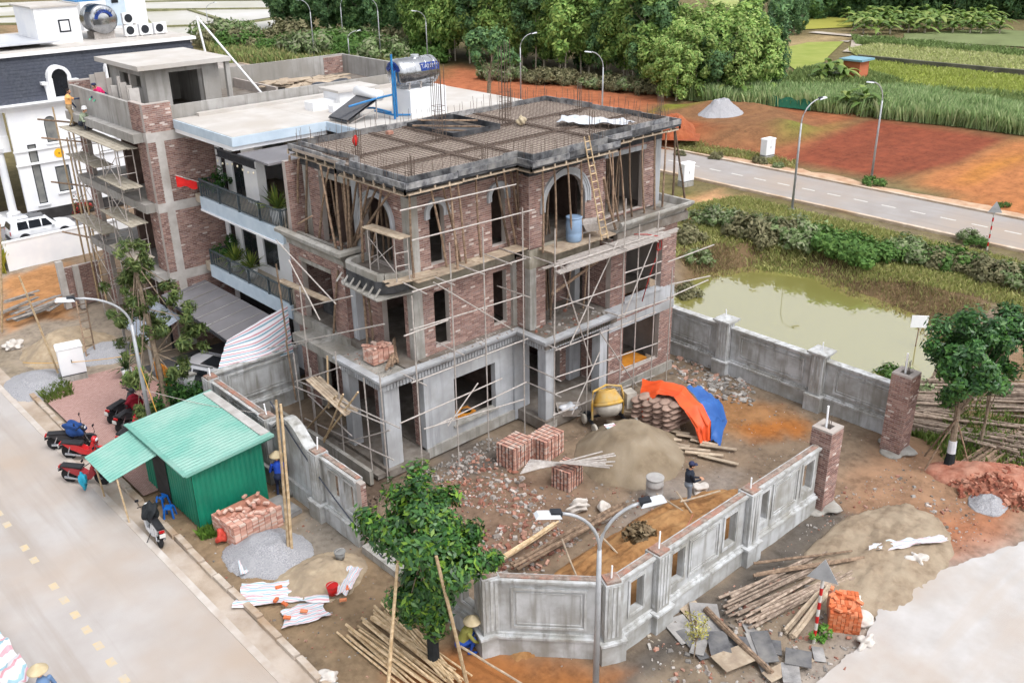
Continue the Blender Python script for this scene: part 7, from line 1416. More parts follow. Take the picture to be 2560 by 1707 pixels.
def bike(label, loc, rz, paint, scooter=False, cover=None, lean=R(6), steer=R(14)):
    b = thing('motorbike', label, 'motorbike', loc, rz, 'parked motorbikes'); b.rotation_euler = (lean, 0, rz); Mx_ = Matrix.Rotation(R(90), 3, 'X'); rw = .24 if scooter else .29
    for x in (-.62, .64):
        w = MB().lathe([(rw-.06, -.035), (rw-.02, -.045), (rw, 0), (rw-.02, .045), (rw-.06, .035)], (x, 0, rw), 22, Mx_).build('wheel', 'tyre', b, smooth=True, world=False)
        m = MB().lathe([(.04, -.05), (.05, 0), (.04, .05)], (x, 0, rw), 10, Mx_)
        for k in range(8): a = math.pi*k/4; m.cyl((x, 0, rw), (x+(rw-.05)*math.cos(a), 0, rw+(rw-.05)*math.sin(a)), .006, n=4)
        m.lathe([(rw-.07, -.025), (rw-.055, 0), (rw-.07, .025)], (x, 0, rw), 20, Mx_); m.build('rim', 'chrome', w, world=False)
    MB().prism([(-.55, .55), (-.75, .74), (-.5, .74), (-.1, .66), (.12, .5), (.3, .56), (.42, .86), (.5, .84), (.5, .5), (.3, .3), (-.1, .3), (-.3, .42)] if not scooter else [(-.6, .4), (-.78, .72), (-.4, .7), (-.1, .62), (.0, .36), (.28, .34), (.4, .86), (.5, .82), (.52, .4), (.3, .22), (-.2, .22), (-.4, .3)], lambda a, c, t: (a, t*(1 if a < .2 else 1.25), c), -.12, .12).build('fairing', paint, b, world=False)
    MB().grid(lambda a, c: Vector((-.8+.85*a, (c-.5)*.27*(1-.3*a), .77+.05*math.sin(a*3)-.03*(2*c-1)**2-.04*a)), 8, 4).build('seat', 'seat_black', b, smooth=True, world=False); MB().obox((-.38, 0, .735), .8, .24, .07).build('seat_pad', 'seat_black', b, world=False)
    MB().obox((-.05, 0, .33), .42, .2, .24).build('engine', 'black_plastic', b, world=False); MB().cyl((-.7, -.13, .3), (-.1, -.13, .24), .05, .035, 8).build('exhaust', 'chrome', b, world=False)
    for s in (-1, 1): MB().cyl((.64, s*.06, rw), (.45, s*.06, .86), .022, n=6).build('fork', 'chrome', b, world=False); MB().cyl((-.62, s*.09, rw), (-.45, s*.11, .62), .025, n=6).build('shock', 'chrome', b, world=False); MB().cyl((.4, s*.3, 1.08), (.36, s*.34, 1.25), .008, n=4).build('mirror_stalk', 'black_plastic', b, world=False); MB().obox((.36, s*.36, 1.28), .02, .12, .08).build('mirror', 'black_plastic', b, world=False)
    MB().tube([(.36, -.36, 1.02), (.43, -.1, 1.0), (.43, .1, 1.0), (.36, .36, 1.02)], .016, 6).build('handlebar', 'black_plastic', b, world=False); MB().blob((.5, 0, .93), .11, .13, .12, 2, 0, 2).build('headlight_cowl', paint, b, smooth=True, world=False); MB().blob((.58, 0, .92), .05, .09, .07, 2, 0, 2).build('headlight', 'lamp_head', b, smooth=True, world=False)
    f = MB()
    for k in range(7):
        a0, a1 = R(30)+R(120)*k/7, R(30)+R(120)*(k+1)/7; f.add([(.64+(rw+.03)*math.cos(a), y, rw+(rw+.03)*math.sin(a)) for a, y in ((a0, -.06), (a1, -.06), (a1, .06), (a0, .06))], [(0, 1, 2, 3)])
    f.build('front_mudguard', paint, b, world=False); MB().beam((-.62, 0, .62), (-.95, 0, .5), .14, .03).build('rear_mudguard', 'black_plastic', b, world=False); MB().obox((-.86, 0, .68), .06, .16, .07).build('tail_light', 'tail_red', b, world=False); MB().obox((-.94, 0, .58), .02, .18, .13).build('number_plate', 'plate_white', b, world=False); MB().cyl((-.1, .12, .28), (-.2, .3, 0), .014, n=5).build('kick_stand', 'black_plastic', b, world=False)
    if cover: MB().blob((.2, 0, .88), .42, .24, .34, 5, .3, 3).build('draped_coat', cover, b, smooth=True, world=False)
    return b
mat('bike_black', C(46, 48, 54), rough=.3, spec=.6); mat('bike_red', C(190, 34, 40, K), rough=.3, spec=.6); mat('bike_white', C(226, 228, 232), rough=.3, spec=.6); mat('coat_blue', C(44, 84, 150), C(34, 66, 124), s=4, rough=.8); mat('coat_red', C(160, 28, 50), C(130, 20, 40), s=4, rough=.8); mat('coat_black', C(42, 46, 50), C(30, 34, 38), s=4, rough=.8); mat('bike_maroon', C(150, 50, 56, K), rough=.35)
for lab, px, rz, paint, sct, cov in (('black motorbike with a white front shield, farthest of the parked row', (312, 1038), R(25), 'bike_black', False, None), ('black motorbike carrying a red jacket in the parked row', (330, 1058), R(28), 'bike_black', False, 'coat_red'), ('red motorbike half hidden behind the shed roof', (330, 1100), R(35), 'bike_red', False, None), ('dark motorbike under a blue cover beside the kerb', (185, 1118), R(-35), 'bike_black', False, 'coat_blue'), ('red motorbike facing the green awning', (218, 1145), R(-48), 'bike_red', False, None), ('dark motorbike with a turquoise bag under the awning edge', (218, 1205), R(-52), 'bike_maroon', False, None), ('white scooter with a black coat over its handlebars at the kerb', (385, 1342), R(84), 'bike_white', True, 'coat_black')):
    q = P(*px, .0); bike(lab, (q.x, q.y, gz(q.x, q.y)+.03), rz, paint, sct, cov)
one('hanging_bag', MB().blob((*P(208, 1200, .5).xy, .5), .12, .16, .28, 77, .3), mat('teal_bag', C(40, 150, 178, K), rough=.5), 'turquoise bag hanging from the dark motorbike by the awning', 'bag', smooth=True)
# ================================================================== PEOPLE
mat('skin_cloth', (1, 1, 1), rough=.85, attr=True); mat('straw', C(220, 204, 170), C(200, 182, 146), s=5, rough=.9); mat('helmet', C(232, 232, 234), rough=.4)
def ik(a, b, l1, l2, hint):
    d = b-a; L = min(d.length, (l1+l2)*.999); d = d.normalized(); x = (L*L+l1*l1-l2*l2)/(2*L); h = math.sqrt(max(1e-6, l1*l1-x*x)); hn = (hint-d*hint.dot(d)).normalized(); return a+d*x+hn*h
def person(label, loc, rz, hip, chest, feet, hands, cols, look=(1, 0, 0), hat=None, group=None, kf=Vector((1, 0, 0)), ef=None):
    """local frame: +x forward; hip, chest: points; feet, hands: two points each (left, right)"""
    V3 = Vector; hip, chest = V3(hip), V3(chest); up = (chest-hip).normalized(); side = V3((0, 1, 0)); fw = side.cross(up)*1.; neck = chest+up*.12; lk = V3(look).normalized(); head = neck+up*.1+lk*.03+V3((0, 0, .05))
    caps = []                                     # (a, b, ra, rb, key)
    caps += [(hip, hip+up*.2, .15, .14, 'leg'), (hip+up*.16, chest-up*.05, .145, .165, 'top'), (chest-up*.05, chest+up*.03, .165, .12, 'top'), (chest+up*.0, neck, .07, .05, 'skin'), (neck, head, .052, .06, 'skin'), (head, head+V3((0, 0, .05)), .088, .092, 'hair'), (head+lk*.035-V3((0, 0, .02)), head+lk*.04+V3((0, 0, .02)), .075, .075, 'skin'), (head+lk*.1-V3((0, 0, .015)), head+lk*.118-V3((0, 0, .02)), .014, .016, 'skin'), (head+lk*.095-V3((0, 0, .06)), head+lk*.1-V3((0, 0, .06)), .018, .018, 'lip')]
    sd = V3((0, 0, 1)).cross(lk).normalized()
    for s in (-1, 1): caps += [(head+sd*s*.085, head+sd*s*.092, .02, .022, 'skin'), (head+lk*.103+sd*s*.032+V3((0, 0, .015)), head+lk*.106+sd*s*.032+V3((0, 0, .015)), .011, .011, 'hair')]
    for s, ft, hd in ((1, feet[0], hands[0]), (-1, feet[1], hands[1])):
        sh = chest+side*s*.19-up*.0; hj = hip+side*s*.09; ft, hd = V3(ft), V3(hd); an = ft+V3((0, 0, .08)); kn = ik(hj, an, .42, .42, kf); caps += [(hj, kn, .088, .062, 'leg'), (kn, an, .06, .042, 'leg'), (an-V3((.03, 0, .035)), ft+V3((.17, 0, .035)), .045, .038, 'shoe')]
        el = ik(sh, hd, .29, .27, ef if ef is not None else V3((-.5, s*.6, -.6))); caps += [(sh, el, .062, .047, 'top'), (el, hd, .045, .034, 'sleeve')]
        d = (hd-el).normalized(); pl_ = hd+d*.07; lat = d.cross(V3((0, 0, 1))); lat = lat.normalized() if lat.length > .1 else V3((0, 1, 0)); caps += [(hd, pl_, .034, .036, 'hand')]
        for k in range(4): f0 = pl_+lat*(k-1.5)*.02; f1 = f0+d*.045*(1-.12*abs(k-1.3)); f2 = f1+(d*.6-V3((0, 0, .8)))*.03; caps += [(f0, f1, .011, .01, 'hand'), (f1, f2, .01, .009, 'hand')]
        caps += [(hd+d*.02+lat*.03, hd+d*.06+lat*.06, .012, .01, 'hand')]
    mb = MB()
    for a, b, ra, rb, k in caps:
        mb.blob(a, ra, ra, ra, 0, 0, 1); mb.blob(b, rb, rb, rb, 0, 0, 1); mb.cyl(a, b, ra*.97, rb*.97, 10)
    o = mb.build('tmp_body', 'skin_cloth', None); md = o.modifiers.new('r', 'REMESH'); md.mode = 'VOXEL'; md.voxel_size = .014; sm = o.modifiers.new('s', 'SMOOTH'); sm.factor = .5; sm.iterations = 2
    dg = bpy.context.evaluated_depsgraph_get(); me = bpy.data.meshes.new_from_object(o.evaluated_get(dg)); bpy.data.objects.remove(o)
    n = len(me.polygons); cen = np.zeros(n*3, np.float32); me.polygons.foreach_get('center', cen); cen = cen.reshape(-1, 3); best = np.full(n, 1e9); cc = np.zeros((n, 3))
    for a, b, ra, rb, k in caps:
        a_ = np.array(a); ab = np.array(b)-a_; L = (ab**2).sum()+1e-9; t = np.clip(((cen-a_) @ ab)/L, 0, 1); d = np.linalg.norm(cen-a_-t[:, None]*ab, axis=1)-(ra*(1-t)+rb*t)
        w = d < best; best[w] = d[w]; cc[w] = cols.get(k, cols['top'] if k == 'sleeve' else cols['skin'])
    at = me.color_attributes.new('col', 'FLOAT_COLOR', 'CORNER'); ls = np.zeros(n, np.int32); lt = np.zeros(n, np.int32); me.polygons.foreach_get('loop_total', lt); at.data.foreach_set('color', np.repeat(np.concatenate([cc, np.ones((n, 1))], 1), lt, 0).ravel())
    me.polygons.foreach_set('use_smooth', np.ones(n, bool)); me.materials.clear(); me.materials.append(MATS['skin_cloth'])
    T_ = thing('person', label, 'person', loc, rz, group); b = bpy.data.objects.new('body', me); COL.objects.link(b); b.parent = T_
    hc = head+V3((0, 0, .06))
    if hat == 'cone': MB().lathe([(.25, -.02), (.245, 0), (.03, .17), (.005, .18)], hc, 24).build('conical_hat', 'straw', T_, smooth=True, world=False)
    elif hat == 'helmet': MB().lathe([(.15, -.03), (.125, -.02), (.12, .05), (.08, .11), (.005, .125)], hc, 18).build('helmet', 'helmet', T_, smooth=True, world=False)
    elif hat:
        q = MB().lathe([(.105, -.01), (.105, .04), (.07, .085), (.005, .095)], hc, 16); q.obox(hc+lk*.13+V3((0, 0, .0)), .13, .15, .015, Matrix.Rotation(math.atan2(lk.y, lk.x), 3, 'Z')); q.build('cap', hat, T_, smooth=True, world=False)
    return T_
SK = C(196, 148, 120, K); HR = C(36, 32, 32); LIP = C(160, 96, 86, K)
base = dict(skin=SK, hand=SK, hair=HR, lip=LIP, shoe=C(70, 66, 64))
mat('cap_navy', C(56, 60, 92), rough=.8)
q = P(1719, 1249, .25)
person('man in a navy jacket, grey jeans and a cap standing on the site', (q.x, q.y, gz(q.x, q.y)+.02), R(-28), (0, 0, .9), (.02, 0, 1.34), ((.05, .1, 0), (-.12, -.1, 0)), ((.4, .05, 1.06), (.38, -.1, 1.08)), dict(base, top=C(40, 46, 58, K), leg=C(126, 134, 146, K)), (1, -.1, -.15), 'cap_navy', ef=Vector((-.3, 0, -1)))
q = P(703, 1238); person('woman in blue work clothes and a conical hat beside the green shed', (q.x, q.y, gz(q.x, q.y)+.01), R(60), (0, 0, .84), (.12, 0, 1.25), ((.06, .1, 0), (-.06, -.1, 0)), ((.38, .12, .95), (.36, -.14, .92)), dict(base, top=C(30, 66, 160, K), leg=C(40, 50, 80), skin=SK, shoe=C(40, 160, 190), hand=C(214, 190, 140, K)), (1, 0, -.3), 'cone')
q = P(1155, 1625); person('woman in an olive jacket and conical hat crouching below the corner wall', (q.x, q.y, gz(q.x, q.y)+.02), R(-30), (-.05, 0, .3), (.18, 0, .72), ((.2, .14, 0), (.2, -.14, 0)), ((.55, .1, .35), (.52, -.12, .3)), dict(base, top=C(150, 148, 78), leg=C(36, 70, 150, K), shoe=C(30, 90, 190)), (1, 0, -.4), 'cone', kf=Vector((.8, 0, 1)))
person('worker in an orange jacket reaching for the parapet from the high scaffold', (15.25, 47.4, 9.28), R(-20), (0, 0, .88), (.05, 0, 1.32), ((.05, .12, 0), (-.08, -.12, 0)), ((.5, -.1, 1.25), (.25, .3, .85)), dict(base, top=C(244, 176, 110, K), leg=C(150, 132, 104, K), sleeve=C(60, 80, 110), hand=C(40, 60, 100)), (1, -.3, 0), None)
person('worker in camouflage and white helmet squatting on the high scaffold', (15.3, 46.1, 9.28), R(-60), (-.08, 0, .28), (.12, 0, .68), ((.18, .12, 0), (.2, -.12, 0)), ((.5, .1, .5), (.5, -.1, .45)), dict(base, top=C(140, 150, 130, K), leg=C(60, 66, 80), hand=C(50, 90, 150)), (1, 0, -.1), 'helmet', kf=Vector((.8, 0, 1)))
person('worker in a pink vest leaning over the townhouse parapet', (16.25, 45.35, 9.96), R(200), (0, 0, .85), (.3, 0, 1.14), ((-.05, .12, 0), (-.1, -.12, 0)), ((.62, .1, .75), (.66, -.15, .8)), dict(base, top=C(226, 44, 110, K), leg=C(50, 60, 90), sleeve=C(40, 56, 96), hand=C(90, 190, 150)), (1, 0, -.8), 'cap_navy')
q = P(104, 1685, 1.5); person('person in a pale conical hat at the lower left corner of the street', (q.x, q.y, .01), R(100), (0, 0, .82), (.1, 0, 1.22), ((.06, .1, 0), (-.06, -.1, 0)), ((.34, .14, .9), (.32, -.14, .86)), dict(base, top=C(110, 140, 180), leg=C(50, 60, 90)), (1, 0, -.2), 'cone')
# ================================================================== PLANTS
mat('leaf', (1, 1, 1), rough=.6, attr=True, spec=.25, trans=.25, rnd_amt=.14); mat('leaf_gloss', (1, 1, 1), rough=.42, attr=True, spec=.4, trans=.15)
mat('bark', C(146, 130, 112, K), C(104, 90, 76, K), s=7, rough=.95, bump=.4, bs=20); mat('bark_pale', C(186, 176, 160, K), C(150, 140, 124, K), s=6, rough=.95)
def leafmesh(centres, per, spread, size, pal, seed, up=.5, droop=0., aspect=.45, flat=1.):
    """small leaf faces in clumps: centres = list of (point, clump radius, outward vector)"""
    r_ = np.random.RandomState(seed); V = []; Cc = []; nL = 0
    pal = np.array(pal); L = []
    for (c, rad, out) in centres:
        n = max(3, int(per*rad*rad)) if per < 0 else per
        d = r_.normal(size=(n, 3)); d /= np.linalg.norm(d, axis=1)[:, None]; rr = rad*r_.rand(n)**.45; p = np.array(c)+d*rr[:, None]*np.array([1, 1, flat])
        nv = d*.8+np.array(out)*.6+np.array([0, 0, up])+r_.normal(size=(n, 3))*.45; nv /= np.linalg.norm(nv, axis=1)[:, None]
        t = r_.normal(size=(n, 3)); t[:, 2] -= droop*2; t -= nv*(t*nv).sum(1)[:, None]; t /= np.linalg.norm(t, axis=1)[:, None]+1e-6; b = np.cross(nv, t)
        s = size*(.6+.8*r_.rand(n))[:, None]; tone = r_.rand()
        col = pal[r_.randint(len(pal), size=n)]*(.82+.3*r_.rand(n))[:, None]*(.86+.26*tone)
        q = np.stack([p-t*s, p+b*s*aspect-nv*s*.12, p+t*s, p-b*s*aspect-nv*s*.12], 1); V.append(q.reshape(-1, 3)); Cc.append(col)
    V = np.concatenate(V); Cc = np.concatenate(Cc); n = len(Cc)
    return V, Cc
def leafobj(name, V, Cc, m, parent=None, off=(0, 0, 0)):
    me = bpy.data.meshes.new(name); n = len(Cc); V = V-np.array(off)
    me.vertices.add(n*4); me.vertices.foreach_set('co', V.astype(np.float32).ravel()); me.loops.add(n*4); me.loops.foreach_set('vertex_index', np.arange(n*4, dtype=np.int32)); me.polygons.add(n); me.polygons.foreach_set('loop_start', np.arange(0, n*4, 4, dtype=np.int32))
    at = me.color_attributes.new('col', 'FLOAT_COLOR', 'CORNER'); at.data.foreach_set('color', np.repeat(np.concatenate([Cc, np.ones((n, 1))], 1), 4, 0).ravel()); me.update(); me.materials.append(MATS[m]); o = bpy.data.objects.new(name, me); COL.objects.link(o)
    if parent is not None: o.parent = parent
    return o
def clumps(n, c, rx, ry, rz, rad, seed, inner=.35, zmin=-1.):
    r_ = random.Random(seed); out = []
    while len(out) < n:
        d = Vector((r_.gauss(0, 1), r_.gauss(0, 1), r_.gauss(0, 1))).normalized()
        if d.z < zmin: continue
        k = 1-inner*r_.random()**1.5; w = 1+.18*math.sin(d.x*4+seed)+.14*math.sin(d.y*5+d.z*3+seed*2)
        out.append(((c[0]+d.x*rx*k*w, c[1]+d.y*ry*k*w, c[2]+d.z*rz*k*w), rad*r_.uniform(.7, 1.3), tuple(d)))
    return out
GA = [C(150, 182, 96), C(132, 168, 84), C(168, 194, 106), C(112, 150, 78)]; GD = [C(90, 130, 78), C(80, 118, 70), C(106, 144, 84), C(120, 152, 86)]; GL = [C(172, 200, 108), C(154, 188, 98), C(186, 206, 124), C(134, 172, 92)]; GB = [C(108, 146, 92), C(94, 132, 84), C(124, 158, 98), C(82, 116, 76)]
def tree_proto(name, h, rx, rz, cz, pal, seed, n=46, per=52, size=.3, trunk_r=.11, rad=.85, m='leaf'):
    t = thing(name, None, None); tr = MB(); r_ = random.Random(seed); top = h*.8
    tr.tube([(0, 0, 0), (.1*r_.uniform(-1, 1), .1, h*.3), (.2*r_.uniform(-1, 1), 0, h*.6), (0, 0, top)], [trunk_r, trunk_r*.8, trunk_r*.5, trunk_r*.2], 6)
    for k in range(6): a = r_.uniform(0, 6.3); z = h*r_.uniform(.35, .7); tr.cyl((0, 0, z), (rx*.7*math.cos(a), rx*.7*math.sin(a), z+h*.15), trunk_r*.4, trunk_r*.12, 4, False)
    tr.build('trunk', 'bark_pale', t, world=False)
    cl = clumps(n, (0, 0, cz), rx, rx, rz, rad, seed); V, Cc = leafmesh(cl, per, 0, size, pal, seed); leafobj('crown', V, Cc, m, t); return t
tall = [tree_proto('acacia_tree', 12.5, 2.5, 5.3, 7.3, [GA, GD, GA, GB][k], 100+k, 64, 92, .27) for k in range(4)]; bushy = [tree_proto('acacia_tree', 7.5, 2.3, 3.1, 4.1, [GL, GB][k], 120+k, 56, 104, .2, rad=.72) for k in range(2)]
used = set()
def put(protos, k, loc, rz, sc, label, group, cat='tree'):
    pr = protos[k % len(protos)]
    if pr.name in used: t = dup(pr, loc, rz, label, group, sc)
    else: used.add(pr.name); t = pr; t.location = loc; t.rotation_euler = (0, 0, rz); t.scale = (sc,)*3
    tag(t, label, cat, group); return t
line = [(705, 92), (760, 100), (820, 108), (880, 118), (940, 128), (1000, 138), (1060, 148), (1120, 156), (1180, 164), (1235, 170), (1290, 177), (1345, 183), (1400, 189), (1455, 195), (1510, 202), (1560, 210), (1605, 220)]
cnt = 0
ROWN = ('front', 'second', 'third', 'fourth')
for row in range(4):
    k = 0
    for i, (u, v) in enumerate(line):
        for half in (0, .5):
            uu = u+28*half*2*.5+U(-8, 8); vv = v+4*half; q = P(uu, vv)
            if u < 1000 and row > 2: continue
            d = Vector((q.x, q.y, 0)).normalized(); q = q+d*(row*4.2+U(0, 2.2)+(6 if u < 1040 else 0)); sc = U(.8, 1.12)*(1.08 if row else .95)*(.85 if u < 1040 else 1.)
            far = u < 1060; pi = (1 if rnd.random() < .6 else 3) if far else (rnd.choice((0, 2, 0, 3)))
            k += 1; put(tall, pi, (q.x, q.y, 0), U(0, 6.3), sc, f'{ORD[k-1]} acacia from the left in the {ROWN[row]} row of the wood', 'acacias of the wood')
k = 0
for (u, v, s) in ((1640, 232, .85), (1668, 246, .8), (1700, 238, 1.), (1690, 252, .75), (1735, 246, .95), (1760, 232, 1.1), (1790, 246, .9), (1800, 226, 1.2), (1840, 236, 1.15), (1830, 250, .8), (1870, 244, 1.05), (1885, 228, 1.2), (1905, 240, .9), (1655, 215, 1.05), (1720, 218, 1.15), (1620, 222, .9), (1925, 232, .7), (1850, 215, 1.2)):
    q = P(u, v); k += 1; put(bushy, 0 if rnd.random() < .8 else 1, (q.x, q.y, 0), U(0, 6.3), s*1.05, f'{ORD[k-1]} bright young acacia in the clump right of the wood', 'young acacias right of the wood')
# far dark woods along the top right edge
k = 0
for u in range(1990, 2620, 26):
    for vv in (10, -14):
        q = P(u+U(-8, 8), vv+34+U(-4, 4)); k += 1; put(bushy, 1, (q.x, q.y, -1.), U(0, 6.3), U(1.3, 2.), f'{ORD[(k-1) % 50]} dark tree from the left in the far wood at the top right', 'dark trees of the far wood')
for k, (u, v, s) in enumerate(((1960, 82, .9), (1985, 78, .8), (1940, 76, .7), (2000, 86, .5), (1900, 30, .8), (1860, 26, .9))): q = P(u, v); put(bushy, 1, (q.x, q.y, 0), U(0, 6.3), s, ORD[k]+' dark round bush tree beside the yellow field', 'bush trees beside the yellow field')
# shrubs
def shrub_proto(name, pal, seed, rx=1.0, h=.9, n=26, per=46, size=.12): 
    t = thing(name, None, None); V, Cc = leafmesh(clumps(n, (0, 0, h*.5), rx, rx, h*.55, .34, seed, zmin=-.5), per, 0, size, pal, seed); leafobj('foliage', V, Cc, 'leaf', t); s = MB()
    for k in range(5): a = k*1.3; s.cyl((0, 0, -.1), (rx*.5*math.cos(a), rx*.5*math.sin(a), h*.6), .02, .01, 4, False)
    s.build('stem', 'bark', t, world=False); return t
shr = [shrub_proto('shrub', [C(128, 150, 96), C(112, 138, 84), C(146, 162, 114), C(160, 166, 132)], 200), shrub_proto('shrub', [C(98, 138, 66), C(86, 124, 58), C(116, 152, 76)], 201), shrub_proto('shrub', [C(136, 134, 98), C(120, 120, 86), C(156, 150, 114)], 202)]
k = 0
for (u, v, s, t) in ((1800, 560, 1.3, 0), (1838, 572, 1.4, 0), (1870, 590, 1.4, 2), (1905, 582, 1.4, 0), (1915, 610, 1.1, 2), (1950, 592, 1.5, 2), (1985, 602, 1.5, 0), (2010, 618, 1.3, 0), (2045, 612, 1.3, 1), (2075, 628, 1.5, 1), (2105, 632, 1.4, 1), (2140, 638, 1.5, 1), (2165, 650, 1.4, 1), (2195, 652, 1.3, 1), (2120, 650, 1.1, 1), (2260, 640, 1.2, 0), (2290, 652, 1.4, 0), (2322, 655, 1.2, 1), (2350, 664, 1.3, 2), (2390, 668, 1.3, 1), (2425, 678, 1.3, 2), (2455, 690, 1.2, 2), (2490, 700, 1.5, 2), (2530, 696, 1.2, 1), (2550, 715, 1.2, 0), (2420, 600, .8, 0), (2445, 612, .7, 1), (1745, 640, 1., 0), (1720, 600, 1., 2), (1735, 555, .9, 0), (1720, 700, .8, 2), (2180, 462, .8, 1), (2510, 515, .5, 1), (2250, 900, .8, 1), (2300, 935, .9, 0), (2270, 980, .7, 1), (1700, 388, .6, 2), (1790, 396, .6, 2), (1900, 408, .6, 2), (1945, 418, .6, 0)):
    q = P(u, v); k += 1; put(shr, t, (q.x, q.y, gz(q.x, q.y)), U(0, 6.3), s*U(.7, .95), f'{ORD[(k-1) % 50]} low shrub from the left around the pond and far road', 'shrubs around the pond', 'shrub')
k = 0
for j in range(46):
    u = U(510, 1100); v = 92+(u-510)*.09+U(-12, 26); q = P(u, v); k += 1; put(shr, rnd.choice((1, 0, 1, 2)), (q.x, q.y, 0), U(0, 6.3), U(1.6, 3.2), f'{ORD[(k-1) % 50]} wild shrub counted on the green waste before the wood', 'wild shrubs before the wood', 'shrub')
k = 0
for j in range(34):
    u = U(1180, 1700); v = 184+(u-1180)*.1+U(0, 10); q = P(u, v); k += 1; put(shr, rnd.choice((0, 2, 2)), (q.x, q.y, 0), U(0, 6.3), U(.9, 1.6), f'{ORD[(k-1) % 50]} scrubby bush along the foot of the wood', 'bushes at the foot of the wood', 'shrub')
# grass and reeds nobody could count
def blades(name, label, poly, n, h0, h1, w, pal, seed, lean=.35, z=0., seg=1, gfn=True):
    r_ = np.random.RandomState(seed); X = []; Y = []; bx = [p[0] for p in poly]; by = [p[1] for p in poly]
    while len(X) < n:
        x = r_.uniform(min(bx), max(bx), n); y = r_.uniform(min(by), max(by), n); ok = inside(poly, x, y) & (fbm(x*.5, y*.5, seed) > r_.uniform(.15, .6, n)); X += list(x[ok]); Y += list(y[ok])
    X = np.array(X[:n]); Y = np.array(Y[:n]); Z = gheight(X, Y)+z if gfn else np.zeros(n)+z; H_ = r_.uniform(h0, h1, n)*(.6+.8*fbm(X*.3, Y*.3, seed+1)); a = r_.uniform(0, 6.28, n); dx, dy = np.cos(a)*w, np.sin(a)*w; lx, ly = r_.normal(0, lean, n)*H_, r_.normal(0, lean, n)*H_
    b0 = np.stack([X-dx, Y-dy, Z-.02], 1); b1 = np.stack([X+dx, Y+dy, Z-.02], 1); m1 = np.stack([X+dx*.7+lx*.35, Y+dy*.7+ly*.35, Z+H_*.65], 1); t = np.stack([X+lx, Y+ly, Z+H_], 1)
    pal = np.array(pal); col_ = pal[r_.randint(len(pal), size=n)]*(.8+.4*r_.rand(n))[:, None]; o = leafobj(name, np.stack([b0, b1, m1, t], 1).reshape(-1, 3), col_, 'leaf'); tag(o, label, 'grass', None, 'stuff'); return o
pw = lambda px: [(p.x, p.y) for p in wpoly(px)]
GG = [C(186, 184, 118), C(168, 172, 102), C(200, 196, 134), C(150, 162, 92)]
blades('verge_grass', 'dry green grass on the verge between the far road and the pond', pw([(1690, 520), (1800, 500), (1860, 492), (2100, 548), (2560, 655), (2600, 790), (2440, 740), (2200, 690), (1900, 640), (1800, 610), (1690, 640)]), 42000, .12, .34, .022, GG, 301)
blades('bank_grass', 'thin dry grass on the brown pond bank', pw([(1690, 640), (1800, 610), (2000, 640), (2260, 700), (2480, 760), (2420, 850), (2330, 830), (2130, 735), (1990, 685), (1800, 680)]), 9000, .08, .3, .02, [C(168, 146, 110), C(150, 132, 98), C(160, 158, 102)], 302)
blades('roadside_grass', 'rough grass along the far side of the far road', pw([(1690, 376), (1850, 396), (1990, 424), (1990, 404), (1850, 378), (1700, 356)]), 7000, .12, .4, .03, GG+[C(160, 140, 96)], 303)
blades('reed_bed', 'tall green reeds in a band behind the red plots', pw([(1700, 248), (1900, 240), (2110, 240), (2300, 256), (2600, 292), (2600, 345), (2400, 318), (2130, 290), (1960, 268), (1800, 262)]), 36000, .9, 1.9, .03, [C(176, 198, 140), C(154, 182, 120), C(194, 210, 156), C(136, 166, 108)], 304, .16, 0, gfn=False)
blades('waste_grass', 'long wild grass on the waste ground before the wood', pw([(500, 108), (720, 82), (1090, 122), (1070, 195), (800, 165), (560, 158)]), 26000, .5, 1.4, .09, [C(146, 160, 98), C(162, 168, 112), C(124, 144, 84), C(176, 166, 116)], 305, .3, 0, gfn=False)
blades('pasture_grass', 'rough green growth around the far fields', pw([(1900, 226), (2000, 180), (2140, 176), (2300, 226), (2600, 248), (2600, 290), (2300, 250)]), 14000, .4, 1.0, .08, [C(150, 172, 108), C(166, 184, 116), C(128, 154, 90)], 306, .3, 0, gfn=False)
blades('path_side_growth', 'green growth beside the field path', pw([(2130, 96), (2300, 112), (2600, 138), (2600, 152), (2300, 126), (2140, 112)]), 9000, .4, 1.0, .1, [C(140, 162, 100), C(122, 146, 86)], 307, .3, 0, gfn=False)
blades('log_weeds', 'green weeds growing among the logs by the pond', pw([(2280, 940), (2400, 950), (2600, 1060), (2600, 1180), (2420, 1200), (2270, 1060)]), 2500, .1, .4, .03, [C(120, 140, 70), C(100, 124, 58)], 308)
blades('verge_weeds', 'tufts of weed along the street verge and cabinet', [(9.3, 38.8), (10.4, 38.8), (10.6, 40.6), (9.3, 41.5)], 1500, .1, .35, .02, [C(130, 150, 76), C(112, 134, 62)], 309)
blades('shed_weeds', 'weeds at the corner of the green shed', [(9.6, 25.6), (10.3, 25.4), (10.6, 26), (9.7, 26.1)], 500, .1, .35, .025, [C(120, 156, 66), C(96, 134, 56)], 310)
blades('court_grass', 'yellow green bamboo grass at the left edge', [(12.2, 58), (13.2, 57), (13.3, 61), (12.3, 62)], 900, .8, 1.8, .04, [C(186, 180, 70), C(150, 156, 60)], 312, .3)
blades('rice_crop', 'rice standing in the bright green field beyond the reeds', pw([(2075, 170), (2150, 152), (2560, 196), (2620, 210), (2620, 245), (2300, 232), (2160, 205)]), 16000, .25, .5, .07, [C(176, 188, 96), C(190, 198, 116), C(160, 174, 86)], 321, .3, .05, gfn=False)
blades('rice_crop', 'pale rice standing in the upper field below the path', pw([(2120, 128), (2200, 112), (2560, 142), (2620, 150), (2620, 188), (2560, 182), (2160, 148)]), 16000, .3, .6, .08, [C(196, 202, 140), C(180, 190, 122), C(210, 210, 156)], 322, .35, .05, gfn=False)
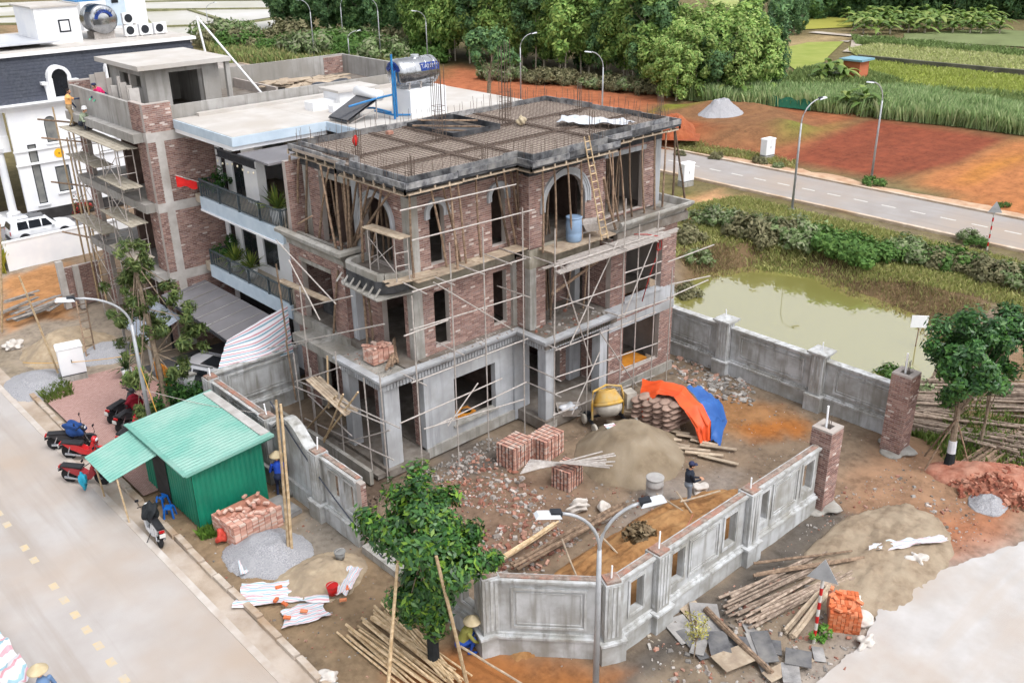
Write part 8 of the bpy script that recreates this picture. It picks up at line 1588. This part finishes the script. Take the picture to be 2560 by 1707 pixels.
# banana plants
mat('banana_leaf', (1, 1, 1), rough=.5, attr=True, spec=.35, trans=.25)
def banana_proto(seed, h=3.2):
    r_ = random.Random(seed); t = thing('banana_plant', None, None); MB().tube([(0, 0, 0), (0, .03, h*.2), (0, 0, h*.36)], [.13, .11, .06], 8).build('trunk', 'bark_pale', t, world=False)
    for k in range(12):
        az = k*2.4+r_.uniform(-.3, .3); el = r_.uniform(.5, 1.4); L = r_.uniform(1.6, 2.3); d = Vector((math.cos(az), math.sin(az), 0)); s = Vector((-d.y, d.x, 0)); c = [C(140, 164, 84), C(120, 148, 70), C(160, 176, 96), C(104, 134, 64)][r_.randrange(4)]; mb = MB(); pts = []
        for j in range(8): q = j/7; pts.append(Vector((0, 0, h*(.2+.16*(k % 3))))+d*(L*q*math.cos(el)+.25*q*q*L)+Vector((0, 0, L*q*math.sin(el)-L*.75*q*q)))
        vs = []
        for j, p_ in enumerate(pts): w = .3*math.sin(math.pi*min(1, .1+j/7*.9))**.6; vs += [p_+s*w-Vector((0, 0, .07)), p_, p_-s*w-Vector((0, 0, .07))]
        mb.add(vs, [(3*j+a, 3*j+a+1, 3*j+a+4, 3*j+a+3) for j in range(7) for a in (0, 1)], c); mb.build('banana_leaf', 'banana_leaf', t, smooth=True, world=False)
    return t
ban = [banana_proto(400), banana_proto(401)]
k = 0
for j in range(40): q = P(2125+j*9.5+U(-6, 6), 58+(j % 4)*8+U(-3, 5)); k += 1; put(ban, k, (q.x, q.y, 0), U(0, 6.3), U(1.0, 1.4), f'{ORD[k-1]} banana plant from the left in the far grove', 'bananas of the far grove', 'banana plant')
for j, (u, v, s) in enumerate(((2113, 280, .95), (2156, 284, 1.15), (2196, 288, .95), (1762, 244, .85), (1812, 250, .85), (1852, 254, .9), (2070, 205, 1.2), (2095, 208, 1.1), (2110, 212, .9), (2050, 208, .9))): q = P(u, v); put(ban, j, (q.x, q.y, 0), U(0, 6.3), s, ('left', 'middle', 'right')[j % 3]+' banana plant '+('before the reeds' if j < 3 else 'at the foot of the young acacias' if j < 6 else ORD[j-6]+' beside the field hut'), 'bananas by the reeds', 'banana plant')
HT = thing('field_hut', 'small field hut with a blue roof and orange wall among bananas', 'hut', (*P(2135, 212).xy, 0)); q = P(2135, 205)
part('wall', mat('hut_orange', C(210, 124, 88), rough=.9), (q.x-1, q.x+1, q.y-1, q.y+1, 0, 2.4), parent=HT); part('roof', mat('hut_blue', C(134, 176, 192), rough=.7), (q.x-1.4, q.x+1.4, q.y-1.4, q.y+1.4, 2.4, 2.6), parent=HT)
def cl_net(px, label):
    q = wpoly(px); mb = MB()
    for a, b in zip(q[:-1], q[1:]): mb.grid(lambda s, t: a*(1-s)+b*s+Vector((0, 0, (.75+.3*math.sin(s*3.1))*t)), 6, 2)
    one('net_fence', mb, mat('green_net', C(62, 146, 116), C(50, 126, 100), s=3, rough=.8), label, 'net')
cl_net([(1910, 262), (1950, 268), (1990, 272), (2025, 277)], 'torn green net fence at the edge of the reeds')
# garden trees
def near_tree(name, label, base, trunk_pts, trunk_r, cl, per, size, pal, seed, m='leaf_gloss', droop=.1, aspect=.42, extra=None):
    t = thing(name, label, 'tree', (base[0], base[1], gz(*base))); o = Vector((base[0], base[1], gz(*base))); tr = MB(); tr.tube([o+Vector(p) for p in trunk_pts], trunk_r, 9); r_ = random.Random(seed)
    for c, rad, out in cl[::3]:
        j = r_.randrange(len(trunk_pts)//2, len(trunk_pts)); p = o+Vector(trunk_pts[j]); tr.cyl(p, o+Vector(c), .03, .008, 4, False)
    tr.build('trunk', 'bark', t); V, Cc = leafmesh(cl, per, 0, size, pal, seed, .45, droop, aspect); leafobj('crown', V, Cc, m, t)
    return t
GN = [C(66, 112, 48), C(52, 96, 44), C(84, 130, 54), C(46, 86, 44), C(74, 118, 60)]
b = P(1085, 1655); cl = clumps(38, (-.05, .25, 4.35), 1.3, 1.3, 1.05, .38, 501, .6)+clumps(20, (.25, -.65, 3.7), .8, 1.0, .7, .35, 502, .6)+clumps(30, (0, .1, 2.5), .75, .75, 1.0, .34, 503, .6)+clumps(8, (-.2, .35, 1.8), .5, .5, .35, .24, 504, .5)
near_tree('round_tree', 'dense dark green round tree on bamboo stakes by the garden corner', b.xy, [(0, 0, 0), (.02, 0, 1.2), (-.02, .05, 2.4), (0, .1, 3.8)], [.13, .12, .1, .04], cl, 190, .1, GN+[C(120, 156, 50)], 505)
tb_ = bpy.data.objects['round_tree']; MB().cyl((b.x, b.y, .1), (b.x, b.y, 1.3), .17, .15, 10).build('trunk_wrap', 'coat_black', tb_)
b = P(2370, 1170); cl = clumps(50, (.55, .25, 4.1), 1.5, 1.5, 1.3, .42, 511, .5)+clumps(26, (1.8, -.35, 4.7), 1.4, 1.4, .95, .4, 512, .5)
near_tree('round_tree', 'dense dark green tree beside the log heap at the right edge', b.xy, [(0, 0, 0), (.1, .05, 1.), (.25, .15, 2.), (.5, .2, 3.2)], [.15, .12, .1, .05], cl, 190, .1, GN, 513)
t2 = [o for o in bpy.data.objects if o.name.startswith('round_tree')][-1]; MB().cyl((b.x, b.y, .02), (b.x+.06, b.y+.02, .6), .2, .15, 10).build('trunk_wrap', 'coat_black', t2); MB().cyl((b.x+.06, b.y+.02, .6), (b.x+.1, b.y+.05, 1.05), .15, .14, 10).build('trunk_sleeve', 'white_sheet', t2)
for k, (dx, dy) in enumerate(((.9, -.3), (-.7, .5), (.2, .95))): pole((b.x+dx, b.y+dy, 0), (b.x+.15, b.y+.1, 1.9), .035, .03, 'tree_stake', 'prop_wood', ORD[k]+' stake propping the tree beside the log heap', 'stake', 'stakes of the right hand tree')
b2 = P(1735, 1640); near_tree('sapling', 'thin yellow leaved sapling before the front wall', b2.xy, [(0, 0, 0), (.03, 0, .6), (.02, .05, 1.3)], [.02, .016, .01], clumps(16, (.05, .05, 1.15), .38, .38, .5, .16, 523, .7), 26, .04, [C(196, 186, 96), C(170, 166, 84), C(206, 200, 120)], 524)
b2 = P(2450, 1110); near_tree('sapling', 'thin sapling standing in the log heap', b2.xy, [(0, 0, 0), (.05, 0, 1.2), (.1, .05, 2.6)], [.06, .05, .03], clumps(10, (.1, .05, 2.6), .6, .6, .6, .3, 521, .5), 60, .1, GN, 522)
b = P(425, 1065); cl = []
for (x, y, z, r1, n, s) in ((-.1, .2, 7.2, .6, 7, 1), (.0, .3, 6.3, .7, 8, 2), (-.55, .7, 5.9, .55, 6, 3), (.55, -.5, 5.6, .55, 6, 4), (-.1, .3, 5.3, .8, 9, 5), (1.0, -.9, 4.9, .45, 5, 6), (-.9, 1.0, 4.6, .5, 6, 7), (.2, 0, 4.3, .8, 9, 8), (-.3, .9, 3.4, .55, 6, 9), (.9, -.7, 3.6, .6, 6, 10), (1.2, -1.2, 4.2, .35, 4, 11), (-.8, .4, 2.2, .5, 6, 12), (.6, -.3, 2.6, .6, 6, 13), (-1.1, -.4, 1.3, .35, 5, 14)): cl += clumps(n, (x, y, z), r1, r1, r1*.7, .24, 530+s, .6)
near_tree('mango_tree', 'tall thin street tree with drooping leaf clusters before the townhouses', b.xy, [(0, 0, 0), (.05, .05, 1.5), (.0, .1, 3.2), (-.05, .2, 5), (-.1, .2, 6.8)], [.13, .12, .1, .07, .03], cl, 72, .125, [C(116, 134, 74), C(98, 118, 64), C(132, 146, 88), C(84, 106, 60)], 531, 'leaf', .55, .26)
b = P(1222, 262); near_tree('forked_tree', 'forked tree rising from the red plot behind the roof', b.xy, [(0, 0, 0), (.1, 0, 2.), (.5, .3, 3.4)], [.25, .2, .12], clumps(30, (.2, .1, 6.0), 2.4, 2.4, 1.9, .7, 541, .5)+clumps(10, (1.5, -1.3, 4.4), 1.1, 1.1, .8, .55, 542, .5), 60, .24, GB, 543, 'leaf')
# hedges and pots
def bush(label, c, rx, h, pal, seed, size=.07, n=22, per=60, z=None, name='bush'):
    z = gz(*c) if z is None else z; t = thing(name, label, 'bush', (c[0], c[1], z)); V, Cc = leafmesh(clumps(n, (0, 0, h*.5), rx, rx, h*.52, rx*.38, seed, .6), per, 0, size, pal, seed); leafobj('foliage', V, Cc, 'leaf', t); MB().cyl((0, 0, 0), (0, 0, h*.5), .04, .02, 6).build('stem', 'bark', t, world=False)
    return t
bush('tangled heap of dry brush on the orange soil', P(1600, 1345, .6).xy, .42, .5, [C(150, 128, 98), C(110, 94, 70), C(176, 156, 124)], 600, .12, 16, 40, .6, 'brush_heap'); bush('dark green hedge bush beside the silver car', (12.95, 34.0), 1.0, 1.9, GN, 601, .08, 44, 90); bush('trimmed round bush in the upper balcony corner', (18.0, 38.8), .5, 1.1, GN, 602, .06, z=7.06); bush('leafy bush at the lower balcony end', (18.0, 38.7), .5, 1.2, GN, 603, .06, z=3.94); bush('green bush at the foot of the striped post', P(2048, 1590).xy, .3, .45, [C(96, 150, 60), C(120, 168, 72)], 604, .05, 14, 50); bush('red flowering bush beside the villa wall', (20.3, 64.4), .7, 1.2, [C(90, 70, 60), C(200, 60, 60), C(80, 100, 56)], 605, .09, z=0); bush('small green shrub under the street tree', (12.6, 37.8), .5, .9, GA, 606, .06)
def yucca(label, c, z, s=1., pal=None, pot=True):
    t = thing('spiky_plant', label, 'plant', (c[0], c[1], z)); mb = MB(); r_ = random.Random(int(c[0]*100)); pal = pal or [C(150, 164, 76), C(120, 142, 62), C(104, 130, 66)]
    for k in range(46):
        a = r_.uniform(0, 6.3); el = r_.uniform(.1, 1.45); L = r_.uniform(.45, .75)*s; d = Vector((math.cos(a)*math.cos(el), math.sin(a)*math.cos(el), math.sin(el))); sd = Vector((-math.sin(a), math.cos(a), 0))*.025*s; o = Vector((0, 0, .35*s if pot else .1)); m1 = o+d*L*.6; e = o+d*L-Vector((0, 0, .12*L*(1.5-el)))
        mb.add([o-sd, o+sd, m1+sd, m1-sd], [(0, 1, 2, 3)], pal[k % len(pal)]); mb.add([m1-sd, m1+sd, e], [(0, 1, 2)], pal[k % len(pal)])
    mb.build('leaf_rosette', 'leaf', t, world=False)
    if pot: MB().lathe([(.14*s, 0), (.2*s, .34*s), (.17*s, .34*s), (.01, .3*s)], (0, 0, 0), 14).build('pot', 'white_wall', t, smooth=True, world=False)
    return t
yucca('spiky potted palm on the upper balcony', (17.75, 33.2), 7.06, 1.7); yucca('yellow green spiky plant, left one on the lower balcony', (17.8, 37.6), 3.94, 1.35); yucca('yellow green spiky plant, right one on the lower balcony', (17.8, 36.2), 3.94, 1.35); yucca('yellow spiky plant at the lamp foot by the shed', (10.5, 31.3), 0, 1.2, [C(206, 196, 70), C(170, 176, 64)], False); yucca('dark spiky plant in a white bowl by the paling fence', (12.7, 38.9), 0, 1.2, [C(90, 112, 64), C(70, 92, 54)])
